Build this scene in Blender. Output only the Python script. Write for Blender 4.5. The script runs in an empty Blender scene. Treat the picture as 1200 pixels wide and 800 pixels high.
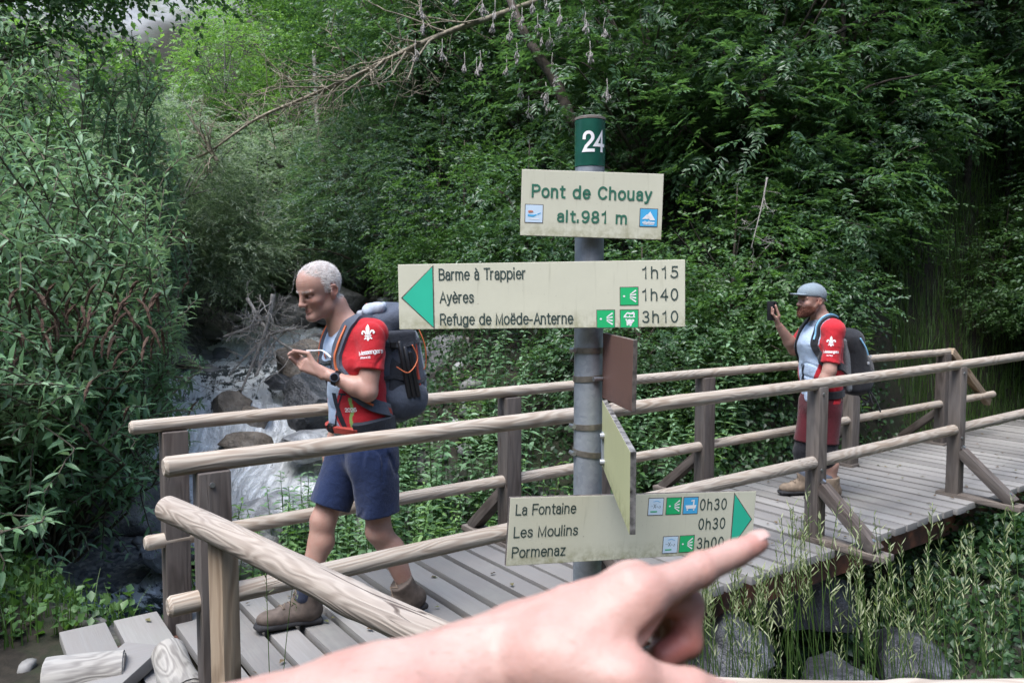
import bpy, bmesh, math, random
import numpy as np
from mathutils import Vector, Matrix
from mathutils.bvhtree import BVHTree

SC = bpy.context.scene
COL = SC.collection
R = math.radians

# ------------------------------------------------------------------ camera
CAM_H = 1.65
PITCH = R(4.0)
FPX = 933.33           # focal length in pixels of the 1200 px wide photograph (28 mm lens)
cam_d = bpy.data.cameras.new('camera')
cam = bpy.data.objects.new('camera', cam_d)
COL.objects.link(cam)
cam.location = (0, 0, CAM_H)
cam.rotation_euler = (R(90) - PITCH, 0, 0)
cam_d.lens = 28
cam_d.sensor_width = 36
cam_d.clip_start = 0.05
cam_d.clip_end = 500
cam_d.dof.use_dof = True
cam_d.dof.focus_distance = 2.6
cam_d.dof.aperture_fstop = 9.5
SC.camera = cam

# ------------------------------------------------------------------ sky, sun, exposure
SUN_EL, SUN_AZ = 66, 215       # soft daylight under a bright overcast sky, from above the camera
W = bpy.data.worlds.new('World')
SC.world = W
W.use_nodes = True
nt = W.node_tree
bg = nt.nodes['Background']
sky = nt.nodes.new('ShaderNodeTexSky')
sky.sky_type = 'NISHITA'
sky.sun_disc = False
sky.sun_elevation = R(SUN_EL)
sky.sun_rotation = R(SUN_AZ)
sky.air_density = 1.0
sky.dust_density = 1.6
sky.ozone_density = 1.0
nt.links.new(sky.outputs[0], bg.inputs[0])
bg.inputs[1].default_value = 0.14
sl = bpy.data.lights.new('sun', 'SUN')
sl.energy = 1.4
sl.angle = R(38)
sl.color = (0.99, 0.99, 0.985)
sun = bpy.data.objects.new('sun', sl)
COL.objects.link(sun)
_a = R(SUN_AZ); _e = R(SUN_EL)
sun_dir = Vector((math.sin(_a) * math.cos(_e), math.cos(_a) * math.cos(_e), math.sin(_e)))
sun.rotation_euler = sun_dir.to_track_quat('Z', 'Y').to_euler()
SC.view_settings.view_transform = 'Standard'
SC.view_settings.look = 'None'
SC.view_settings.exposure = 1.92
SC.view_settings.gamma = 1
SC.view_settings.use_curve_mapping = False
cy = SC.cycles
cy.use_denoising = True
cy.max_bounces = 7
cy.diffuse_bounces = 4
cy.glossy_bounces = 3
cy.transmission_bounces = 4
cy.transparent_max_bounces = 6
cy.caustics_reflective = False
cy.caustics_refractive = False
cy.sample_clamp_indirect = 4

# ------------------------------------------------------------------ helpers
FWD = np.array([0, math.cos(PITCH), -math.sin(PITCH)])
UPV = np.array([0, math.sin(PITCH), math.cos(PITCH)])
CP = np.array([0, 0, CAM_H])
def ray(px, py):
    return np.array([(px - 600) / FPX, 0, 0]) + UPV * ((400 - py) / FPX) + FWD
def P(px, py, Y):
    """point at world depth Y seen at photo pixel (px, py)"""
    d = ray(px, py)
    return CP + d * (Y / d[1])
def PZ(px, py, z=0.0):
    d = ray(px, py)
    return CP + d * ((z - CAM_H) / d[2])

def tag(o, label=None, cat=None, group=None, kind=None):
    if label: o['label'] = label
    if cat: o['category'] = cat
    if group: o['group'] = group
    if kind: o['kind'] = kind
    return o
def empty(name, loc=(0, 0, 0), rz=0.0):
    o = bpy.data.objects.new(name, None)
    o.location = loc
    o.rotation_euler = (0, 0, rz)
    o.empty_display_size = 0.1
    COL.objects.link(o)
    return o
def link(name, me, parent=None, mat=None):
    o = bpy.data.objects.new(name, me)
    COL.objects.link(o)
    if parent is not None: o.parent = parent
    if mat is not None:
        me.materials.clear()
        for m in (mat if isinstance(mat, (list, tuple)) else [mat]): me.materials.append(m)
    return o
def mesh_np(name, verts, faces, smooth=True, mats=None):
    """verts (N,3), faces: array (M,k) or a list of such arrays"""
    me = bpy.data.meshes.new(name)
    verts = np.ascontiguousarray(verts, dtype=np.float32)
    fl = faces if isinstance(faces, list) else [faces]
    fl = [np.ascontiguousarray(f, dtype=np.int32) for f in fl if len(f)]
    me.vertices.add(len(verts))
    me.vertices.foreach_set('co', verts.ravel())
    nl = sum(f.size for f in fl); nf = sum(len(f) for f in fl)
    me.loops.add(nl)
    me.loops.foreach_set('vertex_index', np.concatenate([f.ravel() for f in fl]))
    me.polygons.add(nf)
    tot = np.concatenate([np.full(len(f), f.shape[1], np.int32) for f in fl])
    st = np.concatenate([[0], np.cumsum(tot)[:-1]]).astype(np.int32)
    me.polygons.foreach_set('loop_start', st)
    me.polygons.foreach_set('loop_total', tot)
    me.update(calc_edges=True)
    me.validate()
    if smooth: me.polygons.foreach_set('use_smooth', np.ones(len(me.polygons), bool))
    return me
def vcol(me, rgb, name='Col'):
    a = me.color_attributes.new(name, 'FLOAT_COLOR', 'POINT')
    c = np.ones((len(me.vertices), 4), np.float32)
    c[:, :3] = rgb
    a.data.foreach_set('color', c.ravel())
def vfloat(me, v, name):
    a = me.attributes.new(name, 'FLOAT', 'POINT')
    a.data.foreach_set('value', np.ascontiguousarray(v, dtype=np.float32))

class Noise3:
    """cheap smooth noise: a sum of random plane waves"""
    def __init__(s, seed, n=14, lo=0.6, hi=1.6):
        r = np.random.RandomState(seed)
        d = r.normal(size=(n, 3)); d /= np.linalg.norm(d, axis=1)[:, None]
        s.k = d * (2 * math.pi) * r.uniform(lo, hi, n)[:, None]
        s.p = r.uniform(0, 2 * math.pi, n)
        s.n = n
    def __call__(s, x, y, z, f=1.0):
        o = 0.0
        for k, p in zip(s.k, s.p):
            o = o + np.sin((x * k[0] + y * k[1] + z * k[2]) * f + p)
        return o * (1.4 / math.sqrt(s.n)) * 0.5
NZ = Noise3(3)
NZ2 = Noise3(9)

class MB:
    """collects shapes into one mesh"""
    def __init__(s): s.bm = bmesh.new()
    def box(s, c, size, rot=None, bev=0.0):
        m = Matrix.Translation(Vector(c)) @ (rot.to_4x4() if rot is not None else Matrix.Identity(4)) @ Matrix.Diagonal((size[0], size[1], size[2], 1))
        g = bmesh.ops.create_cube(s.bm, size=1.0, matrix=m)
        if bev > 0:
            ed = list({e for v in g['verts'] for e in v.link_edges})
            bmesh.ops.bevel(s.bm, geom=ed, offset=bev, segments=2, affect='EDGES', profile=0.6)
        return s
    def beam(s, a, b, w, h, bev=0.0, up=(0, 0, 1)):
        """box running from a to b; w across, h along 'up'"""
        a = Vector(a); b = Vector(b); x = (b - a); L = x.length; x.normalize()
        y = Vector(up).cross(x).normalized(); z = x.cross(y)
        rot = Matrix((x, y, z)).transposed()
        return s.box((a + b) / 2, (L, w, h), rot, bev)
    def tube(s, pts, rad, seg=10, cap=True, jitter=0.0, rng=None):
        pts = [Vector(p) for p in pts]
        n = len(pts)
        rad = rad if isinstance(rad, (list, tuple)) else [rad] * n
        rings = []
        t0 = (pts[1] - pts[0]).normalized()
        ref = Vector((0, 0, 1)) if abs(t0.z) < 0.9 else Vector((1, 0, 0))
        u = t0.cross(ref).normalized()
        for i, p in enumerate(pts):
            t = (pts[min(i + 1, n - 1)] - pts[max(i - 1, 0)]).normalized()
            u = (u - t * u.dot(t)).normalized(); v = t.cross(u)
            ring = []
            for k in range(seg):
                a = 2 * math.pi * k / seg
                r = rad[i] * (1 + (rng.uniform(-jitter, jitter) if rng else 0))
                ring.append(s.bm.verts.new(p + u * math.cos(a) * r + v * math.sin(a) * r))
            rings.append(ring)
        for i in range(n - 1):
            for k in range(seg):
                s.bm.faces.new((rings[i][k], rings[i][(k + 1) % seg], rings[i + 1][(k + 1) % seg], rings[i + 1][k]))
        if cap:
            s.bm.faces.new(rings[0][::-1]); s.bm.faces.new(rings[-1])
        return s
    def poly(s, pts):
        return s.bm.faces.new([s.bm.verts.new(Vector(p)) for p in pts])
    def build(s, name, mat, parent=None, smooth=False, autosmooth=None):
        bmesh.ops.recalc_face_normals(s.bm, faces=s.bm.faces)
        me = bpy.data.meshes.new(name)
        s.bm.to_mesh(me); s.bm.free()
        if smooth: me.polygons.foreach_set('use_smooth', np.ones(len(me.polygons), bool))
        if autosmooth:
            me.polygons.foreach_set('use_smooth', np.ones(len(me.polygons), bool))
            me.set_sharp_from_angle(angle=R(autosmooth))
        return link(name, me, parent, mat)

# ------------------------------------------------------------------ materials
class NT:
    def __init__(s, name):
        s.m = bpy.data.materials.new(name); s.m.use_nodes = True
        s.t = s.m.node_tree
        s.b = s.t.nodes['Principled BSDF']
        s.out = s.t.nodes['Material Output']
    def n(s, typ, **kw):
        nd = s.t.nodes.new(typ)
        for k, v in kw.items():
            if k.startswith('i_'):
                key = k[2:]
                key = int(key) if key.isdigit() else key.replace('_', ' ')
                nd.inputs[key].default_value = v
            else: setattr(nd, k, v)
        return nd
    def l(s, a, b): s.t.links.new(a, b)
    def set(s, **kw):
        for k, v in kw.items():
            key = k.replace('_', ' ')
            s.b.inputs[key].default_value = v
        return s
    def coords(s, kind='Object', scale=(1, 1, 1)):
        tc = s.n('ShaderNodeTexCoord')
        mp = s.n('ShaderNodeMapping')
        mp.inputs['Scale'].default_value = scale
        s.l(tc.outputs[kind], mp.inputs[0])
        return mp.outputs[0]
    def noise(s, vec, scale=5, detail=4, rough=0.55, dist=0):
        nd = s.n('ShaderNodeTexNoise')
        nd.inputs['Scale'].default_value = scale
        nd.inputs['Detail'].default_value = detail
        nd.inputs['Roughness'].default_value = rough
        nd.inputs['Distortion'].default_value = dist
        if vec is not None: s.l(vec, nd.inputs['Vector'])
        return nd.outputs['Fac']
    def ramp(s, fac, stops):
        nd = s.n('ShaderNodeValToRGB')
        el = nd.color_ramp.elements
        while len(el) < len(stops): el.new(0.5)
        for e, (p, c) in zip(el, stops):
            e.position = p; e.color = (c[0], c[1], c[2], 1) if not isinstance(c, (int, float)) else (c, c, c, 1)
        s.l(fac, nd.inputs[0])
        return nd.outputs[0]
    def mix(s, fac, a, b, mode='MIX'):
        nd = s.n('ShaderNodeMix', data_type='RGBA', blend_type=mode)
        for sock, v in ((nd.inputs[0], fac), (nd.inputs[6], a), (nd.inputs[7], b)):
            if hasattr(v, 'links'): s.l(v, sock)
            elif isinstance(v, (int, float)): sock.default_value = v
            else: sock.default_value = (v[0], v[1], v[2], 1)
        return nd.outputs[2]
    def math(s, op, a, b=None, clamp=False):
        nd = s.n('ShaderNodeMath', operation=op, use_clamp=clamp)
        for i, v in enumerate((a, b)):
            if v is None: continue
            if hasattr(v, 'links'): s.l(v, nd.inputs[i])
            else: nd.inputs[i].default_value = v
        return nd.outputs[0]
    def bump(s, h, strength=0.3, dist=0.01):
        nd = s.n('ShaderNodeBump')
        nd.inputs['Strength'].default_value = strength
        nd.inputs['Distance'].default_value = dist
        s.l(h, nd.inputs['Height'])
        s.l(nd.outputs[0], s.b.inputs['Normal'])
    def base(s, c): s.l(c, s.b.inputs['Base Color'])

def plain(name, rgb, rough=0.6, metal=0.0, var=0.12, scale=40, bump=0.1, spec=0.4, detail=4):
    m = NT(name); m.set(Roughness=rough, Metallic=metal); m.b.inputs['Specular IOR Level'].default_value = spec
    v = m.coords()
    f = m.noise(v, scale, detail)
    lo = [c * (1 - var) for c in rgb]; hi = [min(1, c * (1 + var)) for c in rgb]
    m.base(m.ramp(f, [(0.3, lo), (0.7, hi)]))
    if bump: m.bump(f, bump, 0.004)
    return m.m

def wood(name, pale, dark, crack=(0.08, 0.06, 0.05), rings=16, along=(1.3, 9, 9), rough=0.75, weather=(0.4, 0.39, 0.38), wamt=0.4):
    """timber whose growth rings show as drawn-out contour lines along local X"""
    m = NT(name); m.set(Roughness=rough); m.b.inputs['Specular IOR Level'].default_value = 0.25
    oi = m.n('ShaderNodeObjectInfo')
    tc = m.n('ShaderNodeTexCoord')
    add = m.n('ShaderNodeVectorMath', operation='ADD')
    cmb = m.n('ShaderNodeCombineXYZ')
    r37 = m.math('MULTIPLY', oi.outputs['Random'], 37.0)
    m.l(r37, cmb.inputs[0]); 
    m.l(tc.outputs['Object'], add.inputs[0]); m.l(cmb.outputs[0], add.inputs[1])
    mp = m.n('ShaderNodeMapping'); mp.inputs['Scale'].default_value = along
    m.l(add.outputs[0], mp.inputs[0])
    n1 = m.noise(mp.outputs[0], 1.0, 2.0, 0.4, 0.25)
    s = m.math('SINE', m.math('MULTIPLY', n1, rings * 6.283))
    s = m.math('ADD', m.math('MULTIPLY', s, 0.5), 0.5)
    c = m.ramp(s, [(0.0, dark), (0.45, [0.5 * (a + b) for a, b in zip(pale, dark)]), (0.75, pale), (1.0, pale)])
    mp2 = m.n('ShaderNodeMapping'); mp2.inputs['Scale'].default_value = (4, 90, 90)
    m.l(add.outputs[0], mp2.inputs[0])
    n2 = m.noise(mp2.outputs[0], 1.0, 3.0, 0.6)
    c = m.mix(0.35, c, m.ramp(n2, [(0.3, [x * 0.55 for x in dark]), (0.7, pale)]))
    mp3 = m.n('ShaderNodeMapping'); mp3.inputs['Scale'].default_value = (1.1, 3, 3)
    m.l(add.outputs[0], mp3.inputs[0])
    n3 = m.noise(mp3.outputs[0], 1.5, 4, 0.6)
    wf = m.ramp(n3, [(0.35, 0.0), (0.65, 1.0)])
    c = m.mix(m.math('MULTIPLY', wf, wamt), c, weather)
    # drying cracks
    mp4 = m.n('ShaderNodeMapping'); mp4.inputs['Scale'].default_value = (0.7, 14, 14)
    m.l(add.outputs[0], mp4.inputs[0])
    n4 = m.noise(mp4.outputs[0], 1.6, 2, 0.4)
    cr = m.ramp(m.math('ABSOLUTE', m.math('SUBTRACT', n4, 0.5)), [(0.0, 1.0), (0.006, 0.8), (0.012, 0.0)])
    gate = m.ramp(n3, [(0.55, 0.0), (0.62, 1.0)])
    c = m.mix(m.math('MULTIPLY', cr, gate), c, crack)
    # knots
    vo = m.n('ShaderNodeTexVoronoi'); mp5 = m.n('ShaderNodeMapping'); mp5.inputs['Scale'].default_value = (1.6, 4, 4)
    m.l(add.outputs[0], mp5.inputs[0]); m.l(mp5.outputs[0], vo.inputs['Vector']); vo.inputs['Scale'].default_value = 1.4
    kn = m.ramp(vo.outputs['Distance'], [(0.0, 1.0), (0.07, 0.8), (0.12, 0.0)])
    c = m.mix(m.math('MULTIPLY', kn, 0.75), c, [x * 0.35 for x in dark])
    m.base(c)
    h = m.math('SUBTRACT', m.math('ADD', m.math('MULTIPLY', s, 0.4), m.math('MULTIPLY', n2, 0.6)), m.math('MULTIPLY', m.math('MULTIPLY', cr, gate), 2.0))
    m.bump(h, 0.6, 0.004)
    return m.m

M = {}
M['rail'] = wood('rail timber', (0.45, 0.385, 0.31), (0.27, 0.20, 0.145), weather=(0.36, 0.335, 0.30), wamt=0.45, rings=11, along=(1.7, 13, 13))
M['log'] = wood('log timber', (0.36, 0.305, 0.25), (0.235, 0.185, 0.145), weather=(0.34, 0.31, 0.28), wamt=0.4, rings=15, along=(2.2, 15, 15))
M['newpost'] = wood('tan post timber', (0.36, 0.27, 0.18), (0.19, 0.125, 0.075), weather=(0.32, 0.27, 0.215), wamt=0.4, rings=10)
M['post'] = wood('dark post timber', (0.115, 0.092, 0.08), (0.05, 0.038, 0.032), weather=(0.118, 0.108, 0.10), wamt=0.7, rings=9)
M['postgrey'] = wood('grey post timber', (0.17, 0.14, 0.115), (0.08, 0.062, 0.05), weather=(0.165, 0.15, 0.14), wamt=0.7, rings=9)
M['deck'] = wood('deck planks', (0.40, 0.38, 0.36), (0.26, 0.245, 0.235), weather=(0.36, 0.365, 0.38), wamt=0.75, rings=7)
M['cutlog'] = wood('old cut log', (0.34, 0.32, 0.285), (0.16, 0.145, 0.13), weather=(0.33, 0.325, 0.31), wamt=0.7, rings=12, along=(3, 10, 10))
def rusty():
    m = NT('rusty girder'); m.set(Roughness=0.85)
    v = m.coords(); f = m.noise(v, 9, 6, 0.65)
    m.base(m.ramp(f, [(0.3, (0.03, 0.024, 0.022)), (0.5, (0.09, 0.04, 0.028)), (0.7, (0.2, 0.075, 0.04))]))
    m.bump(f, 0.3, 0.004); return m.m
M['rust'] = rusty()
M['steel'] = plain('steel band', (0.30, 0.27, 0.23), 0.4, 0.8, 0.25, 60)
M['bolt'] = plain('bolt steel', (0.45, 0.46, 0.48), 0.35, 0.9, 0.1, 60)
# ------------------------------------------------------------------ terrain and stream
BD = np.array([0.812, 0.583]); BD /= np.linalg.norm(BD)      # bridge direction
BN = np.array([-BD[1], BD[0]])                                # across the bridge, away from the camera
def UN(u, n, z=0.0): 
    q = BD * u + BN * n
    return Vector((q[0], q[1], z))
_c = np.array([  # x, y, bed z, half width
    (-4.2, 17, 1.9, .9), (-3.7, 14, 1.1, 1.0), (-3.45, 11.6, .50, 1.0), (-3.15, 10.2, .30, 1.15), (-2.75, 9.0, .02, 1.1), (-2.65, 8.1, -.36, 1.1),
    (-2.8, 7.1, -.92, 1.25), (-1.6, 5.9, -1.1, 1.2), (.6, 5.2, -1.3, 1.1), (2.6, 4.3, -1.55, 1.1), (5.2, 2.2, -2.1, 1.2), (8, -2, -2.8, 1.4), (12, -9, -4, 1.8)])
def _resamp(c, n=40):
    # smooth Catmull-Rom through the control rows
    out = []
    for i in range(len(c) - 1):
        p0, p1, p2, p3 = c[max(i - 1, 0)], c[i], c[i + 1], c[min(i + 2, len(c) - 1)]
        for k in range(n):
            t = k / n
            out.append(0.5 * ((2 * p1) + (-p0 + p2) * t + (2 * p0 - 5 * p1 + 4 * p2 - p3) * t * t + (-p0 + 3 * p1 - 3 * p2 + p3) * t ** 3))
    out.append(c[-1]); return np.array(out)
SC_ = _resamp(_c, 14)
ST = np.gradient(SC_[:, :2], axis=0); ST /= np.linalg.norm(ST, axis=1)[:, None]
def sstep(a, b, x):
    t = np.clip((x - a) / (b - a), 0, 1); return t * t * (3 - 2 * t)
def stream_near(x, y):
    """distance to the stream line, smoothed bed height, half width and side"""
    x = np.asarray(x, float); y = np.asarray(y, float)
    xf, yf = x.ravel(), y.ravel()
    D = np.empty(xf.size); B = np.empty(xf.size); H = np.empty(xf.size); S = np.empty(xf.size); I = np.empty(xf.size, int)
    for a in range(0, xf.size, 20000):
        b = slice(a, a + 20000)
        dx = xf[b, None] - SC_[None, :, 0]; dy = yf[b, None] - SC_[None, :, 1]
        d = np.sqrt(dx * dx + dy * dy)
        i = d.argmin(1); dm = d[np.arange(len(d)), i]
        w = np.exp(-(d - dm[:, None]) * 3.0)
        w /= w.sum(1)[:, None]
        D[b] = dm; I[b] = i; B[b] = w @ SC_[:, 2]; H[b] = w @ SC_[:, 3]
        sd = (ST[None, :, 0] * dy - ST[None, :, 1] * dx) / np.maximum(d, 1e-6)
        S[b] = (w * sd).sum(1)
    sh = x.shape
    return D.reshape(sh), I.reshape(sh), S.reshape(sh), B.reshape(sh), H.reshape(sh)
def terrain(x, y, rough=True):
    x = np.asarray(x, float); y = np.asarray(y, float)
    d, i, side, bed, hw = stream_near(x, y)
    e = np.maximum(0, d - hw)
    u = x * BD[0] + y * BD[1]; n = x * BN[0] + y * BN[1]
    # camera side / butterfly-bush bank
    Bn = -0.05 + 0.30 * np.maximum(0, y - 5.2) + 0.35 * np.maximum(0, -x - 5.5)
    zn = np.minimum(bed + 0.05 + 1.5 * e, Bn)
    # forest side
    zf = bed + 0.05 + 0.8 * (1 - np.exp(-e / 0.5)) + 0.42 * e + 0.35 * np.maximum(0, e - 3.0)
    path = sstep(8.0, 9.2, u) * (1 - sstep(0.9, 2.2, np.abs(n - 3.5)))
    zf = zf * (1 - path) + np.minimum(zf, -0.32) * path
    tt = sstep(-0.35, 0.35, side)
    z = zn * (1 - tt) + zf * tt
    z = np.where(d < hw, bed + 0.05 * (d / hw) ** 2, z)
    far = np.maximum(0, y - 13)
    z = z + np.where(d < 1e9, 0.14 * far + 0.12 * np.maximum(0, y - 22), 0)
    # unseen valley slope behind the camera, added to block the low sky
    z = z + 0.85 * np.maximum(0, -y - 6)
    # clear space under the deck
    ub = sstep(0.9, 1.8, u) * (1 - sstep(11.0, 11.7, u)) * (1 - sstep(1.0, 1.5, np.abs(n - 3.5)))
    z = z * (1 - ub) + np.minimum(z, -0.42) * ub
    endu = (1 - sstep(1.0, 1.8, u)) * (1 - sstep(0.8, 1.3, np.abs(n - 3.5)))
    z = z * (1 - endu) + np.minimum(z, -0.16) * endu
    if rough:
        a = 0.035 + 0.05 * sstep(0, 2, e) * (side > 0) + 0.25 * sstep(16, 30, y)
        z = z + a * NZ(x, y, 0 * x, 0.55) + 0.02 * NZ2(x, y, 0 * x, 2.2) * (d < hw + 1.5)
    return z
def axis(segs):
    out = []
    for a, b, s in segs: out.append(np.arange(a, b, s))
    return np.unique(np.concatenate(out + [[segs[-1][1]]]))
gx = axis([(-60, -14, 2.0), (-14, -7, .4), (-7, 9, .12), (9, 16, .4), (16, 60, 2.0)])
gy = axis([(-40, -4, 2.0), (-4, 1, .4), (1, 14, .12), (14, 24, .4), (24, 90, 1.5)])
GX, GY = np.meshgrid(gx, gy, indexing='ij')
GZ = terrain(GX, GY)
nx, ny = GX.shape
vid = np.arange(nx * ny).reshape(nx, ny)
q = np.stack([vid[:-1, :-1], vid[1:, :-1], vid[1:, 1:], vid[:-1, 1:]], -1).reshape(-1, 4)
me = mesh_np('ground', np.stack([GX, GY, GZ], -1).reshape(-1, 3), q)
_d, _i, _s, _b, _h = stream_near(GX.ravel(), GY.ravel())
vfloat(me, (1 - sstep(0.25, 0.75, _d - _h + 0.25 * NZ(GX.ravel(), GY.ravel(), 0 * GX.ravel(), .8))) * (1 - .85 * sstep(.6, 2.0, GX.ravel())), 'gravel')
vfloat(me, sstep(.30, .55, np.exp(-((GX.ravel() + 16) / 8) ** 2 - ((GY.ravel() - 37) / 15) ** 2) + .12 * NZ2(GX.ravel(), GY.ravel(), 0 * GX.ravel(), .2)), 'scree')
def ground_mat():
    m = NT('ground'); m.set(Roughness=0.9); m.b.inputs['Specular IOR Level'].default_value = 0.3
    v = m.coords()
    n1 = m.noise(v, 2.2, 6, 0.6); n2 = m.noise(v, 14, 5, 0.6)
    soil = m.mix(m.ramp(n1, [(0.4, 0.0), (0.6, 1.0)]), (0.018, 0.015, 0.011), (0.02, 0.03, 0.012))
    soil = m.mix(m.ramp(n2, [(0.45, 0.0), (0.7, 0.7)]), soil, (0.042, 0.034, 0.025))
    vo = m.n('ShaderNodeTexVoronoi'); m.l(v, vo.inputs['Vector']); vo.inputs['Scale'].default_value = 13
    vo2 = m.n('ShaderNodeTexVoronoi'); m.l(v, vo2.inputs['Vector']); vo2.inputs['Scale'].default_value = 31
    sep = m.n('ShaderNodeSeparateColor'); m.l(vo.outputs['Color'], sep.inputs[0])
    sep2 = m.n('ShaderNodeSeparateColor'); m.l(vo2.outputs['Color'], sep2.inputs[0])
    st = m.ramp(sep.outputs[0], [(0.0, (0.06, 0.062, 0.068)), (0.5, (0.15, 0.15, 0.155)), (0.85, (0.22, 0.21, 0.2)), (1, (0.36, 0.35, 0.33))])
    st2 = m.ramp(sep2.outputs[0], [(0.0, (0.07, 0.07, 0.075)), (0.6, (0.17, 0.17, 0.17)), (1, (0.38, 0.36, 0.33))])
    gr = m.mix(0.5, st, st2)
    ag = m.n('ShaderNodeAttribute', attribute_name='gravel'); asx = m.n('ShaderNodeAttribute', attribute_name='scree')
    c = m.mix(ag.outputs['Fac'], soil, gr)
    n3 = m.noise(v, 0.5, 8, 0.7)
    scree = m.ramp(n3, [(0.35, (0.13, 0.15, 0.09)), (0.5, (0.26, 0.265, 0.27)), (0.65, (0.36, 0.36, 0.37))])
    c = m.mix(asx.outputs['Fac'], c, scree)
    m.base(c)
    hh = m.math('SUBTRACT', m.math('MULTIPLY', n2, 0.6), m.math('MULTIPLY', vo.outputs['Distance'], m.math('MULTIPLY', ag.outputs['Fac'], 1.4)))
    m.bump(hh, 0.7, 0.03)
    return m.m
tag(link('ground', me, None, ground_mat()), kind='structure')

# water: a rippled sheet along the stream, broken into falls where the bed drops
def build_water():
    rs = _resamp(_c, 30)
    tg = np.gradient(rs[:, :2], axis=0); ln = np.linalg.norm(tg, axis=1); tg /= ln[:, None]
    slope = -np.gradient(rs[:, 2]) / ln
    slope = np.convolve(np.pad(slope, 6, 'edge'), np.ones(13) / 13, 'valid')
    m = 41
    w = np.linspace(-1.12, 1.12, m)
    nrm = np.stack([-tg[:, 1], tg[:, 0]], 1)
    X = rs[:, 0:1] + nrm[:, 0:1] * w * rs[:, 3:4]; Y = rs[:, 1:2] + nrm[:, 1:2] * w * rs[:, 3:4]
    Z = np.repeat(rs[:, 2:3] + 0.13, m, 1)
    st = np.repeat(np.clip((slope[:, None] - 0.08) / 0.18, 0, 1), m, 1)
    amp = 0.012 + 0.06 * st
    Z = Z + amp * (NZ(X, Y, Z, 1.6) + 0.6 * NZ2(X, Y, Z, 3.5)) + 0.05 * st * np.round(NZ(X, Y, 0 * Z, .5) * 2)
    n0 = len(rs)
    vid = np.arange(n0 * m).reshape(n0, m)
    q = np.stack([vid[:-1, :-1], vid[1:, :-1], vid[1:, 1:], vid[:-1, 1:]], -1).reshape(-1, 4)
    me = mesh_np('water', np.stack([X, Y, Z], -1).reshape(-1, 3), q[:, ::-1])
    vfloat(me, st.ravel(), 'foam')
    cum = np.concatenate([[0], np.cumsum(np.linalg.norm(np.diff(rs[:, :3], axis=0), axis=1))])
    vfloat(me, np.repeat(cum[:, None], m, 1).ravel(), 'along'); vfloat(me, (np.ones((n0, 1)) * w * rs[:, 3:4]).ravel(), 'across')
    mt = NT('stream water'); mt.set(Roughness=0.06)
    v = mt.coords()
    fo = mt.n('ShaderNodeAttribute', attribute_name='foam')
    n1 = mt.noise(v, 5.5, 5, 0.65, 0.6)
    at1 = mt.n('ShaderNodeAttribute', attribute_name='along'); at2 = mt.n('ShaderNodeAttribute', attribute_name='across')
    cb = mt.n('ShaderNodeCombineXYZ'); mt.l(mt.math('MULTIPLY', at1.outputs['Fac'], 2.2), cb.inputs[0]); mt.l(mt.math('MULTIPLY', at2.outputs['Fac'], 11.0), cb.inputs[1])
    n2 = mt.noise(cb.outputs[0], 1.3, 6, 0.7, .8)
    f = mt.math('ADD', mt.math('MULTIPLY', fo.outputs['Fac'], 0.82), mt.math('SUBTRACT', mt.math('MULTIPLY', mt.math('ADD', n1, n2), 2.4), 2.28))
    fac = mt.ramp(f, [(0.26, 0.0), (0.52, 1.0)])
    mt.base(mt.mix(fac, (0.05, 0.065, 0.07), (0.86, 0.89, 0.91)))
    mt.l(mt.math('ADD', mt.math('MULTIPLY', fac, 0.5), 0.06), mt.b.inputs['Roughness'])
    mt.bump(mt.math('ADD', n1, mt.math('MULTIPLY', n2, 1.6)), 1.0, 0.08)
    tag(link('water', me, None, mt.m), kind='structure')
build_water()

# ------------------------------------------------------------------ boulders and stones
def rock_mat(name, a, b, c, wet=False):
    m = NT(name); m.set(Roughness=0.35 if wet else 0.8)
    v = m.coords(); n1 = m.noise(v, 2.5, 8, 0.65, 0.4); n2 = m.noise(v, 20, 5, 0.6)
    col = m.ramp(n1, [(0.32, a), (0.5, b), (0.68, c)])
    col = m.mix(m.ramp(n2, [(0.5, 0.0), (0.75, 0.6)]), col, [x * 0.5 for x in a])
    n3 = m.noise(v, 55, 4, .6)
    m.base(col); m.bump(m.math('ADD', m.math('ADD', n1, m.math('MULTIPLY', n2, 0.5)), m.math('MULTIPLY', n3, .2)), 1.0, 0.05)
    return m.m
M['rock'] = rock_mat('grey rock', (0.07, 0.07, 0.075), (0.19, 0.19, 0.19), (0.34, 0.335, 0.33))
M['rockbrown'] = rock_mat('brown rock', (0.08, 0.065, 0.05), (0.22, 0.18, 0.14), (0.34, 0.30, 0.25))
M['rockdark'] = rock_mat('dark wet and shaded rock', (0.014, 0.016, 0.019), (0.045, 0.048, 0.054), (0.12, 0.125, 0.135), True)  # wet rock by the stream; below the bridge it paints in shade
M['rockpale'] = rock_mat('pale veined rock', (0.10, 0.105, 0.115), (0.32, 0.33, 0.345), (0.6, 0.61, 0.63), True)
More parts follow.
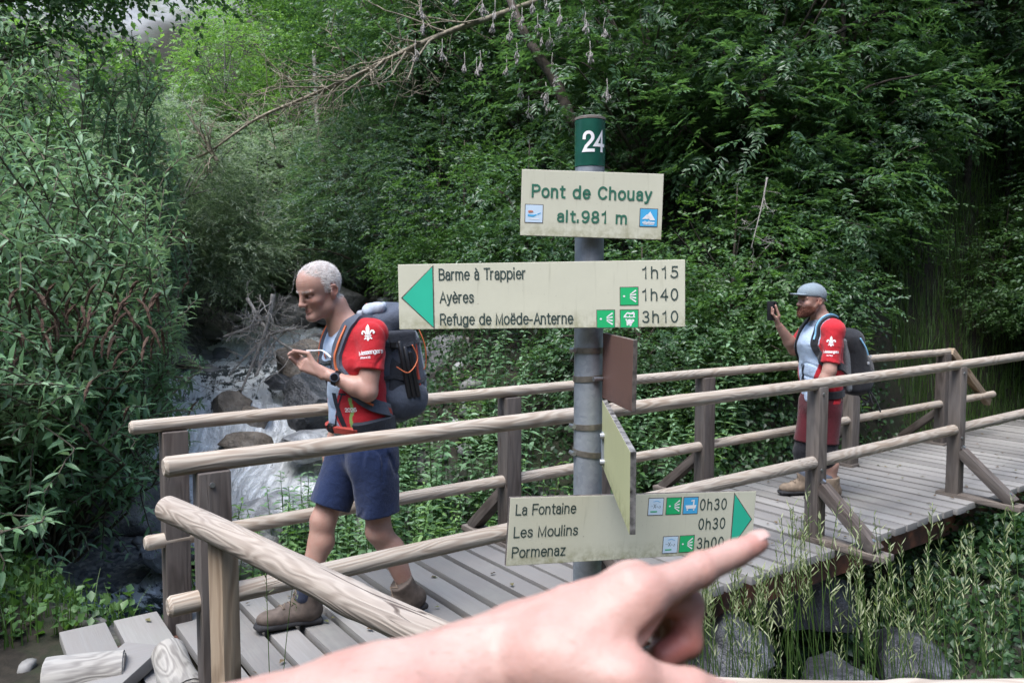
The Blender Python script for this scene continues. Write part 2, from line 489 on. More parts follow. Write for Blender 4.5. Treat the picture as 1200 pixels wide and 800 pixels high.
def rock_mesh(seed, size, flat=0.75, sub=4):
    bm = bmesh.new(); bmesh.ops.create_icosphere(bm, subdivisions=sub, radius=1.0)
    co = np.array([v.co[:] for v in bm.verts])
    n = Noise3(seed, 12, .25, .6); n2 = Noise3(seed + 50, 16, .9, 2.2)
    r = np.random.RandomState(seed)
    s = np.ones(len(co))
    for k in range(14):      # chop facets
        d = r.normal(size=3); d /= np.linalg.norm(d); h = r.uniform(.58, .88)
        p = co @ d
        co = co - np.outer(np.maximum(0, p - h) * 0.96, d)
    dd = 1 + 0.15 * n(*co.T) + 0.07 * n2(*co.T) + .02 * n2(*(co.T * 3.1))
    co = co * dd[:, None] * np.array(size) * np.array([1, 1, flat])
    for v, c in zip(bm.verts, co): v.co = c
    me = bpy.data.meshes.new('boulder'); bm.to_mesh(me); bm.free()
    me.polygons.foreach_set('use_smooth', np.ones(len(me.polygons), bool))
    me.set_sharp_from_angle(angle=R(38))
    return me
def boulder(px, py, Y, size, mat, label, seed, sink=0.0, rz=0.0, flat=.8):
    p = P(px, py, Y)
    o = link('boulder', rock_mesh(seed, size, flat), None, M[mat])
    o.location = (p[0], p[1], p[2] - sink); o.rotation_euler = (0, 0, rz)
    tag(o, label, 'boulder', 'boulders along the stream')
boulder(296, 494, 8.9, (.26, .34, .30), 'rockbrown', 'brown boulder in the white cascade left of the grey-haired walker, above the top rail', 11)
boulder(275, 480, 9.3, (.30, .35, .34), 'rockbrown', 'rounded brown boulder at the left edge of the falls beneath the grey shrub', 12)
boulder(372, 478, 8.4, (.42, .4, .42), 'rockdark', 'big black wet boulder right of the falls behind the walker’s forearm'.replace('’', "'"), 13, flat=.9)
boulder(352, 432, 9.8, (.42, .4, .42), 'rockbrown', 'round tan boulder above the falls behind the raised hand', 14)
boulder(328, 449, 9.4, (.2, .2, .13), 'rockdark', 'small dark stone sitting mid stream on top of the falls', 15)
boulder(292, 524, 8.3, (.36, .34, .22), 'rockbrown', 'low brown boulder between the two top rails at the foot of the falls', 16)
boulder(375, 520, 7.9, (.44, .36, .22), 'rockpale', 'pale flat boulder just beside the shorts of the grey-haired walker', 17)
boulder(338, 585, 6.9, (.52, .46, .36), 'rockpale', 'shiny pale veined boulder below the near top rail, left of the blue shorts', 18, .1)
boulder(158, 585, 7.6, (.45, .5, .6), 'rock', 'tall grey boulder behind the left end of the bridge', 19, .15)
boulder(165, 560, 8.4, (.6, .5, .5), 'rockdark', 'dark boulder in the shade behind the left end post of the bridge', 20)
boulder(292, 640, 6.2, (.34, .4, .36), 'rock', 'grey boulder seen between the end posts under the bridge rails', 21, .1)
boulder(205, 625, 6.8, (.34, .36, .3), 'rockpale', 'pale rounded boulder under the left end of the far handrail', 22, .1)
boulder(520, 462, 9.2, (.55, .5, .62), 'rock', 'large slanted grey boulder behind the backpack of the grey-haired walker', 23, flat=1)
boulder(400, 360, 13.0, (.55, .5, .4), 'rock', 'grey boulder on the bank behind the face of the grey-haired walker', 24)
boulder(335, 375, 13.4, (.7, .5, .45), 'rock', 'broad grey boulder on the rubble slope above the dead branches', 25)
boulder(318, 342, 14.5, (.6, .5, .4), 'rock', 'upper grey boulder at the head of the stream under the willow', 26)
boulder(655, 515, 8.6, (.5, .42, .34), 'rockdark', 'dark boulder left of the signpost behind the bridge', 27, .1)
boulder(640, 540, 8.2, (.3, .3, .2), 'rock', 'small grey boulder left of the signpost behind the lower rails', 28, .1)
boulder(512, 430, 10.4, (.6, .5, .4), 'rockdark', 'dark boulder above the big slanted one behind the blue backpack', 29)
boulder(855, 762, 4.3, (.26, .34, .27), 'rockdark', 'grey boulder under the bridge right of the pointing hand, behind grass', 30, .05)  # boulders below the bridge: dark rock colour stands in for their shade
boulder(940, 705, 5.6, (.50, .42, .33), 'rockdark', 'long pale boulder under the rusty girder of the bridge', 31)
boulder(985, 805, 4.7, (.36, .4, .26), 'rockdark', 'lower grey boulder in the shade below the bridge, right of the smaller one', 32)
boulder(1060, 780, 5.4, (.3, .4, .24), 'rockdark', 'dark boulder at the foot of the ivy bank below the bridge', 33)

def scatter_stones():
    r = np.random.RandomState(5)
    V = []; Fq = []; off = 0
    protos = []
    for s in range(6):
        me = rock_mesh(100 + s, (1, 1, 1), .65, 2)
        co = np.zeros(len(me.vertices) * 3); me.vertices.foreach_get('co', co)
        f = np.zeros(len(me.polygons) * 3, int); me.polygons.foreach_get('vertices', f)
        protos.append((co.reshape(-1, 3), f.reshape(-1, 3))); bpy.data.meshes.remove(me)
    N = 1500
    idx = r.randint(0, len(SC_) - 25, N)
    c = SC_[idx]; t = ST[idx]; nn = np.stack([-t[:, 1], t[:, 0]], 1)
    w = r.normal(0, .75, N) * (c[:, 3] + .35)
    xy = c[:, :2] + nn * w[:, None] + t * r.uniform(-.4, .4, N)[:, None]
    extra = np.stack([r.uniform(-6, -1.0, 500), r.uniform(10, 17, 500)], 1)
    xy = np.concatenate([xy, extra])
    z = terrain(xy[:, 0], xy[:, 1])
    for k, (p, zz) in enumerate(zip(xy, z)):
        u, n = p @ BD, p @ BN
        if 2.7 < n < 4.3 and u < 1.5: continue
        if p[0] > 1.2 and r.rand() < .8: continue
        if 7.6 < p[1] < 10.6 and stream_near(p[0], p[1])[0] < .8 and r.rand() < .75: continue
        s = 0.03 + 0.16 * r.beta(1.1, 6); 
        if k >= N: s = 0.06 + 0.3 * r.beta(1.2, 4)
        co, f = protos[r.randint(6)]
        a = r.uniform(0, 6.28); ca, sa = math.cos(a), math.sin(a)
        q = co * s * r.uniform(.7, 1.3, 3)
        q = np.stack([q[:, 0] * ca - q[:, 1] * sa, q[:, 0] * sa + q[:, 1] * ca, q[:, 2]], 1) + np.array([p[0], p[1], zz + s * .15])
        V.append(q); Fq.append(f + off); off += len(q)
    me = mesh_np('stones', np.concatenate(V), np.concatenate(Fq), smooth=False)
    m = NT('stream stones'); m.set(Roughness=0.6)
    g = m.n('ShaderNodeNewGeometry')
    n1 = m.noise(m.coords(), 12, 5)
    c = m.ramp(g.outputs['Random Per Island'], [(0, (0.05, 0.052, 0.058)), (0.45, (0.13, 0.13, 0.135)), (0.75, (0.22, 0.21, 0.195)), (1.0, (0.42, 0.42, 0.42))])
    m.base(m.mix(0.4, c, m.ramp(n1, [(0.3, (0.05, 0.05, 0.05)), (0.7, (0.3, 0.3, 0.3))])))
    m.bump(n1, 0.4, 0.01)
    tag(link('stones', me, None, m.m), 'loose grey stones and gravel strewn along the stream bed', 'stones', kind='stuff')
scatter_stones()
# ------------------------------------------------------------------ footbridge
random.seed(4)
def local_log(name, a, b, r0, r1, mat, parent, seed, seg=20, bow=0.006, knots=3, n=36, chamfer=0.012):
    """a round rail: mesh along local X with uneven girth, placed by its matrix"""
    rr = np.random.RandomState(seed)
    a = Vector(a); b = Vector(b); L = (b - a).length
    ts = np.concatenate([[0, chamfer / L], np.linspace(0.02, 0.98, n), [1 - chamfer / L, 1]])
    kn = [(rr.uniform(.05, .95), rr.uniform(0, 6.28), rr.uniform(.03, .06)) for _ in range(knots)]
    nz = Noise3(seed, 8, .3, .9)
    ang = np.arange(seg) * 2 * math.pi / seg
    V = []
    for t in ts:
        rad = r0 + (r1 - r0) * t
        if t == 0 or t == 1: rad -= chamfer * 0.8
        rad = rad * (1 + 0.02 * nz(t * L * 1.2, np.cos(ang) * .4, np.sin(ang) * .4))
        for (kt, ka, kw) in kn:
            dx = (t - kt) * L
            da = np.abs((ang - ka + math.pi) % (2 * math.pi) - math.pi)
            rad = rad + 0.006 * np.exp(-(dx / kw) ** 2 - (da / .5) ** 2)
        oy = bow * math.sin(t * math.pi * 2.2 + seed); oz = bow * math.sin(t * math.pi * 1.5 + seed * 2)
        V.append(np.stack([np.full(seg, t * L), oy + np.cos(ang) * rad, oz + np.sin(ang) * rad], 1))
    V = np.concatenate(V); m = len(ts)
    vid = np.arange(m * seg).reshape(m, seg)
    q = np.stack([vid[:-1], vid[1:], np.roll(vid[1:], -1, 1), np.roll(vid[:-1], -1, 1)], -1).reshape(-1, 4)
    V = np.concatenate([V, [[0, 0, 0]], [[L, 0, 0]]]); c0 = m * seg
    k = np.arange(seg)
    t0 = np.stack([np.full(seg, c0), vid[0], np.roll(vid[0], -1)], 1); t1 = np.stack([np.full(seg, c0 + 1), np.roll(vid[-1], -1), vid[-1]], 1)
    me = mesh_np(name, V, [q[:, ::-1], t0[:, ::-1], t1[:, ::-1]])
    me.set_sharp_from_angle(angle=R(35))
    o = link(name, me, parent, mat)
    x = (b - a).normalized(); y = Vector((0, 0, 1)).cross(x).normalized(); z = x.cross(y)
    o.matrix_world = Matrix.Translation(a) @ Matrix((x, y, z)).transposed().to_4x4()
    return o
def local_beam(name, a, b, w, h, mat, parent, up=(0, 0, 1), bev=0.006, w2=None):
    """squared timber along local X from a to b"""
    a = Vector(a); b = Vector(b); L = (b - a).length
    mb = MB(); mb.box((L / 2, 0, 0), (L, w, h), None, bev)
    o = mb.build(name, mat, parent, autosmooth=40)
    x = (b - a).normalized(); y = Vector(up).cross(x).normalized(); z = x.cross(y)
    o.matrix_world = Matrix.Translation(a) @ Matrix((x, y, z)).transposed().to_4x4()
    return o
bridge = empty('footbridge', (0, 0, 0))
tag(bridge, 'wooden footbridge with plank deck and log handrails over the stream', 'footbridge')
NN, NF = 2.99, 4.06           # near and far rail lines
U0 = 0.40
def deck():
    rr = np.random.RandomState(2)
    mb = MB(); u = U0; k = 0
    while u < 11.2:
        w = rr.uniform(.125, .15)
        if k < 2: w = .2
        n0 = 2.80 + rr.uniform(-.02, .02); n1 = 4.27 + rr.uniform(-.02, .02)
        a = UN(u + w / 2, n0, -0.025 + rr.uniform(-.003, .003)); b = UN(u + w / 2, n1, -0.025 + rr.uniform(-.003, .003))
        mb.beam(a, b, w, 0.05, 0.004)
        u += w + rr.uniform(.026, .05); k += 1
    bm = mb.bm
    # per-plank tone
    me_o = mb.build('deck', M['deck'], bridge, autosmooth=40)
    return me_o
def deck_mat():
    m = NT('weathered deck'); m.set(Roughness=0.8); m.b.inputs['Specular IOR Level'].default_value = 0.25
    g = m.n('ShaderNodeNewGeometry'); tc = m.n('ShaderNodeTexCoord')
    rot = m.n('ShaderNodeMapping'); rot.inputs['Rotation'].default_value = (0, 0, -math.atan2(BD[1], BD[0]))
    m.l(tc.outputs['Object'], rot.inputs[0])
    add = m.n('ShaderNodeVectorMath', operation='ADD'); cb = m.n('ShaderNodeCombineXYZ')
    r9 = m.math('MULTIPLY', g.outputs['Random Per Island'], 40.0); m.l(r9, cb.inputs[1]); m.l(r9, cb.inputs[2])
    m.l(rot.outputs[0], add.inputs[0]); m.l(cb.outputs[0], add.inputs[1])
    def mp(s):
        q = m.n('ShaderNodeMapping'); q.inputs['Scale'].default_value = s; m.l(add.outputs[0], q.inputs[0]); return q.outputs[0]
    fine = m.noise(mp((110, 3, 110)), 1, 3, 0.6)
    ring = m.math('SINE', m.math('MULTIPLY', m.noise(mp((9, .9, 9)), 1, 2, .4, .3), 60))
    blot = m.noise(mp((3, 2, 3)), 1.3, 5, 0.65)
    c = m.ramp(g.outputs['Random Per Island'], [(0, (0.14, 0.136, 0.13)), (0.5, (0.205, 0.198, 0.19)), (1, (0.275, 0.266, 0.252))])
    c = m.mix(m.math('MULTIPLY', m.ramp(fine, [(0.4, 1.0), (0.65, 0.0)]), 0.45), c, (0.19, 0.18, 0.17))
    c = m.mix(m.math('MULTIPLY', m.ramp(ring, [(0.0, 1.0), (0.5, 0.0)]), 0.18), c, (0.2, 0.18, 0.165))
    c = m.mix(m.ramp(blot, [(0.5, 0.0), (0.72, 0.45)]), c, (0.23, 0.235, 0.21))
    m.base(c); m.bump(m.math('ADD', fine, m.math('MULTIPLY', blot, .5)), 0.4, 0.004)
    return m.m
M['deck'] = deck_mat()
deck()
for n in (3.02, 4.02):
    local_beam('girder', UN(.5, n, -0.17), UN(11, n, -0.17), .11, .235, M['rust'], bridge)
for u in (1.6, 3.6, 5.6, 7.6):
    local_beam('cross_beam', UN(u, 3.09, -0.16), UN(u, 3.95, -0.16), .09, .12, M['rust'], bridge)
def endpt(px, line_n):
    """u where the rail line n = line_n is seen at photo column px"""
    k = (px - 600) / FPX
    # x = k*y (small pitch effect ignored: depth along the axis)
    # point = BD*u + BN*n ; x - k*y = 0
    return -(BN[0] - k * BN[1]) * line_n / (BD[0] - k * BD[1])
uA = endpt(186, NN); uF0 = endpt(147, NF)
ZT_N0, ZT_N1 = 1.005, 1.055
ZB_N0, ZB_N1 = 0.51, 0.545
def lerp(a, b, t): return a + (b - a) * t
def ztn(u): return lerp(1.005, 1.06, (u - uA) / 7)
rail_r = .056
local_log('top_rail', UN(uA, NN, 1.0), UN(8.9, NN, 1.055), .0375, .036, M['rail'], bridge, 1)
local_log('lower_rail', UN(uA + .0, NN, 0.50), UN(10.3, NN, 0.545), .0385, .041, M['rail'], bridge, 2)
local_log('top_rail', UN(uF0, NF, 0.985), UN(8.5, NF, 0.97), .0335, .036, M['rail'], bridge, 3)
local_log('lower_rail', UN(endpt(160, NF), NF + .0, 0.415), UN(9.55, NF, 0.44), .036, .037, M['rail'], bridge, 4)
# posts
near_u = [endpt(243, NN), endpt(702, NN), endpt(961, NN), endpt(1126, NN)]
for k, u in enumerate(near_u):
    mat = [M['post'], M['post'], M['postgrey'], M['postgrey']][k]
    off = 0.02 if k == 0 else -0.03
    top = ztn(u) - .032
    wd = .095
    zb = -.25 if k == 0 else 0.015
    # timber posts stand just outside the rails
    local_beam('post', UN(u, NN - off * 0, zb), UN(u, NN + (.0 if k else .0), top), wd, wd + (0.02 if k == 0 else 0), mat, bridge, up=UN(1, 0))
    if k >= 1:
        # outrigger board and raking strut
        local_beam('outrigger', UN(u + .01, NN + .12, -.018 + .024), UN(u + .01, NN - .50, -.018 + .024), .13, .042, M['postgrey'], bridge, bev=.01)
        st = local_beam('strut', UN(u + .0, NN - .045, .36), UN(u + .0, NN - .43, .035), .085, .075, M['post'], bridge, bev=.006)
        for (n_, z_) in ((NN - .40, .085), (NN - .055, .385)):
            bo = MB().tube([UN(u - .01, n_, z_), UN(u - .01, n_ - .015, z_ + .02)], .013, 8).build('bolt', M['bolt'], st)
            bo.matrix_parent_inverse = st.matrix_world.inverted()
for k, u in enumerate(near_u):
    for z_ in (ztn(u) - .075, .47):
        bo = MB().tube([UN(u - .012, NN - .044, z_), UN(u - .012, NN - .056, z_)], .0095, 8).build('bolt', M['bolt'], bridge, autosmooth=40)
far_px = [199, 597, 828, 1001, 1108]
for k, px in enumerate(far_px):
    u = endpt(px, NF)
    zb = -.3 if k == 0 else .0
    local_beam('post', UN(u, NF + (.03 if k == 0 else .0), zb), UN(u, NF, .985 - .033), .105, .115, [M['post'], M['post'], M['post'], M['postgrey'], M['post']][k], bridge, up=UN(1, 0))
    if k >= 1:
        local_beam('strut', UN(u, NF + .05, .34), UN(u, NF + .42, .02), .085, .07, M['post'], bridge)
        local_beam('outrigger', UN(u, NF - .06, .006), UN(u, NF + .48, .006), .13, .042, M['postgrey'], bridge, bev=.01)
uL = endpt(1112, NF)
local_beam('end_brace', UN(uL + .06, NF, .97), UN(uL + 1.0, NF + .02, .35), .07, .08, M['newpost'], bridge)
# ------------------------------------------------------------------ approach fence, round logs on squared posts
fence = empty('log_fence', (0, 0, 0))
tag(fence, 'pale log barrier slanting across the foreground below the pointing hand', 'fence')
fa = P(192, 597, 2.50); fb_dir = P(480, 728, 1.80)
dv = (fb_dir - fa); corner = fa + dv * 1.62
local_log('rail', fa, corner, .041, .043, M['log'], fence, 7, seg=28, n=50, knots=6)
local_log('rail', P(690, 806, 1.40), P(1400, 822, 1.40) , .03, .03, M['rail'], fence, 8, seg=20)
pp = P(257, 640, 2.36)
local_beam('post', (pp[0], pp[1] + .03, -.3), (pp[0], pp[1] + .03, pp[2] + .005), .062, .07, M['newpost'], fence, up=(.82, -.57, 0))
for q in (P(1330, 822, 1.40), P(640, 822, 1.40)):
    local_beam('post', (q[0], q[1], -.2), (q[0], q[1], q[2] - .02), .09, .09, M['newpost'], fence, up=(1, 0, 0))
# ------------------------------------------------------------------ timber lying at the bridge end
def cut_log(px, py, Y, L, r, rz, tilt, label, seed, mat='cutlog'):
    p = Vector(P(px, py, Y))
    d = Vector((math.cos(rz) * math.cos(tilt), math.sin(rz) * math.cos(tilt), math.sin(tilt)))
    o = local_log('cut_log', p - d * L / 2, p + d * L / 2, r, r * .95, M[mat], None, seed, seg=18, n=14, chamfer=.015, bow=.004)
    tag(o, label, 'log')
cut_log(100, 790, 3.18, .30, .085, .35, .0, 'pale weathered cut log lying at the lower left by the grass', 41)
cut_log(208, 790, 3.0, .34, .07, 2.2, .12, 'short whitish cut log leaning beside the dark end post of the bridge', 42)
pb = Vector(P(140, 782, 3.22))
bd_ = local_beam('step_board', pb + Vector((-.05, -.25, -.05)), pb + Vector((.03, .17, .0)), .19, .06, M['deck'], None, bev=.008)
tag(bd_, 'flat grey board laid as a step between the two cut logs', 'board')
# ------------------------------------------------------------------ lettering helpers
def _arc(cx, cy, rx, ry, a0, a1, n=14):
    return [(cx + rx * math.cos(R(a0 + (a1 - a0) * k / n)), cy + ry * math.sin(R(a0 + (a1 - a0) * k / n))) for k in range(n + 1)]
def _ell(cx, cy, rx, ry): return _arc(cx, cy, rx, ry, 90, 450, 24)
_bowl = _ell(.25, .36, .25, .36)
_arch = [(0, .44)] + _arc(.21, .47, .21, .25, 180, 0) + [(.42, 0)]
_a = [[(.03, .55)] + _arc(.21, .52, .19, .20, 150, 0) + [(.40, 0)], [(.40, .43), (.22, .42)] + _arc(.18, .21, .17, .21, 95, 270) + [(.28, .02), (.40, .16)]]
_e = [[(.03, .38), (.49, .38)] + _arc(.25, .36, .24, .36, 4, 318, 22)]
_s = [[(.38, .57), (.35, .65), (.28, .71), (.2, .72), (.1, .70), (.04, .62), (.04, .53), (.09, .45), (.2, .39), (.31, .33), (.38, .26), (.385, .16), (.33, .05), (.2, 0), (.09, .02), (.03, .08), (.01, .17)]]
GLYPH = {   # strokes drawn in a box of cap height 1, and the advance width
    'P': ([[(0, 0), (0, 1)], [(0, 1), (.28, 1)] + _arc(.28, .74, .26, .26, 90, -90) + [(0, .48)]], .62),
    'B': ([[(0, 0), (0, 1)], [(0, 1), (.26, 1)] + _arc(.26, .77, .23, .23, 90, -90) + [(0, .54)], [(0, .54), (.28, .54)] + _arc(.28, .27, .27, .27, 90, -90) + [(0, 0)]], .64),
    'R': ([[(0, 0), (0, 1)], [(0, 1), (.28, 1)] + _arc(.28, .75, .25, .25, 90, -90) + [(0, .5)], [(.30, .5), (.54, 0)]], .64),
    'C': ([_arc(.33, .5, .33, .5, 40, 320, 26)], .74), 'T': ([[(0, 1), (.56, 1)], [(.28, 1), (.28, 0)]], .6),
    'A': ([[(0, 0), (.31, 1), (.62, 0)], [(.11, .33), (.51, .33)]], .68), 'M': ([[(0, 0), (0, 1), (.33, .05), (.66, 1), (.66, 0)]], .8),
    'L': ([[(0, 1), (0, 0), (.46, 0)]], .54), 'F': ([[(0, 0), (0, 1), (.5, 1)], [(0, .52), (.44, .52)]], .56), 'X': ([[(0, 1), (.54, 0)], [(.54, 1), (0, 0)]], .66),
    'N': ([[(0, 0), (0, 1), (.52, 0), (.52, 1)]], .68), 'E': ([[(.48, 1), (0, 1), (0, 0), (.5, 0)], [(0, .52), (.44, .52)]], .6), 'G': ([_arc(.33, .5, .33, .5, 45, 350, 26) + [(.66, .45), (.4, .45)]], .78),
    'S': ([[(.46, .80), (.42, .92), (.34, .98), (.24, 1), (.12, .98), (.04, .88), (.04, .74), (.10, .62), (.24, .54), (.38, .46), (.47, .36), (.48, .22), (.42, .07), (.32, .01), (.22, 0), (.1, .03), (.02, .12), (.0, .24)]], .6),
    'o': ([_bowl], .6), 'd': ([_bowl, [(.5, 0), (.5, 1)]], .64), 'p': ([_bowl, [(0, .72), (0, -.24)]], .62),
    'g': ([_bowl, [(.5, .72), (.5, -.04)] + _arc(.26, -.04, .24, .19, 0, -150)], .64),
    'n': ([[(0, 0), (0, .72)], _arch], .56), 'h': ([[(0, 0), (0, 1)], _arch], .56), 'm': ([[(0, 0), (0, .72)], [(0, .46)] + _arc(.18, .49, .18, .23, 180, 0) + [(.36, 0)], [(.36, .46)] + _arc(.54, .49, .18, .23, 180, 0) + [(.72, 0)]], .86),
    'u': ([[(0, .72), (0, .26)] + _arc(.21, .25, .21, .25, 180, 360), [(.42, .72), (.42, 0)]], .56), 'r': ([[(0, 0), (0, .72)], [(0, .42)] + _arc(.2, .46, .2, .26, 180, 80)], .38),
    't': ([[(.12, .93), (.12, .16)] + _arc(.25, .14, .13, .14, 180, 270) + [(.3, .0)], [(0, .72), (.29, .72)]], .38), 'f': ([[(.31, 1)] + _arc(.27, .82, .14, .18, 90, 180) + [(.13, 0)], [(0, .72), (.29, .72)]], .36),
    'l': ([[(0, 0), (0, 1)]], .17), 'i': ([[(0, 0), (0, .67)], [(0, .93), (0, 1)]], .17), '.': ([[(0, 0), (0, .13)]], .2), '-': ([[(0, .36), (.26, .36)]], .4),
    'a': (_a, .53), 'à': (_a + [[(.12, 1.0), (.24, .84)]], .53), 'e': (_e, .58), 'è': (_e + [[(.16, 1.0), (.28, .84)]], .58), 'ë': (_e + [[(.13, .86), (.13, .97)], [(.36, .86), (.36, .97)]], .58),
    's': (_s, .5), 'y': ([[(0, .72), (.22, .04)], [(.44, .72), (.22, .04), (.15, -.17), (.08, -.22), (0, -.22)]], .52), 'z': ([[(.02, .72), (.4, .72), (.02, 0), (.42, 0)]], .5),
    '0': ([_ell(.24, .5, .24, .5)], .6), '1': ([[(.04, .78), (.16, .83), (.23, .9), (.26, 1), (.26, 0)]], .5),
    '2': ([[(.02, .70)] + _arc(.24, .74, .22, .26, 165, -25) + [(.34, .48), (.12, .22), (.02, 0), (.48, 0)]], .6),
    '3': ([_arc(.23, .755, .2, .245, 155, -80) + [(.2, .515)], [(.2, .515)] + _arc(.23, .26, .24, .26, 85, -155)], .6),
    '4': ([[(.37, 0), (.37, 1), (0, .3), (.5, .3)]], .6), '5': ([[(.44, 1), (.1, 1), (.05, .5)] + _arc(.22, .32, .25, .32, 130, -155)], .6),
    '6': ([_ell(.24, .3, .24, .3), _arc(.27, .5, .27, .5, 180, 55)], .6), '8': ([_ell(.24, .75, .2, .25), _ell(.24, .255, .24, .255)], .6), '9': ([_ell(.24, .7, .24, .3), _arc(.21, .5, .27, .5, 0, -125)], .6),
    ' ': ([], .34), '\'': ([[(0, .8), (0, 1)]], .2)}
def text_mesh(s, cap=1.0, width=None, sx=.75, stroke=.11, spacing=0.0, lift=.0001):
    """writing as thin strokes of even thickness; each stroke lies a hair above the last so that none share a plane"""
    x = 0.0; lines = []
    for ch in s:
        st, adv = GLYPH[ch]
        for ln in st: lines.append([(x + p[0], p[1]) for p in ln])
        x += adv + spacing
    xs = [p[0] for l in lines for p in l]
    x0, x1 = min(xs), max(xs)
    kx = cap * sx if width is None else (width - stroke * cap) / (x1 - x0)
    h = stroke * cap / 2
    V = []; F = []; k = 0
    for li, ln in enumerate(lines):
        pts = np.array([((p[0] - x0) * kx + h, p[1] * (cap - 2 * h) + h) for p in ln])
        keep = [0] + [i for i in range(1, len(pts)) if np.linalg.norm(pts[i] - pts[i - 1]) > 1e-6]
        pts = pts[keep]
        closed = len(pts) > 6 and np.linalg.norm(pts[0] - pts[-1]) < 1e-5
        d = np.diff(pts, axis=0); d /= np.linalg.norm(d, axis=1)[:, None]
        nn = np.stack([-d[:, 1], d[:, 0]], 1)
        for i in range(len(pts)):
            a = nn[i - 1] if i > 0 else (nn[-1] if closed else nn[0])
            b = nn[i] if i < len(nn) else (nn[0] if closed else nn[-1])
            m = a + b; m /= max(np.linalg.norm(m), .35); c = max(.45, m @ a); m = m / c
            p = pts[i].copy()
            if not closed and len(pts) > 1:      # square ends reach the full height
                if i == 0: p = p - d[0] * h * .98
                if i == len(pts) - 1: p = p + d[-1] * h * .98
            z = lift * (li % 5)
            V.append((*(p + m * h), z)); V.append((*(p - m * h), z))
        for i in range(len(pts) - 1):
            q = k + 2 * i; F.append((q, q + 1, q + 3, q + 2))
        k += 2 * len(pts)
    return mesh_np('lettering', np.array(V), np.array(F), smooth=False)
def mcoords(me):
    co = np.zeros(len(me.vertices) * 3, np.float32); me.vertices.foreach_get('co', co); return co.reshape(-1, 3)
def set_coords(me, co):
    me.vertices.foreach_set('co', np.ascontiguousarray(co, np.float32).ravel()); me.update()

M['ink'] = plain('dark green lettering', (0.035, 0.06, 0.055), 0.6, var=.15, bump=0)
M['inkgreen'] = plain('green lettering', (0.03, 0.14, 0.09), 0.6, var=.15, bump=0)
M['white'] = plain('white paint', (0.8, 0.8, 0.8), 0.5, var=.03, bump=0)
M['arrow'] = plain('arrow green', (0.03, 0.46, 0.30), 0.5, var=.05, scale=8, bump=0)
M['icongreen'] = plain('icon green', (0.02, 0.43, 0.15), 0.45, var=.05, scale=8, bump=0)
M['iconblue'] = plain('icon blue', (0.07, 0.40, 0.70), 0.45, var=.05, scale=8, bump=0)
M['iconpale'] = plain('icon pale blue', (0.55, 0.68, 0.80), 0.45, var=.05, scale=8, bump=0)
M['iconred'] = plain('icon red', (0.6, 0.25, 0.18), 0.5, var=.05, bump=0)
M['edge'] = plain('panel edge', (0.10, 0.085, 0.075), 0.8, var=.6, scale=60)
M['wornedge'] = plain('worn panel edge', (0.14, 0.135, 0.13), 0.8, var=.95, scale=45, bump=.3)
def panel_mat(name, rgb, moss):
    m = NT(name); m.set(Roughness=0.5); m.b.inputs['Specular IOR Level'].default_value = 0.35
    v = m.coords()
    n1 = m.noise(v, 5, 6, 0.7); n2 = m.noise(m.coords(scale=(60, 60, 5)), 1, 3, .6)
    c = m.ramp(n1, [(0.3, [x * .90 for x in rgb]), (0.7, rgb)])
    c = m.mix(m.ramp(n2, [(0.60, 0.0), (0.8, 0.28)]), c, [x * .6 for x in moss])
    # grime along the lower edge
    sep = m.n('ShaderNodeSeparateXYZ'); m.l(v, sep.inputs[0])
    low = m.math('SUBTRACT', 1.0, m.math('MULTIPLY', m.math('ADD', sep.outputs[2], .085), 20.0), True)
    n3 = m.noise(v, 38, 5, .7)
    c = m.mix(m.math('MULTIPLY', low, m.ramp(n3, [(.4, 0.0), (.62, .75)])), c, moss)
    n4 = m.noise(v, 130, 2, .5)
    c = m.mix(m.ramp(n4, [(.71, 0.0), (.77, .5)]), c, [x * .5 for x in moss])
    m.base(c); return m.m
M['cream'] = panel_mat('cream panel', (0.61, 0.60, 0.475), (0.26, 0.25, 0.13))
M['ochre'] = panel_mat('yellowed panel', (0.50, 0.50, 0.27), (0.2, 0.2, 0.08))
M['brownback'] = panel_mat('brown panel back', (0.135, 0.075, 0.06), (0.07, 0.045, 0.04))
def galv():
    m = NT('galvanised tube'); m.set(Roughness=0.5, Metallic=0.55)
    v = m.coords(); vo = m.n('ShaderNodeTexVoronoi'); m.l(v, vo.inputs['Vector']); vo.inputs['Scale'].default_value = 90
    n = m.noise(v, 9, 6, .65); n2 = m.noise(m.coords(scale=(40, 40, 3)), 1, 4, .6)
    sp = m.n('ShaderNodeSeparateColor'); m.l(vo.outputs['Color'], sp.inputs[0])
    c = m.mix(.25, m.ramp(n, [(.3, (.27, .30, .335)), (.7, (.43, .46, .49))]), m.ramp(sp.outputs[0], [(0, (.24, .26, .29)), (1, (.50, .53, .56))]))
    c = m.mix(m.ramp(n2, [(.55, 0.0), (.78, .6)]), c, (.2, .17, .13))
    m.base(c); m.bump(n, .1, .002); return m.m
M['galv'] = galv()
M['capgreen'] = plain('post cap green', (0.012, 0.085, 0.06), 0.22, var=.3, scale=14, bump=.05, spec=.6)
M['captop'] = plain('cap lid', (0.16, 0.14, 0.12), 0.6, var=.3)

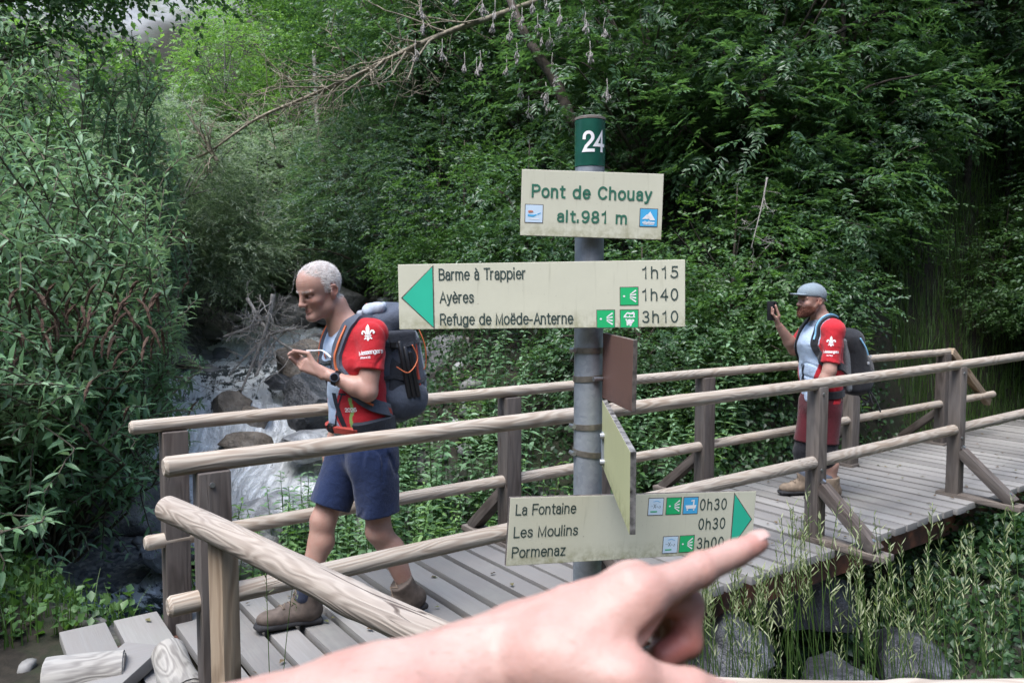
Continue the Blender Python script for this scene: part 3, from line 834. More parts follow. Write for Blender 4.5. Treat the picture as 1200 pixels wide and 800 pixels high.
# ------------------------------------------------------------------ signpost
PY = 2.12
px0 = (690 - 600) / FPX * PY
PR = .0385
post = empty('signpost', (px0, PY, 0))
tag(post, 'grey metal waymark post 24 carrying cream direction boards', 'signpost')
zt = P(690, 197, PY)[2]; ztop = P(690, 139, PY)[2]
def setp(o, parent):
    o.parent = parent; o.matrix_parent_inverse = parent.matrix_world.inverted(); return o
bpy.context.view_layer.update()
def tube_z(name, r, z0, z1, mat, parent, seg=40, bev=.002):
    mb = MB(); 
    mb.tube([(px0, PY, z0), (px0, PY, z0 + bev), (px0, PY, z1 - bev), (px0, PY, z1)], [r - bev, r, r, r - bev], seg)
    return setp(mb.build(name, mat, None, autosmooth=40), parent)
tube_z('pole', PR, -.5, zt + .01, M['galv'], post)
capo = tube_z('cap', PR + .0015, zt, ztop - .006, M['capgreen'], post)
setp(MB().tube([(px0, PY, ztop - .006), (px0, PY, ztop), (px0, PY, ztop + .003)], [PR + .002, PR + .002, PR - .006], 40).build('lid', M['captop'], None, autosmooth=40), capo)
bpy.context.view_layer.update()
t24 = text_mesh('24', .054, .060, stroke=.15)
_b = bmesh.new(); _b.from_mesh(t24)
for _ in range(4): bmesh.ops.subdivide_edges(_b, edges=[e for e in _b.edges if e.calc_length() > .004], cuts=1)
bmesh.ops.triangulate(_b, faces=_b.faces); _b.to_mesh(t24); _b.free()
co = mcoords(t24); co[:, 0] -= .026
ang = -math.pi / 2 + 0.0 + (co[:, 0] + .004) / PR
zz = P(690, 181, PY)[2] + co[:, 1]
rr_ = PR + .0026 + co[:, 2]
set_coords(t24, np.stack([px0 + np.cos(ang) * rr_, PY + np.sin(ang) * rr_, zz], 1))
o24 = link('lettering', t24, None, M['white']); setp(o24, capo); o24['label'] = 'white number 24'

def clamp(py, tilt=0.0):
    z = P(690, py, PY - PR)[2]
    mb = MB(); seg = 36; rings = []
    for (rr, dz) in ((PR + .0006, -.0075), (PR + .0028, -.0075), (PR + .0028, .0075), (PR + .0006, .0075)):
        rings.append([mb.bm.verts.new((px0 + math.cos(2 * math.pi * k / seg) * rr, PY + math.sin(2 * math.pi * k / seg) * rr, z + dz + tilt * math.cos(2 * math.pi * k / seg) * PR)) for k in range(seg)])
    for i in range(4):
        for k in range(seg):
            mb.bm.faces.new((rings[i][k], rings[i][(k + 1) % seg], rings[(i + 1) % 4][(k + 1) % seg], rings[(i + 1) % 4][k]))
    o = setp(mb.build('clamp', M['steel'], None, autosmooth=40), post)
    s = MB(); a = -math.pi / 2 + (.5 if py in (444, 535) else -1.3)
    c = Vector((px0 + math.cos(a) * (PR + .006), PY + math.sin(a) * (PR + .006), z))
    tn = Vector((-math.sin(a), math.cos(a), 0))
    s.tube([c - tn * .014, c + tn * .014], .006, 10)
    so = s.build('screw', M['bolt'], None, autosmooth=40); bpy.context.view_layer.update(); setp(so, o)
for py, t in ((411, 0), (444, .08), (501, .03), (533, -.12)): clamp(py, t)

def panel(name, TL, TR, BL, BR, th, mats, label):
    """TL.. are world points of the front face; returns (object, w, h); local x right, z up, front at y = 0"""
    TL, TR, BL, BR = map(Vector, (TL, TR, BL, BR))
    c = (TL + TR + BL + BR) / 4
    x = ((TR + BR) - (TL + BL)); w = x.length / 2; x.normalize()
    zv = ((TL + TR) - (BL + BR)); h = zv.length / 2; zv = (zv - x * zv.dot(x)).normalized()
    y = zv.cross(x)
    mb = MB(); mb.box((0, th / 2, 0), (w, th, h), None, .0015)
    o = mb.build(name, mats[0], None)
    o.data.materials.append(mats[1]); o.data.materials.append(mats[2])
    for p in o.data.polygons:
        if p.normal.y > .9: p.material_index = 2
        elif p.normal.y > -.9: p.material_index = 1
    o.matrix_world = Matrix.Translation(c) @ Matrix((x, y, zv)).transposed().to_4x4()
    bpy.context.view_layer.update()
    setp(o, post); o['label'] = label
    bpy.context.view_layer.update()
    return o, w, h
def on_panel(me, parent, name, mat, x, z, lift=.0008, label=None):
    co = mcoords(me)
    set_coords(me, np.stack([co[:, 0] + x, -lift - co[:, 2], co[:, 1] + z], 1))
    o = link(name, me, parent, mat)
    if label: o['label'] = label
    return o
def write(parent, s, x, z, cap, mat, width=None, align='LEFT', spacing=.085, stroke=.115):
    me = text_mesh(s, cap, width, stroke=stroke, spacing=spacing)
    co = mcoords(me); w = co[:, 0].max()
    if align == 'RIGHT': co[:, 0] -= w
    set_coords(me, co)
    return on_panel(me, parent, 'lettering', mat, x, z, label="lettering '%s'" % s)
def flat(polys):
    bm = bmesh.new()
    for p in polys:
        bm.faces.new([bm.verts.new((q[0], q[1], 0)) for q in p])
    bmesh.ops.triangulate(bm, faces=bm.faces)
    me = bpy.data.meshes.new('mark'); bm.to_mesh(me); bm.free(); return me
def strip(a, b, w0, w1=None):
    w1 = w0 if w1 is None else w1
    a = np.array(a, float); b = np.array(b, float); d = (b - a) / np.linalg.norm(b - a); n = np.array([-d[1], d[0]])
    return [a + n * w0 / 2, a - n * w0 / 2, b - n * w1 / 2, b + n * w1 / 2]
def ellipse(cx, cy, rx, ry, n=16, a0=0, a1=2 * math.pi):
    full = abs(a1 - a0 - 2 * math.pi) < 1e-6
    return [(cx + rx * math.cos(a0 + (a1 - a0) * k / (n if full else n - 1)), cy + ry * math.sin(a0 + (a1 - a0) * k / (n if full else n - 1))) for k in range(n)]
ICON = {
    'shell': [strip((.05 + .0, y0), (.42, y1), .05, .10) for y0, y1 in ((.10, .36), (.035, .12), (-.035, -.11), (-.10, -.34))] + [ellipse(-.30, .0, .07, .06, 8)],
    'refuge': [strip((-.34, .10), (.36, .10), .06), strip((-.30, .14), (-.12, .36), .08), strip((-.12, .36), (.12, .30), .10), strip((.12, .30), (.30, .38), .12), strip((.28, .14), (.30, .36), .08),
               strip((-.20, .12), (-.20, .24), .05), strip((.02, .12), (.02, .22), .05), ellipse(.02, -.20, .20, .17, 12), strip((-.12, -.2), (-.2, -.02), .08), strip((.05, -.3), (.1, -.44), .12), strip((-.12, -.3), (-.1, -.42), .1), ellipse(.22, -.12, .1, .09, 8)],
    'mountain': [[(-.42, -.1), (-.1, .22), (.1, -.06)], [(-.14, .1), (.08, .38), (.40, -.14), (.1, -.16)], strip((-.38, -.30), (.38, -.30), .08), strip((-.32, -.40), (.34, -.40), .05), strip((-.25, -.2), (-.1, -.36), .05), strip((.0, -.2), (.12, -.36), .05)],
    'bath': [[(-.40, .02), (.42, .02), (.34, -.20), (-.32, -.20)], strip((.20, .0), (.22, .38), .10), strip((.2, .34), (.02, .30), .08), ellipse(-.24, -.28, .06, .06, 8), ellipse(.24, -.28, .06, .06, 8)],
}
def icon(parent, kind, x, z, s):
    mats = {'shell': ('icongreen', 'white'), 'refuge': ('icongreen', 'white'), 'mountain': ('iconblue', 'white'), 'bath': ('iconblue', 'white'), 'logo': ('iconpale', None), 'text': ('iconpale', None)}[kind]
    h = s / 2
    sq = flat([[(-h - .0018, -h - .0018), (h + .0018, -h - .0018), (h + .0018, h + .0018), (-h - .0018, h + .0018)]])
    on_panel(sq, parent, 'icon_border', M['edge'], x, z, .0005)
    sq = flat([[(-h, -h), (h, -h), (h, h), (-h, h)]])
    on_panel(sq, parent, 'icon', M[mats[0]], x, z, .0009)
    if kind in ICON:
        mk = flat([[(p[0] * s * .95, p[1] * s * .95) for p in pl] for pl in ICON[kind]])
        on_panel(mk, parent, 'icon_symbol', M['white'], x, z, .0014)
    elif kind == 'logo':
        on_panel(flat([[(p[0] * s, p[1] * s) for p in pl] for pl in [ellipse(-.2, .12, .16, .07, 10), strip((-.32, .06), (-.05, .10), .06)]]), parent, 'icon_symbol', M['iconred'], x, z, .0014)
        on_panel(flat([[(p[0] * s, p[1] * s) for p in pl] for pl in [strip((-.36, -.10), (-.05, -.13), .10, .12), strip((-.06, -.13), (.16, -.06), .11, .06), strip((.2, -.04), (.40, .06), .06, .03)]]), parent, 'icon_symbol', M['iconblue'], x, z, .0014)
        on_panel(flat([[(p[0] * s, p[1] * s) for p in pl] for pl in [strip((-.3, -.3), (.3, -.3), .05)]]), parent, 'icon_symbol', M['white'], x, z, .0014)
    else:
        write(parent, 'FX-3', x - s * .34, z - s * .10, s * .26, M['ink'], width=s * .68)
        on_panel(flat([[(p[0] * s, p[1] * s) for p in pl] for pl in [strip((-.36, -.30), (.1, -.30), .07)]]), parent, 'icon_symbol', M['icongreen'], x, z, .0014)
        on_panel(flat([[(p[0] * s, p[1] * s) for p in pl] for pl in [strip((-.2, .3), (0.05, .36), .03), strip((.05, .36), (.3, .26), .03)]]), parent, 'icon_symbol', M['iconblue'], x, z, .0014)

def quad(TL, TR, BR, BL, yl, yr): return P(*TL, yl), P(*TR, yr), P(*BL, yl), P(*BR, yr)
# name board
w_px = 166.
o, w, h = panel('name_board', *quad((611, 198), (777, 204), (776, 281), (610, 276), 2.045, 2.06), .012, (M['cream'], M['edge'], M['brownback']), 'cream name board reading Pont de Chouay alt.981 m')
k = w / w_px
write(o, 'Pont de Chouay', -71 * k, 6.0 * k, 15.5 * k, M['inkgreen'], width=141 * k, spacing=.15, stroke=.16)
write(o, 'alt.981 m', -40.5 * k, -21.5 * k, 14.5 * k, M['inkgreen'], width=82 * k, spacing=.15, stroke=.16)
icon(o, 'logo', -67.5 * k, -12.5 * k, 20 * k); icon(o, 'mountain', 67 * k, -13 * k, 20 * k)
# left pointing board
o, w, h = panel('direction_board', *quad((467, 310), (803, 304), (803, 383), (467, 386), 2.075, 2.005), .012, (M['cream'], M['edge'], M['brownback']), 'long cream board with green arrow pointing left')
k = w / 336.
on_panel(flat([[(-163 * k, -1 * k), (-126.5 * k, -36 * k), (-126.5 * k, 35 * k)]]), o, 'arrow', M['arrow'], 0, 0, .0009)
on_panel(flat([[(-165 * k, -1 * k), (-125 * k, -38.5 * k), (-125 * k, 37.5 * k)]]), o, 'arrow_border', M['edge'], 0, 0, .0005)
write(o, 'Barme à Trappier', -119 * k, 19 * k, 14 * k, M['ink'], width=103 * k)
write(o, 'Ayères', -118.5 * k, -8 * k, 14 * k, M['ink'], width=41 * k)
write(o, 'Refuge de Moëde-Anterne', -118.5 * k, -34 * k, 14 * k, M['ink'], width=158 * k)
for i, t in enumerate(('1h15', '1h40', '3h10')):
    write(o, t, 160 * k, (17.5 - 25.5 * i) * k, 14 * k, M['ink'], width=41 * k, align='RIGHT', spacing=.2)
icon(o, 'shell', 104 * k, -2.5 * k, 20 * k); icon(o, 'shell', 77 * k, -28.5 * k, 20 * k); icon(o, 'refuge', 104 * k, -28.5 * k, 20 * k)
# right pointing board
o, w, h = panel('direction_board', *quad((597, 583), (885, 575), (882, 646), (594, 663), 1.94, 2.19), .012, (M['cream'], M['edge'], M['brownback']), 'cream board with green arrow pointing right, partly behind the finger')
k = w / 300.
X = lambda f: (f - .5) * w
Z = lambda f: (.5 - f) * h
write(o, 'La Fontaine', X(.022), Z(.26), .165 * h, M['ink'], width=.226 * w)
write(o, 'Les Moulins', X(.020), Z(.59), .165 * h, M['ink'], width=.24 * w)
write(o, 'Pormenaz', X(.018), Z(.885), .165 * h, M['ink'], width=.20 * w)
for i, t in enumerate(('0h30', '0h30', '3h00')):
    write(o, t, X(.870), Z(.285 + .31 * i), .185 * h, M['ink'], width=.118 * w, align='RIGHT', spacing=.18)
on_panel(flat([[(X(.903), Z(.05)), (X(.903), Z(.93)), (X(.985), Z(.46))]]), o, 'arrow', M['arrow'], 0, 0, .0009)
on_panel(flat([[(X(.899), Z(.01)), (X(.899), Z(.97)), (X(.99), Z(.46))]]), o, 'arrow_border', M['edge'], 0, 0, .0005)
icon(o, 'text', X(.565), Z(.20), .255 * h); icon(o, 'shell', X(.640), Z(.20), .255 * h); icon(o, 'bath', X(.712), Z(.20), .255 * h)
icon(o, 'text', X(.638), Z(.81), .255 * h); icon(o, 'shell', X(.708), Z(.81), .255 * h)
# boards seen from behind / edge on
panel('direction_board', *quad((706, 390), (742, 398), (740, 483), (706, 466), 2.09, 1.89), .012, (M['brownback'], M['edge'], M['cream']), 'reddish brown back of a board turned away')
o, w, h = panel('direction_board', P(705, 467, 2.06), P(738, 529, 1.60), P(706, 547, 2.06), P(738, 627, 1.60), .013, (M['ochre'], M['wornedge'], M['ochre']), 'yellowed board seen nearly edge on')
mb = MB(); b0 = Vector(P(708, 525, 2.03))
mb.box(b0, (.014, .02, .085), None, .003)
br = setp(mb.build('bracket', M['galv'], None), post)
for dz in (-.034, .034):
    bpy.context.view_layer.update()
    setp(MB().tube([b0 + Vector((-.012, -.012, dz)), b0 + Vector((.008, -.014, dz))], .008, 10).build('bolt', M['bolt'], None), br)
# ------------------------------------------------------------------ smooth solids for bodies and clothes
def surface_nets(F, xs, ys, zs):
    nx, ny, nz = F.shape
    ins = F < 0
    cx, cy, cz = nx - 1, ny - 1, nz - 1
    cnt = np.zeros((cx, cy, cz), np.uint8)
    acc = np.zeros((3, cx, cy, cz), np.float32)
    G = (xs.astype(np.float32), ys.astype(np.float32), zs.astype(np.float32))
    quads_e = []
    for ax in range(3):
        sl0 = [slice(None)] * 3; sl1 = [slice(None)] * 3
        sl0[ax] = slice(0, -1); sl1[ax] = slice(1, None)
        a = F[tuple(sl0)]; b = F[tuple(sl1)]
        idx = np.argwhere((a < 0) != (b < 0))
        if not len(idx): continue
        fa = a[tuple(idx.T)]; fb = b[tuple(idx.T)]
        t = fa / (fa - fb)
        pos = np.stack([G[k][idx[:, k]] for k in range(3)], 1)
        pos[:, ax] += t * (G[ax][idx[:, ax] + 1] - G[ax][idx[:, ax]])
        o1, o2 = [k for k in range(3) if k != ax]
        cells = []
        for d1, d2 in ((-1, -1), (0, -1), (0, 0), (-1, 0)):
            c = idx.copy(); c[:, o1] += d1; c[:, o2] += d2
            ok = (c[:, o1] >= 0) & (c[:, o2] >= 0) & (c[:, o1] < F.shape[o1] - 1) & (c[:, o2] < F.shape[o2] - 1)
            cc = c[ok]
            np.add.at(cnt, tuple(cc.T), 1)
            for k in range(3): np.add.at(acc[k], tuple(cc.T), pos[ok, k])
            cells.append((c, ok))
        ok = cells[0][1] & cells[1][1] & cells[2][1] & cells[3][1]
        qc = np.stack([c[0][ok] for c in cells], 1)
        flip = (fa[ok] < 0)
        if ax == 1: flip = ~flip
        qc[~flip] = qc[~flip][:, ::-1]
        quads_e.append(qc)
    used = np.argwhere(cnt > 0)
    vid = np.full((cx, cy, cz), -1, np.int64)
    vid[tuple(used.T)] = np.arange(len(used))
    V = np.stack([acc[k][tuple(used.T)] for k in range(3)], 1) / cnt[tuple(used.T)][:, None]
    Q = np.concatenate(quads_e)
    Fc = vid[Q[..., 0], Q[..., 1], Q[..., 2]]
    return V, Fc
def frame(rot):  # euler xyz in degrees -> numpy 3x3
    from mathutils import Euler
    return np.array(Euler([R(a) for a in rot], 'XYZ').to_matrix())
class SDF:
    """list of rounded primitives melted together in order"""
    def __init__(s): s.ops = []
    def cap(s, a, b, ra, rb, k=.02, sc=None, sub=False, T=None, inf=0.0):
        s.ops.append(dict(t='cap', a=np.array(a, float), b=np.array(b, float), ra=ra + inf, rb=rb + inf, k=k, sc=np.array(sc if sc is not None else (1, 1, 1), float), sub=sub, T=T)); return s
    def ell(s, c, r, k=.02, rot=None, sub=False, T=None, inf=0.0):
        s.ops.append(dict(t='ell', c=np.array(c, float), r=np.array(r, float) + inf, k=k, R=rot, sub=sub, T=T)); return s
    def box(s, c, h, rad, k=.01, rot=None, sub=False, T=None):
        s.ops.append(dict(t='box', c=np.array(c, float), h=np.array(h, float), rad=rad, k=k, R=rot, sub=sub, T=T)); return s
    def chain(s, pts, rads, k=.015, sc=None, T=None, inf=0.0):
        for i in range(len(pts) - 1): s.cap(pts[i], pts[i + 1], rads[i], rads[i + 1], k, sc, T=T, inf=inf)
        return s
    def copy(s):
        n = SDF(); n.ops = list(s.ops); return n
    def _bounds(s, o):
        if o['t'] == 'cap':
            r = max(o['ra'], o['rb']) * max(1, (1 / o['sc']).max())
            lo = np.minimum(o['a'], o['b']) - r; hi = np.maximum(o['a'], o['b']) + r
        elif o['t'] == 'ell':
            r = o['r'].max() if o['R'] is not None else o['r']
            lo = o['c'] - r; hi = o['c'] + r
        else:
            r = np.linalg.norm(o['h']) if o['R'] is not None else o['h']
            lo = o['c'] - r; hi = o['c'] + r
        if o['T'] is not None:      # (rotation, origin)
            Rm, og = o['T']
            cs = np.array([[x, y, z] for x in (lo[0], hi[0]) for y in (lo[1], hi[1]) for z in (lo[2], hi[2])])
            cs = cs @ Rm.T + og
            lo, hi = cs.min(0), cs.max(0)
        return lo, hi
    def _dist(s, o, X, Y, Z):
        if o['T'] is not None:
            Rm, og = o['T']
            x, y, z = X - og[0], Y - og[1], Z - og[2]
            X = x * Rm[0, 0] + y * Rm[1, 0] + z * Rm[2, 0]; Y = x * Rm[0, 1] + y * Rm[1, 1] + z * Rm[2, 1]; Z = x * Rm[0, 2] + y * Rm[1, 2] + z * Rm[2, 2]
        if o['t'] == 'cap':
            c = o['sc']; a = o['a'] * c; b = o['b'] * c; d = b - a
            x, y, z = X * c[0] - a[0], Y * c[1] - a[1], Z * c[2] - a[2]
            t = np.clip((x * d[0] + y * d[1] + z * d[2]) / max(d @ d, 1e-12), 0, 1)
            q = np.sqrt((x - t * d[0]) ** 2 + (y - t * d[1]) ** 2 + (z - t * d[2]) ** 2)
            return (q - (o['ra'] + t * (o['rb'] - o['ra']))) / math.sqrt(max(c.max(), 1.0)) 
        x, y, z = X - o['c'][0], Y - o['c'][1], Z - o['c'][2]
        if o['R'] is not None:
            Rm = o['R']
            x, y, z = x * Rm[0, 0] + y * Rm[1, 0] + z * Rm[2, 0], x * Rm[0, 1] + y * Rm[1, 1] + z * Rm[2, 1], x * Rm[0, 2] + y * Rm[1, 2] + z * Rm[2, 2]
        if o['t'] == 'ell':
            r = o['r']
            k0 = np.sqrt((x / r[0]) ** 2 + (y / r[1]) ** 2 + (z / r[2]) ** 2)
            k1 = np.sqrt((x / r[0] ** 2) ** 2 + (y / r[1] ** 2) ** 2 + (z / r[2] ** 2) ** 2)
            return k0 * (k0 - 1) / np.maximum(k1, 1e-6)
        h = o['h'] - o['rad']
        qx, qy, qz = np.abs(x) - h[0], np.abs(y) - h[1], np.abs(z) - h[2]
        return np.sqrt(np.maximum(qx, 0) ** 2 + np.maximum(qy, 0) ** 2 + np.maximum(qz, 0) ** 2) + np.minimum(np.maximum(qx, np.maximum(qy, qz)), 0) - o['rad']
    def grid(s, xs, ys, zs):
        F = np.full((len(xs), len(ys), len(zs)), .5, np.float32)
        for o in s.ops:
            lo, hi = s._bounds(o); m = .05 + o['k']
            i = [np.searchsorted(g, [lo[k] - m, hi[k] + m]) for k, g in enumerate((xs, ys, zs))]
            if any(a >= b for a, b in i): continue
            sl = tuple(slice(a, b) for a, b in i)
            X = xs[sl[0]].astype(np.float32)[:, None, None]; Y = ys[sl[1]].astype(np.float32)[None, :, None]; Z = zs[sl[2]].astype(np.float32)[None, None, :]
            d = s._dist(o, X, Y, Z).astype(np.float32)
            f = F[sl]; k = o['k']
            if o['sub']:
                h = np.clip(.5 - .5 * (f + d) / k, 0, 1); F[sl] = f * (1 - h) - d * h + k * h * (1 - h)
            else:
                h = np.clip(.5 + .5 * (f - d) / k, 0, 1); F[sl] = f * (1 - h) + d * h - k * h * (1 - h)
        return F
    def bounds(s):
        L = [s._bounds(o) for o in s.ops if not o['sub']]
        return np.min([l[0] for l in L], 0), np.max([l[1] for l in L], 0)
def gaxis(lo, hi, step, fine=None):
    """grid axis; fine = list of (a, b, step)"""
    g = [lo]
    while g[-1] < hi:
        st = step
        for (a, b, f) in (fine or []):
            if a <= g[-1] <= b: st = min(st, f)
        g.append(g[-1] + st)
    return np.array(g)
def solid(sdf, step, fine=(None, None, None), clip=None, disp=None, extra=(), k=.02, band=None):
    """surface of a solid; extra = [(sdf, clip)] are trimmed on their own and melted on; band thins the solid towards its trimmed edge"""
    bs = [sdf.bounds()] + [e[0].bounds() for e in extra]
    lo = np.min([b[0] for b in bs], 0) - .03; hi = np.max([b[1] for b in bs], 0) + .03
    ax = [gaxis(lo[k_], hi[k_], step, fine[k_]) for k_ in range(3)]
    X, Y, Z = ax[0][:, None, None], ax[1][None, :, None], ax[2][None, None, :]
    dv = disp(X, Y, Z).astype(np.float32) if disp is not None else 0
    F = sdf.grid(*ax) + dv
    if clip is not None:
        c = clip(X, Y, Z).astype(np.float32)
        if band: F = F + band[0] * np.exp(np.minimum(c, 0) / band[1])
        F = np.maximum(F, c)
    for e, c in extra:
        G = np.maximum(e.grid(*ax) + dv, c(X, Y, Z).astype(np.float32))
        h = np.clip(.5 + .5 * (F - G) / k, 0, 1); F = F * (1 - h) + G * h - k * h * (1 - h)
    F[0] = F[-1] = .5; F[:, 0] = F[:, -1] = .5; F[:, :, 0] = F[:, :, -1] = .5
    return surface_nets(F, *ax)
def plane_clip(c, d): return lambda X, Y, Z: (X - c[0]) * d[0] + (Y - c[1]) * d[1] + (Z - c[2]) * d[2]
def relax(V, Q, it=2, lam=.5):
    e = np.concatenate([Q[:, [0, 1]], Q[:, [1, 2]], Q[:, [2, 3]], Q[:, [3, 0]]])
    for _ in range(it):
        s = np.zeros_like(V); n = np.zeros(len(V))
        for a, b in ((0, 1), (1, 0)):
            for k in range(3): s[:, k] += np.bincount(e[:, a], V[e[:, b], k], len(V))
            n += np.bincount(e[:, a], minlength=len(V))
        V = V * (1 - lam) + lam * s / n[:, None]
    return V
class Fig:
    """local frame of a figure: f forward, l to its left, z up"""
    def __init__(s, origin, yaw):
        s.O = np.array(origin, float); s.yaw = yaw
        s.F = np.array([math.cos(yaw), math.sin(yaw), 0]); s.L = np.array([-math.sin(yaw), math.cos(yaw), 0])
        s.B = np.stack([s.F, s.L, [0, 0, 1]], 1)
        s.mat = Matrix.Translation(s.O) @ Matrix.Rotation(yaw, 4, 'Z')
    def J(s, px, py, l=0.0):
        d = ray(px, py); t = (l - (CP - s.O) @ s.L) / (d @ s.L)
        p = CP + d * t - s.O
        return np.array([p @ s.F, l, p[2]])
    def W(s, q): return s.O + s.B @ np.asarray(q, float)
    def Lc(s, w): return s.B.T @ (np.asarray(w, float) - s.O)
    def ground(s, px, py):
        return s.Lc(PZ(px, py, 0.0))
def add_part(name, VQ, mat, parent, rel=1, label=None, local=True):
    V, Q = VQ
    V = relax(V, Q, rel)
    o = link(name, mesh_np(name, V, Q), parent, mat)
    if label: o['label'] = label
    return o
def stamp(me_list, fig, target, px, py, mat, parent, name='lettering', lift=.0022, roll=0.0, label=None, at=None):
    """lay flat marks (x right, y up, metres) onto a surface where photo pixel (px, py) falls on it"""
    V = mcoords(target.data); F = [tuple(p.vertices) for p in target.data.polygons]
    if 'bvh' not in BVHC: BVHC['bvh'] = {}
    if target.name not in BVHC['bvh']: BVHC['bvh'][target.name] = BVHTree.FromPolygons([tuple(v) for v in V], F)
    bvh = BVHC['bvh'][target.name]
    o = Vector(fig.Lc(CP)); d = Vector(fig.B.T @ ray(px, py)).normalized()
    hit, n, i, dist = bvh.ray_cast(o, d)
    if hit is None: print('STAMP MISS', name, px, py); return None
    # average normal nearby
    acc = Vector((0, 0, 0))
    for dx in (-5, 0, 5):
        for dy in (-5, 0, 5):
            h2, n2, _, _ = bvh.ray_cast(o, Vector(fig.B.T @ ray(px + dx, py + dy)).normalized())
            if h2 is not None and (h2 - hit).length < .06:
                if n2.dot(d) > 0: n2 = -n2
                acc += n2
    n = acc.normalized() if acc.length > .1 else n
    right = Vector((0, 0, 1)).cross(n).normalized(); up = n.cross(right)
    Rr = Matrix.Rotation(roll, 3, n); right = Rr @ right; up = Rr @ up
    out = []
    for me in (me_list if isinstance(me_list, list) else [me_list]):
        bm = bmesh.new(); bm.from_mesh(me)
        for _ in range(3):
            ed = [e for e in bm.edges if e.calc_length() > .012]
            if ed: bmesh.ops.subdivide_edges(bm, edges=ed, cuts=1)
        bmesh.ops.triangulate(bm, faces=bm.faces)
        for v in bm.verts:
            q = hit + right * v.co.x + up * v.co.y
            h2, n2, _, _ = bvh.ray_cast(q + n * .06, -n)
            if h2 is None: h2 = q
            v.co = h2 + n * (lift + v.co.z)
        bm.to_mesh(me); bm.free()
        ob = link(name, me, parent, mat)
        if label: ob['label'] = label
        out.append(ob)
    return out
BVHC = {}
FLEUR = [  # fleur-de-lis: middle leaf, two curling leaves, band and foot
    [(0, .5), (.10, .30), (.11, .14), (.05, -.10), (-.05, -.10), (-.11, .14), (-.10, .30)],
    [(.07, -.10), (.12, .08), (.22, .17), (.34, .14), (.40, .02), (.35, -.07), (.27, -.05), (.30, .03), (.24, .07), (.17, .0), (.14, -.10)],
    [(-.07, -.10), (-.14, -.10), (-.17, .0), (-.24, .07), (-.30, .03), (-.27, -.05), (-.35, -.07), (-.40, .02), (-.34, .14), (-.22, .17), (-.12, .08)],
    [(-.20, -.13), (.20, -.13), (.20, -.19), (-.20, -.19)],
    [(-.05, -.22), (.05, -.22), (.09, -.34), (0, -.46), (-.09, -.34)],
    [(.08, -.22), (.13, -.22), (.26, -.33), (.18, -.36), (.10, -.30)], [(-.08, -.22), (-.10, -.30), (-.18, -.36), (-.26, -.33), (-.13, -.22)]]
def fleur(h): return flat([[(p[0] * h, p[1] * h) for p in pl] for pl in FLEUR])

def skin_mat(name, base, red, pale):
    m = NT(name); m.set(Roughness=0.48); m.b.inputs['Specular IOR Level'].default_value = 0.35
    m.b.inputs['Subsurface Weight'].default_value = 0.12
    m.b.inputs['Subsurface Radius'].default_value = (1.0, .35, .2); m.b.inputs['Subsurface Scale'].default_value = .012
    v = m.coords()
    n1 = m.noise(v, 22, 5, .65); n2 = m.noise(v, 260, 3, .6); n3 = m.noise(v, 90, 4, .65)
    c = m.mix(m.ramp(n1, [(.35, 0.0), (.7, .8)]), base, red)
    c = m.mix(m.ramp(n3, [(.55, 0.0), (.75, .35)]), c, pale)
    at = m.n('ShaderNodeAttribute', attribute_name='Col')
    c = m.mix(1.0, c, at.outputs['Color'], 'MULTIPLY')
    vo = m.n('ShaderNodeTexVoronoi'); m.l(v, vo.inputs['Vector']); vo.inputs['Scale'].default_value = 420
    n6 = m.noise(v, 700, 2, .5)
    c = m.mix(m.ramp(n6, [(.62, 0.0), (.75, .35)]), c, [x * .62 for x in red])
    m.base(c); m.bump(m.math('ADD', m.math('ADD', n2, m.math('MULTIPLY', n3, 1.6)), m.math('MULTIPLY', vo.outputs['Distance'], .16)), .2, .002)
    return m.m
def cloth_mat(name, rough=.85, scale=420, rgb=None, attr=False, var=.08, spec=.2, fold=.35):
    m = NT(name); m.set(Roughness=rough); m.b.inputs['Specular IOR Level'].default_value = spec
    m.b.inputs['Sheen Weight'].default_value = .15
    v = m.coords(); w = m.noise(v, scale, 2, .5); n = m.noise(v, 9, 4, .6); n5 = m.noise(v, 28, 3, .5, .6)
    if attr:
        at = m.n('ShaderNodeAttribute', attribute_name='Col'); c = at.outputs['Color']
    else:
        c = m.ramp(n, [(.3, [x * (1 - var) for x in rgb]), (.7, [x * (1 + var) for x in rgb])])
    c = m.mix(m.ramp(w, [(.35, .22), (.65, 0.0)]), c, m.mix(1.0, c, (.55, .55, .55), 'MULTIPLY'))
    m.base(c)
    m.bump(m.math('ADD', m.math('MULTIPLY', w, .12), m.math('ADD', m.math('MULTIPLY', n, fold), m.math('MULTIPLY', n5, fold * .9))), .85, .02)
    return m.m
M['skin'] = skin_mat('skin', (.385, .24, .19), (.35, .183, .143), (.44, .29, .237))
M['skinhand'] = skin_mat('near skin', (.42, .27, .225), (.39, .208, .168), (.49, .34, .295))
M['shirt'] = cloth_mat('technical shirt', attr=True)
M['navy'] = cloth_mat('navy shorts', rgb=(.008, .020, .068), spec=.3)
M['maroon'] = cloth_mat('dark red shorts', rgb=(.085, .011, .017))
M['blackcloth'] = cloth_mat('black cloth', rgb=(.012, .012, .016))
M['sock'] = cloth_mat('navy sock', rgb=(.02, .026, .05), fold=.1)
M['sockgrey'] = cloth_mat('grey sock', rgb=(.11, .125, .16), fold=.1)
M['bootbrown'] = plain('brown nubuck', (.088, .068, .056), .8, 0, .3, 30, .3)
M['boottan'] = plain('tan suede', (.17, .13, .095), .85, 0, .3, 30, .3)
M['sole'] = plain('rubber sole', (.018, .018, .02), .8, 0, .2, 60, .2)
M['packslate'] = cloth_mat('slate pack cloth', rgb=(.062, .075, .103), var=.2, spec=.3)
M['packdark'] = cloth_mat('dark pack cloth', rgb=(.022, .026, .036), var=.15, spec=.35)
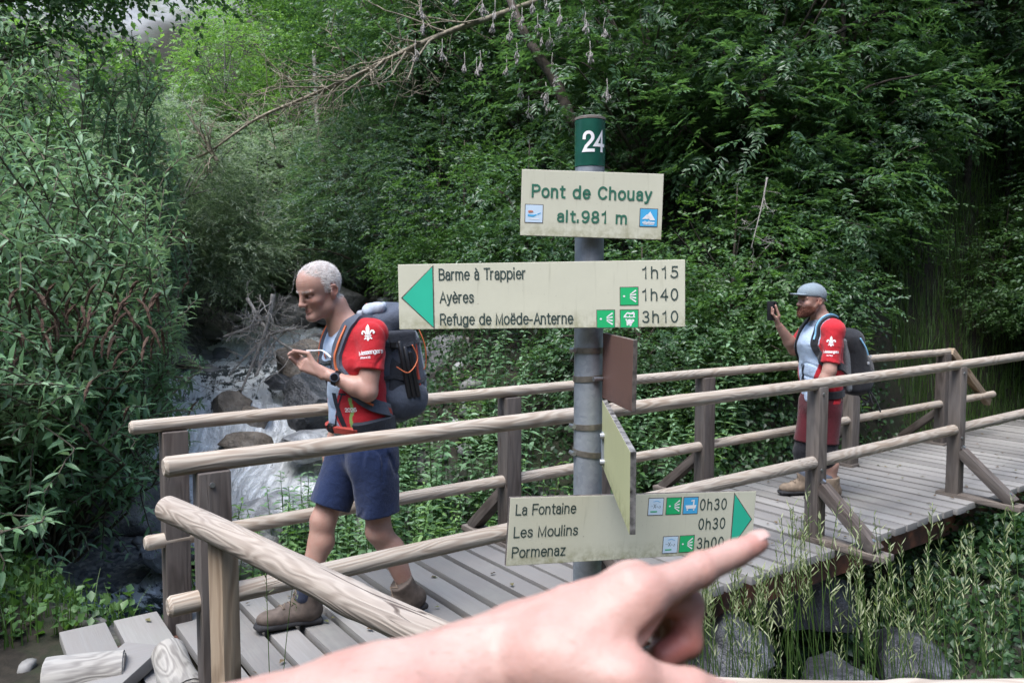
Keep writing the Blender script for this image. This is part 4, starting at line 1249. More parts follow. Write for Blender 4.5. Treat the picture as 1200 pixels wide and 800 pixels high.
M['packblack'] = cloth_mat('black pack cloth', rgb=(.008, .009, .013), var=.2, spec=.4)
M['orange'] = plain('orange cord', (.5, .13, .05), .6, 0, .1, 50, 0)
M['rustred'] = plain('rust red webbing', (.34, .05, .035), .7, 0, .2, 90, .2)
M['blackplastic'] = plain('black plastic', (.012, .012, .014), .35, 0, .1, 50, 0)
M['greyhair'] = None
def hair_mat(name, a, b):
    m = NT(name); m.set(Roughness=.6); m.b.inputs['Specular IOR Level'].default_value = .3
    v = m.coords(scale=(1, 1, .25)); n = m.noise(v, 520, 3, .6); n2 = m.noise(m.coords(), 40, 3, .6)
    m.base(m.mix(.4, m.ramp(n, [(.35, a), (.65, b)]), m.ramp(n2, [(.3, a), (.7, b)])))
    m.bump(n, .8, .004); return m.m
M['greyhair'] = hair_mat('silver hair', (.46, .425, .395), (.84, .82, .80))
M['redbeard'] = hair_mat('red beard', (.085, .03, .018), (.20, .075, .045))
M['paleblue'] = plain('pale blue tube', (.25, .5, .7), .4, 0, .05, 30, 0)
M['glass'] = plain('dark screen', (.006, .006, .008), .08, 0, .1, 10, 0)

def head(S, c, yaw, pitch, size, fine=True, mouth=.0, jaw=1.0):
    """adds a head (skull, face, ears, neck joint left to the caller); returns its transform. x forward, y left, z up"""
    Rm = frame((0, pitch, yaw))
    T = (Rm, np.array(c, float)); k = size / .245
    a = lambda *v: np.array(v) * k
    S.ell(a(-.015, 0, .035), a(.100, .078, .090), .02 * k, T=T)           # skull
    S.ell(a(.020, 0, .030), a(.075, .070, .080), .03 * k, T=T)            # forehead
    S.ell(a(.030, 0, -.045), a(.060, .058 * jaw, .078), .03 * k, T=T)     # face
    S.cap(a(.010, .038, -.075), a(.070, .014, -.104), .026 * k, .020 * k, .02 * k, T=T)   # jaw
    S.cap(a(.010, -.038, -.075), a(.070, -.014, -.104), .026 * k, .020 * k, .02 * k, T=T)
    S.cap(a(-.012, .050, -.035), a(.010, .040, -.075), .022 * k, .024 * k, .02 * k, T=T)
    S.cap(a(-.012, -.050, -.035), a(.010, -.040, -.075), .022 * k, .024 * k, .02 * k, T=T)
    S.ell(a(.078, 0, -.104), a(.020, .024, .018), .012 * k, T=T)          # chin
    for s in (1, -1):
        S.ell(a(.078, s * .033, -.004), a(.022, .020, .014), .010 * k, sub=True, T=T)     # eye socket
        S.ell(a(.068, s * .032, -.004), a(.0165, .0165, .0150), .003 * k, T=T)           # lidded eye
        S.cap(a(.089, s * .012, .018), a(.074, s * .050, .016), .0085 * k, .007 * k, .010 * k, T=T)   # brow
        S.ell(a(.058, s * .043, -.030), a(.022, .018, .016), .022 * k, T=T)              # cheekbone
        S.ell(a(-.020, s * .080, -.012), a(.021, .0095, .035), .004 * k, rot=frame((s * -14, -10, s * 18)), T=T)   # ear
        S.ell(a(-.015, s * .094, -.006), a(.012, .008, .021), .003 * k, sub=True, rot=frame((0, -10, 0)), T=T)
        S.chain([a(.000, s * .079, .008), a(-.012, s * .087, .020), a(-.027, s * .092, .017), a(-.035, s * .094, .0), a(-.030, s * .091, -.018), a(-.014, s * .082, -.036)], [k * .0032] * 6, k * .002, T=T)
        S.cap(a(-.004, s * .082, -.010), a(-.008, s * .083, -.018), .0045 * k, .004 * k, .003 * k, T=T)
        S.ell(a(.100, s * .0095, -.042), a(.010, .0075, .007), .006 * k, T=T)              # nostril wing
        S.cap(a(.094, s * .018, -.045), a(.080, s * .032, -.075), .0012 * k, .0012 * k, .010 * k, sub=True, T=T)   # fold
    S.cap(a(.090, 0, .016), a(.109, 0, -.032), .0085 * k, .0105 * k, .012 * k, T=T)       # nose
    S.ell(a(.111, 0, -.037), a(.0115, .0115, .0095), .008 * k, T=T)
    S.cap(a(.078, .022, -.0715), a(.091, 0, -.064), .0036 * k, .0048 * k, .006 * k, T=T)   # lips
    S.cap(a(.078, -.022, -.0715), a(.091, 0, -.064), .0036 * k, .0048 * k, .006 * k, T=T)
    S.cap(a(.086, .014, -.077), a(.090, 0, -.077), .0045 * k, .0060 * k, .007 * k, T=T)
    S.cap(a(.086, -.014, -.077), a(.090, 0, -.077), .0045 * k, .0060 * k, .007 * k, T=T)
    S.cap(a(.098, .022, -.0710), a(.098, -.022, -.0710), .0022 * k, .0022 * k, .002 * k, sub=True, T=T)
    return T, k
def headlocal(V, T): return (V - T[1]) @ T[0]
def hand_simple(S, w, kn, tip, spread, curl=.4, r=.0085, thumb=None, side=1, sw=1.0):
    """palm and five fingers between wrist w, knuckles kn and fingertips tip; 'spread' is the direction across the palm"""
    w, kn, tip, sp = (np.array(v, float) for v in (w, kn, tip, spread))
    sp = sp / np.linalg.norm(sp); d = kn - w; L = np.linalg.norm(d); d /= L
    for i, o in enumerate((-.030, -.010, .011, .030)):
        S.cap(w + sp * o * .55 * sw, kn + sp * o * sw, .014, .012, .010)
    for i, (o, ll) in enumerate(zip((-.030, -.010, .011, .030), (.88, 1.0, .96, .78))):
        a = kn + sp * o * sw; e = a + (tip - kn) * ll - sp * o * (1 - sw) * .8
        mid = (a + e) / 2 + np.cross(sp, d) * curl * side * .02
        S.cap(a, mid, r, r * .95, .005); S.cap(mid, e, r * .95, r * .8, .004)
    if thumb is not None:
        t0 = w + d * L * .25 + sp * -.02; t1, t2 = (np.array(v, float) for v in thumb)
        S.cap(t0, t1, .014, .011, .010); S.cap(t1, t2, .011, .0085, .004)

def strands(V, Q, T, k, n, length, width, flow, dens, seed, lift=.45):
    """short hairs as slim triangles standing on a head; dens(x, y, z) in head units gives where they grow"""
    r = np.random.RandomState(seed)
    a, b, c = V[Q[:, 0]], V[Q[:, 1]], V[Q[:, 3]]
    fn = unit_(np.cross(b - a, c - a)); cen = V[Q].mean(1); h = headlocal(cen, T) / k
    w = np.clip(dens(h[:, 0], h[:, 1], h[:, 2]), 0, 1) * np.linalg.norm(np.cross(b - a, c - a), axis=1)
    fi = r.choice(len(Q), n, p=w / w.sum())
    p = cen[fi] + (b - a)[fi] * r.uniform(-.5, .5, (n, 1)) + (c - a)[fi] * r.uniform(-.5, .5, (n, 1))
    nr = fn[fi]; hl = h[fi]
    fl = np.array([flow(x, y, z) for x, y, z in hl]) @ T[0].T
    fl = fl - nr * (fl * nr).sum(1)[:, None]
    d = unit_(unit_(fl) + nr * lift + r.normal(0, .25, (n, 3)))
    L = length * r.uniform(.6, 1.2, n)[:, None]
    s = unit_(np.cross(d, nr + r.normal(0, .3, (n, 3)))) * width
    p = p - nr * .0008
    v = np.stack([p - s, p + s, p + d * L], 1).reshape(-1, 3)
    return v, np.arange(3 * n).reshape(n, 3)
def unit_(v): return v / np.maximum(np.linalg.norm(v, axis=-1, keepdims=True), 1e-9)
def creases(seed, amp, f):
    n = Noise3(seed, 8, .5, 1.1); n2 = Noise3(seed + 1, 8, .5, 1.1)
    def d(X, Y, Z):
        v = n(X * f[0], Y * f[1], Z * f[2]); g = np.clip(n2(X * 3, Y * 3, Z * 3) + .35, 0, 1)
        return amp * (np.exp(-(v / .16) ** 2) - .3) * g
    return d
# ------------------------------------------------------------------ the pointing arm close to the camera (a left arm, seen from the thumb side)
def near_hand():
    S = SDF()
    p = lambda x, y, d: P(x, y + 3, d)
    k = .012
    wr = p(602, 764, .425); 
    # forearm, wider towards the elbow
    S.cap(p(120, 945, .36), p(430, 846, .395), .044, .0345, .02)
    S.cap(p(430, 846, .395), wr, .0345, .0240, .02, )
    S.cap(p(520, 792, .425), p(640, 742, .445), .019, .018, .02)
    # metacarpals, index nearest, the others behind
    kI = p(750, 695, .415); kM = p(762, 690, .440); kR = p(758, 690, .462); kL = p(738, 704, .48)
    w0 = p(618, 754, .42)
    S.cap(w0, kI, .0180, .0130, k); S.ell(p(690, 716, .428), (.028, .020, .0150), .015, rot=frame((0, -14, 0)))
    S.cap(p(622, 746, .432), kM, .0175, .0122, k)
    S.cap(p(618, 748, .445), kR, .0160, .0112, k)
    S.cap(p(606, 742, .455), kL, .0160, .0105, k)
    S.ell(kI + np.array([-.001, -.001, .000]), (.0120, .012, .0116), .010)
    S.ell(p(738, 676, .435), (.0125, .011, .0095), .010)
    # flesh between thumb and index
    S.cap(p(655, 757, .405), p(735, 726, .408), .0185, .0115, .014)
    # index finger: straight, pointing away to the right
    i1 = p(820, 664, .438); i2 = p(862, 645, .452); i3 = p(887, 632.5, .461)
    S.cap(kI, i1, .0120, .0090, .006); S.ell(i1, (.0093, .0089, .0089), .004)
    S.cap(i1, i2, .0088, .0078, .004); S.cap(i2, i3, .0078, .0065, .003)
    # middle finger curled back into the palm
    m1 = p(805, 704, .452); m2 = p(806, 748, .446); m3 = p(778, 766, .438)
    S.cap(kM, m1, .0112, .0100, .006); S.cap(m1, m2, .0098, .0088, .0025); S.cap(m2, m3, .0088, .0078, .0025)
    r1 = p(796, 722, .480); r2 = p(787, 766, .470); r3 = p(762, 776, .459)
    S.cap(kR, r1, .0105, .0095, .006); S.cap(r1, r2, .0093, .0083, .004); S.cap(r2, r3, .0083, .0075, .004)
    l1 = p(778, 728, .494); l2 = p(776, 764, .484); l3 = p(756, 772, .472)
    S.cap(kL, l1, .0095, .0085, .006); S.cap(l1, l2, .0082, .0074, .004); S.cap(l2, l3, .0074, .0068, .004)
    # thumb nearest the camera, running along the lower edge
    t0 = p(640, 778, .400); t1 = p(735, 795, .385); t2 = p(806, 806, .392); t3 = p(850, 814, .400)
    S.cap(t0, t1, .0190, .0145, .014); S.cap(t1, t2, .0130, .0112, .006); S.ell(t1, (.014, .0135, .0135), .006); S.cap(t2, t3, .0110, .0085, .004)
    # web creases
    S.cap(p(757, 744, .398), p(777, 728, .402), .0028, .0022, .006, sub=True)
    # veins
    for pts in ([p(560, 738, .41), p(610, 722, .412), p(660, 700, .41), p(705, 688, .411)], [p(520, 752, .40), p(580, 745, .402), p(640, 735, .400), p(690, 716, .402)]):
        for i in range(3):
            q0, q1 = pts[i], pts[i + 1]
            S.cap(q0 + [0, .012, 0], q1 + [0, .012, 0], .0016, .0016, .006)
    # tendons along the back of the hand
    for kk, dz in ((kI, 0), (kM, .0), (kR, 0)):
        a_ = w0 * .55 + kk * .45
        S.cap(a_ + np.array([0, -.002, .0145]), kk + np.array([-.008, -.001, .0108]), .0034, .0030, .009)
    # wrist and finger creases
    nsk = Noise3(88, 14, .5, 1.6)
    V, Q = solid(S, .0017, disp=lambda X, Y, Z: .00045 * nsk(X * 22, Y * 22, Z * 22) + .00025 * nsk(X * 60, Y * 60, Z * 60))
    V = relax(V, Q, 2)
    org = P(598, 752, .425)
    me = mesh_np('person', V - org, Q)
    col = np.ones((len(V), 3))
    def near(c, r): return np.exp(-(((V - c) ** 2).sum(1)) / r ** 2)[:, None]
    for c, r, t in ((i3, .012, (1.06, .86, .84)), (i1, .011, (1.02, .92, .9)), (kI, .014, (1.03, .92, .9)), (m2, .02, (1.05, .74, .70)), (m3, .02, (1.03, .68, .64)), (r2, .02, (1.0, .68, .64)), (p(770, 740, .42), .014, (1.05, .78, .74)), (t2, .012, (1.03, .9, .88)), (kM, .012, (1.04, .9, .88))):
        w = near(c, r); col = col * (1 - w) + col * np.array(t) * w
    def line(c, ax, L_, Wd_, t):
        nonlocal col
        ax = np.array(ax, float) / np.linalg.norm(ax); q = V - c; al = q @ ax; w = np.exp(-(al / Wd_) ** 2 - ((q ** 2).sum(1) - al ** 2) / L_ ** 2)[:, None]
        col = col * (1 - w) + col * np.array(t) * w
    for o_ in (-.0035, 0, .0032): line(i1 + (i2 - i1) / np.linalg.norm(i2 - i1) * o_, i2 - i1, .012, .0007, (.86, .74, .72))
    for o_ in (-.0015, .0015): line(i2 + (i2 - i1) / np.linalg.norm(i2 - i1) * o_, i2 - i1, .010, .0006, (.88, .76, .74))
    for o_ in (-.002, .002): line(t2 + (t2 - t1) / np.linalg.norm(t2 - t1) * o_, t2 - t1, .013, .0008, (.88, .76, .74))
    line(m1, m2 - m1, .012, .0009, (.80, .62, .6))
    nb_ = Noise3(14, 10, .5, 1.4); blot = nb_(V[:, 0] * 24, V[:, 1] * 24, V[:, 2] * 24)[:, None]
    col = col * (1 + blot * np.array([.02, .07, .075]))
    vcol(me, col)
    o = link('person', me, None, M['skinhand']); o.location = org
    tag(o, 'bare forearm and hand reaching in at the bottom, index finger pointing right at the sign', 'person')
    # fine hairs on the forearm and the back of the hand
    kk_ = np.eye(3)
    hv, hf = strands(V, Q, (kk_, np.zeros(3)), 1.0, 900, .011, .00011, lambda x, y, z: (1.0, .2, -.35), lambda x, y, z: ((x < org[0] + .03) & (y < org[1] + .02)) * 1.0, 12, .35)
    link('arm_hair', mesh_np('arm_hair', hv - org, hf, smooth=False), o, hair_mat('fair arm hair', (.20, .13, .08), (.34, .24, .16)))
    # nails
    M['nail'] = plain('finger nail', (.45, .29, .245), .3, 0, .06, 60, 0, .5)
    def nail(c, ax, up, L, Wd):
        ax = Vector(ax).normalized(); up = (Vector(up) - ax * Vector(up).dot(ax)).normalized(); sd = ax.cross(up)
        V = []; F = []; nu, nv = 9, 9
        for i in range(nu):
            for j in range(nv):
                u = -1 + 2 * i / (nu - 1); v = -1 + 2 * j / (nv - 1)
                wv = Wd * (1 - .25 * max(0, u) ** 3 - .12 * max(0, -u) ** 2)
                q = Vector(c) + ax * u * L / 2 + sd * v * wv / 2 + up * (-.0017 * v * v - .0006 * u * u)
                V.append(q - Vector(org))
        F = [(i * nv + j, (i + 1) * nv + j, (i + 1) * nv + j + 1, i * nv + j + 1) for i in range(nu - 1) for j in range(nv - 1)]
        link('nail', mesh_np('nail', np.array([v[:] for v in V]), np.array(F)), o, M['nail'])
    upi = np.array([-.12, -.25, 1.0])
    axi = i3 - i2; axn = axi / np.linalg.norm(axi)
    nail(i3 + axn * .0005 + (upi - axn * (upi @ axn)) / np.linalg.norm(upi) * .0066, axi, upi, .012, .0105)
    upt = np.array([.1, -.55, .85]); axt = (t3 - t2) / np.linalg.norm(t3 - t2); un = upt - axt * (upt @ axt); un /= np.linalg.norm(un)
    nail(t3 + un * .0085, axt, un, .014, .0125)
near_hand()
# ------------------------------------------------------------------ grey-haired walker with the blue pack
def wrinkle(seed, amp, f=(3.2, 3.2, 2.0)):
    n = Noise3(seed, 10, .5, 1.3)
    def d(X, Y, Z): return amp * n(X * f[0], Y * f[1], Z * f[2])
    return d
def boot(fig, shin, heel, toe, parent, mats, label=None):
    """laced walking boot from local points on the ground: heel back and toe tip"""
    heel = np.array(heel, float); toe = np.array(toe, float); shin = np.array(shin, float); shin /= np.linalg.norm(shin)
    d = toe - heel; L = np.linalg.norm(d); d /= L
    sd = np.cross([0, 0, 1], d); sd /= np.linalg.norm(sd); u = np.cross(d, sd)
    pt = lambda x, y, z: heel + d * x * L + sd * y + u * z
    Rm = np.stack([d, sd, u], 1)
    S = SDF()
    S.cap(pt(.20, 0, .055), pt(.62, 0, .050), .046, .045, .02, ); S.ell(pt(.78, .002, .048), (.26 * L * .85, .047, .040), .02, rot=Rm)
    S.ell(pt(.16, 0, .06), (.055, .043, .055), .02, rot=Rm)
    top = pt(.27, 0, .06) + shin * .115
    S.cap(pt(.25, 0, .07), top, .053, .060, .03); S.cap(pt(.30, 0, .08), top * .5 + pt(.45, 0, .11) * .5, .045, .04, .03)
    S.cap(pt(.34, 0, .10), pt(.60, 0, .085), .030, .022, .02)      # tongue
    axis_ = (top - pt(.24, 0, .07)); axis_ /= np.linalg.norm(axis_)
    b = add_part('boot', solid(S, .006, clip=lambda X, Y, Z: np.maximum((X - top[0]) * axis_[0] + (Y - top[1]) * axis_[1] + (Z - top[2]) * axis_[2],
                 .012 - ((X - heel[0]) * u[0] + (Y - heel[1]) * u[1] + (Z - heel[2]) * u[2]))), mats[0], parent, 1, label)
    So = SDF()
    So.box(pt(.50, 0, .014), (.50 * L, .046, .017), .016, rot=Rm); So.ell(pt(.80, 0, .016), (.24 * L, .050, .020), .01, rot=Rm)
    So.box(pt(.42, 0, .0), (.035, .06, .008), .004, .004, rot=Rm, sub=True)
    for x in (.58, .66, .74, .82, .90, .08, .16, .24): So.box(pt(x, 0, -.006), (.007, .07, .008), .002, .002, rot=Rm, sub=True)
    add_part('sole', solid(So, .004), M['sole'], b, 1)
    bv = BVHTree.FromPolygons([tuple(v) for v in mcoords(b.data)], [tuple(q.vertices) for q in b.data.polygons])
    mb = MB(); ctr = pt(.30, 0, .05)
    for i in range(6):
        t = i / 5; row = []
        o_ = pt(.64 - .20 * t, 0, .16 + .03 * t)
        for s_ in (-1, -.5, 0, .5, 1):
            hit, nn, _, _ = bv.ray_cast(Vector(o_ + sd * s_ * .026 + d * (.008 * s_ * (1 if i % 2 else -1))), Vector(-u - d * .55 * t).normalized())
            if hit is not None: row.append(hit + nn * .002)
        if len(row) > 2: mb.tube(row, .0026, 6)
    mb.build('laces', M['boottan'], b, smooth=True)
    return b
def walker():
    yaw = math.atan2(-.52, -.85)
    fig = Fig((-.752, 3.84, 0), yaw); J = fig.J
    hipR, kneR, ankR = J(408, 530, -.09), J(379, 610, -.085), J(357, 694, -.08)
    hipL, kneL, ankL = J(438, 530, .09), J(444, 622, .085), J(480, 693, .08)
    pel, wai, che = J(428, 520, 0), J(424, 475, 0), J(414, 420, 0)
    shL, elL, wrL = J(438, 392, .175), J(431, 459, .215), J(387, 440, .115)
    shR, elR, wrR = J(404, 394, -.175), J(401, 460, -.225), J(390, 512, -.215)
    nk0, nk1 = J(404, 382, 0), J(392, 358, 0)
    hc = J(374, 340, 0)
    S = SDF()
    # torso and neck
    S.cap(pel, wai, .112, .108, .04, (1, .70, 1)); S.cap(wai, che, .112, .120, .05, (1, .70, 1))
    S.cap(che, (che + nk0) / 2, .115, .085, .05, (1, .70, 1))
    S.cap(shL * .9 + nk0 * .1, nk0, .055, .06, .04); S.cap(shR * .9 + nk0 * .1, nk0, .055, .06, .04)
    S.cap(nk0 - [0, 0, .03], nk1, .068, .061, .03)
    T, k = head(S, hc, 17, 17, .254)
    # arms
    for sh, el, wr in ((shL, elL, wrL), (shR, elR, wrR)):
        S.cap(sh, el, .056, .044, .03); m = el * .68 + wr * .32
        S.cap(el, m, .043, .043, .02); S.cap(m, wr, .043, .027, .02)
    # left hand raised, fingers curling towards the thumb
    kn = J(356, 427, .055); tp = J(339, 414, .035)
    d = kn - wrL; spr = np.cross(d, [0.1, 1, 0.0]); 
    hand_simple(S, wrL, kn, tp, spr, 1.5, .0092, (J(361, 414, .06), J(344, 411, .04)), -1, .72)
    hand_simple(S, wrR, J(386, 533, -.20), J(386, 548, -.19), [1, .1, 0], .5, .0085, (J(380, 530, -.19), J(380, 540, -.185)))
    # legs
    for h, kn_, an, s in ((hipR, kneR, ankR, -1), (hipL, kneL, ankL, 1)):
        S.cap(h, kn_, .088, .058, .04)
        sh_ = an - kn_; bk = np.array([-.020, 0, 0])
        c1 = kn_ + sh_ * .30 + bk; 
        S.cap(kn_, c1, .055, .056, .03); S.cap(c1, an, .056, .034, .03)
        S.ell(kn_ + [.020, 0, .004], (.042, .042, .05), .02)
        S.cap(kn_ + sh_ * .1 + [.018, 0, 0], an + [.008, 0, 0], .033, .026, .02)
    hx = (hc[0] - .15, hc[0] + .15, .0028); hz = (hc[2] - .17, hc[2] + .14, .0028)
    V, Q = solid(S, .0065, ([hx, (kn[0] - .12, kn[0] + .1, .0035)], [(-.10, .12, .0030)], [hz, (kn[2] - .07, kn[2] + .07, .0035)]))
    V = relax(V, Q, 1, .4)
    me = mesh_np('person', V, Q)
    h = headlocal(V, T) / k
    col = np.ones((len(V), 3))
    def tint(w, c):
        nonlocal col
        w = np.clip(w, 0, 1)[:, None]; col = col * (1 - w) + col * np.array(c) * w
    g = lambda c, r: np.exp(-(((h - np.array(c)) / np.array(r)) ** 2).sum(1))
    tint(g((.095, 0, -.071), (.014, .020, .009)), (.95, .70, .68))
    for s in (1, -1):
        tint(g((.088, s * .034, -.010), (.012, .019, .0030)) * 1.3, (.34, .28, .26))
        tint(g((.092, s * .030, .020), (.014, .020, .005)), (.86, .80, .76))
        tint(g((.07, s * .045, -.035), (.03, .02, .02)), (1.06, .86, .84))
        tint(g((-.015, s * .082, -.01), (.02, .012, .03)), (1.05, .80, .78))
    tint(g((.095, 0, -.0715), (.02, .026, .0022)), (.55, .42, .42))
    tint(g((.03, 0, -.08), (.09, .08, .035)) * .5, (.90, .88, .88))
    for s in (1, -1): tint(g((.088, s * .028, -.058), (.02, .004, .016)), (.82, .72, .70)); tint(g((.085, s * .034, -.022), (.02, .016, .004)), (.84, .76, .76))  # cheek fold shading painted in as a darker tint
    for z in (.040, .050, .060): tint(g((.098, 0, z + .004), (.03, .050, .0020)), (.76, .66, .64))
    for s in (1, -1): tint(g((.094, s * .034, -.0045), (.02, .017, .0022)), (.40, .32, .30)); tint(g((.080, s * .056, -.004), (.02, .006, .010)), (.86, .80, .78))
    def scalp(x, y, z):
        top = np.clip((z - (.062 + .25 * np.maximum(0, x - .03))) / .02, 0, 1)
        side = np.clip((.030 - x + .2 * np.maximum(0, z - .02)) / .02, 0, 1) * np.clip((z - np.where(x > -.005, -.012, np.where(x > -.040, .022, -.058))) / .018, 0, 1)
        fr = np.clip((.075 - x - .5 * np.maximum(0, np.abs(y) - .035)) / .02, 0, 1)
        return np.maximum(top * fr, side * np.clip((.052 - x) / .02, 0, 1))
    scv = scalp(h[:, 0], h[:, 1], h[:, 2]); scv = scv * np.clip(1.3 - np.abs(V[:, 1]) / .2, 0, 1)
    tint(scv * .7, (1.12, 1.45, 1.66))
    vcol(me, col)
    o = link('person', me, None, M['skin']); o.matrix_world = fig.mat
    tag(o, 'grey haired walker in red and pale blue shirt stepping along the bridge, looking down', 'person')
    # hair: close cropped, as many short strands
    hv, hf = strands(V, Q, T, k, 15000, .013, .0007, lambda x, y, z: (-1.0 if z > .03 else -.4, .25 * y / .08, -.55 if z < .09 else -.1), lambda x, y, z: np.where((np.abs(y) < .1) & (z > -.075) & (np.abs(x) < .13) & (z < .15), scalp(x, y, z) ** 1.5, 0), 5)
    hair = link('hair', mesh_np('hair', hv, hf, smooth=False), o, M['greyhair'])
    ev, ef = strands(V, Q, T, k, 350, .008, .0005, lambda x, y, z: (-.3, np.sign(y) * 1.0, .1), lambda x, y, z: np.exp(-((x - .088) / .02) ** 2 - ((np.abs(y) - .030) / .018) ** 2 - ((z - .019) / .004) ** 2) * (x > .05), 6)
    link('eyebrows', mesh_np('eyebrows', ev, ef, smooth=False), o, M['greyhair'])
    # shirt
    inf = .014
    Sh = SDF()
    Sh.cap(pel + (wai - pel) * -.02, wai, .112 + inf, .110 + inf, .04, (1, .70, 1)); Sh.cap(wai, che, .113 + inf, .121 + inf, .05, (1, .70, 1))
    Sh.cap(che, (che + nk0) / 2, .117 + inf, .086 + inf, .05, (1, .70, 1))
    Sh.cap(shL * .9 + nk0 * .1, nk0, .058 + inf, .062, .04); Sh.cap(shR * .9 + nk0 * .1, nk0, .058 + inf, .062, .04)
    Sh.cap(nk0 - [0, 0, .03], nk0 * .62 + nk1 * .38, .067, .063, .02)
    cuL = shL * .38 + elL * .62; cuR = shR * .38 + elR * .62
    SlL = SDF().cap(shL, cuL + (cuL - shL) * .2, .064, .066, .03); SlR = SDF().cap(shR, cuR + (cuR - shR) * .2, .064, .066, .03)
    cr1 = creases(61, .007, (5, 5, 9))
    # loose belly and hem
    Sh.ell(wai + [.05, 0, -.02], (.105, .145, .15), .05)
    nd = (nk1 - nk0) / np.linalg.norm(nk1 - nk0); ncut = nk0 * .72 + nk1 * .28
    dL = (cuL - shL) / np.linalg.norm(cuL - shL); dR = (cuR - shR) / np.linalg.norm(cuR - shR)
    def sclip(X, Y, Z):
        neck = (X - ncut[0]) * (nd[0] * .8 + .0) + (Z - ncut[2] - .55 * np.minimum(0, -(X - ncut[0])) * .5) * nd[2]
        neck = np.where(Y * Y < .11 ** 2, neck, -1)
        hem = pel[2] - .012 + .012 * np.sin(X * 9 + Y * 14) - Z
        return np.maximum(neck, hem)
    w1 = wrinkle(5, .0075, (2.4, 2.4, 4.2)); w2 = wrinkle(6, .0042, (6, 6, 9))
    V, Q = solid(Sh, .0055, clip=sclip, disp=lambda X, Y, Z: w1(X, Y, Z) + w2(X, Y, Z) + cr1(X, Y, Z), extra=[(SlL, plane_clip(cuL, dL)), (SlR, plane_clip(cuR, dR))])
    V = relax(V, Q, 1)
    me = mesh_np('shirt', V, Q)
    pale = np.array((.36, .44, .56)); red = np.array((.43, .016, .024)); grey = np.array((.30, .36, .45)); white = np.array((.70, .74, .78)); green = np.array((.22, .36, .10))
    ax_f = np.interp(V[:, 2], [pel[2], wai[2], che[2], nk0[2]], [pel[0], wai[0], che[0], nk0[0]])
    th = np.degrees(np.arctan2(V[:, 1] * .75, V[:, 0] - ax_f + .03))
    lim = np.interp(V[:, 2], [pel[2], wai[2] - .03, wai[2] + .05, che[2], nk0[2]], [30, 13, 17, 34, 50])
    c = np.tile(pale, (len(V), 1))
    c = np.where((np.abs(th) > lim)[:, None], red, c)
    low = V[:, 2] < wai[2] - .115
    c = np.where((low & (np.abs(th) < 62))[:, None], white, c)
    edge = np.abs(np.abs(th) - (lim + np.interp(V[:, 2], [wai[2] - .12, wai[2], wai[2] + .08], [15, 26, 20]))) < 2.4
    c = np.where((edge & (V[:, 2] < wai[2] + .06) & (V[:, 2] > wai[2] - .14))[:, None], green, c)
    c = np.where(((np.abs(th) > 118) & (np.abs(th) < 136) & (np.abs(V[:, 1]) < .2))[:, None], pale, c)
    dist_neck = np.linalg.norm(V - (ncut + [0, 0, -.01]), axis=1)
    dn = (V - ncut) @ nd
    c = np.where(((dn > -.026) & (np.abs(V[:, 1]) < .10) & (V[:, 2] > che[2] + .1))[:, None], grey, c)
    ua = (V - shL) @ dL
    slv = (V[:, 1] > .135) & (V[:, 2] > cuL[2] - .05) & (V[:, 2] > wai[2]) | (V[:, 1] < -.135) & (V[:, 2] > wai[2] + .03)
    c = np.where(slv[:, None], red, c)
    vcol(me, c)
    shirt = link('shirt', me, o, M['shirt']); shirt['label'] = 'red shirt with a pale blue front panel'
    st = lambda me_, x, y, m, nm='lettering', roll=0, lb=None: stamp(me_, fig, shirt, x, y, m, shirt, nm, roll=roll, label=lb)
    st(fleur(.082), 431, 390, M['white'], 'emblem', .10, 'white fleur-de-lis on the sleeve')
    def ctext(s, cap_, w, stroke):
        t = text_mesh(s, cap_, w, stroke=stroke); co = mcoords(t); co[:, 0] -= w / 2; co[:, 1] -= cap_ / 2; set_coords(t, co); return t
    M['shirtblack'] = plain('shirt black print', (.012, .014, .022), .7, var=.05, bump=0)
    st(ctext('Messengers', .022, .110, .13), 434, 412, M['white'], roll=.12, lb="lettering 'Messengers'")
    st(ctext('FRANCE', .010, .05, .16), 428, 419, M['white'], roll=.12, lb="lettering 'FRANCE'")
    st(ctext('Trust', .022, .058, .14), 390, 430, M['shirtblack'], lb="lettering 'Trust'")
    st(ctext('2026', .020, .062, .15), 411, 480, M['white'], roll=.08, lb="lettering '2026'")
    xx = flat([[(-.048, .085), (-.018, .085), (.052, -.085), (.022, -.085)], [(.020, .085), (.030, .085), (-.010, -.02), (-.020, -.02)], [(-.014, -.02), (-.004, -.01), (-.028, -.085), (-.040, -.085)], [(.004, .080), (.05, .080), (.05, .088), (.004, .088)], [(.0, -.082), (.068, -.082), (.068, -.090), (.0, -.090)]])
    st(xx, 397, 482, M['shirtblack'], 'emblem', .0, 'large black letter X')
    st(flat([ellipse(0, 0, .008, .014, 10)]), 381, 417, M['orange'], 'emblem', lb='small orange mark'); st(flat([ellipse(0, 0, .007, .010, 10)]), 380, 411, M['iconblue'], 'emblem', lb='small blue mark')
    # shorts
    So = SDF()
    So.cap(pel + [0, 0, .035], pel + [0, 0, -.06], .122, .130, .03, (1, .70, 1))
    hmR = hipR * .22 + kneR * .78; hmL = hipL * .24 + kneL * .76
    LR = SDF().cap(hipR, hmR + (hmR - hipR) * .15, .110, .098, .035); LL = SDF().cap(hipL, hmL + (hmL - hipL) * .15, .112, .104, .035)
    uR = (hmR - hipR) / np.linalg.norm(hmR - hipR); uL = (hmL - hipL) / np.linalg.norm(hmL - hipL)
    cr2 = creases(71, .009, (9, 9, 4)); w3 = wrinkle(15, .009, (3.5, 3.5, 2.2)); w4 = wrinkle(16, .0055, (9, 9, 3))
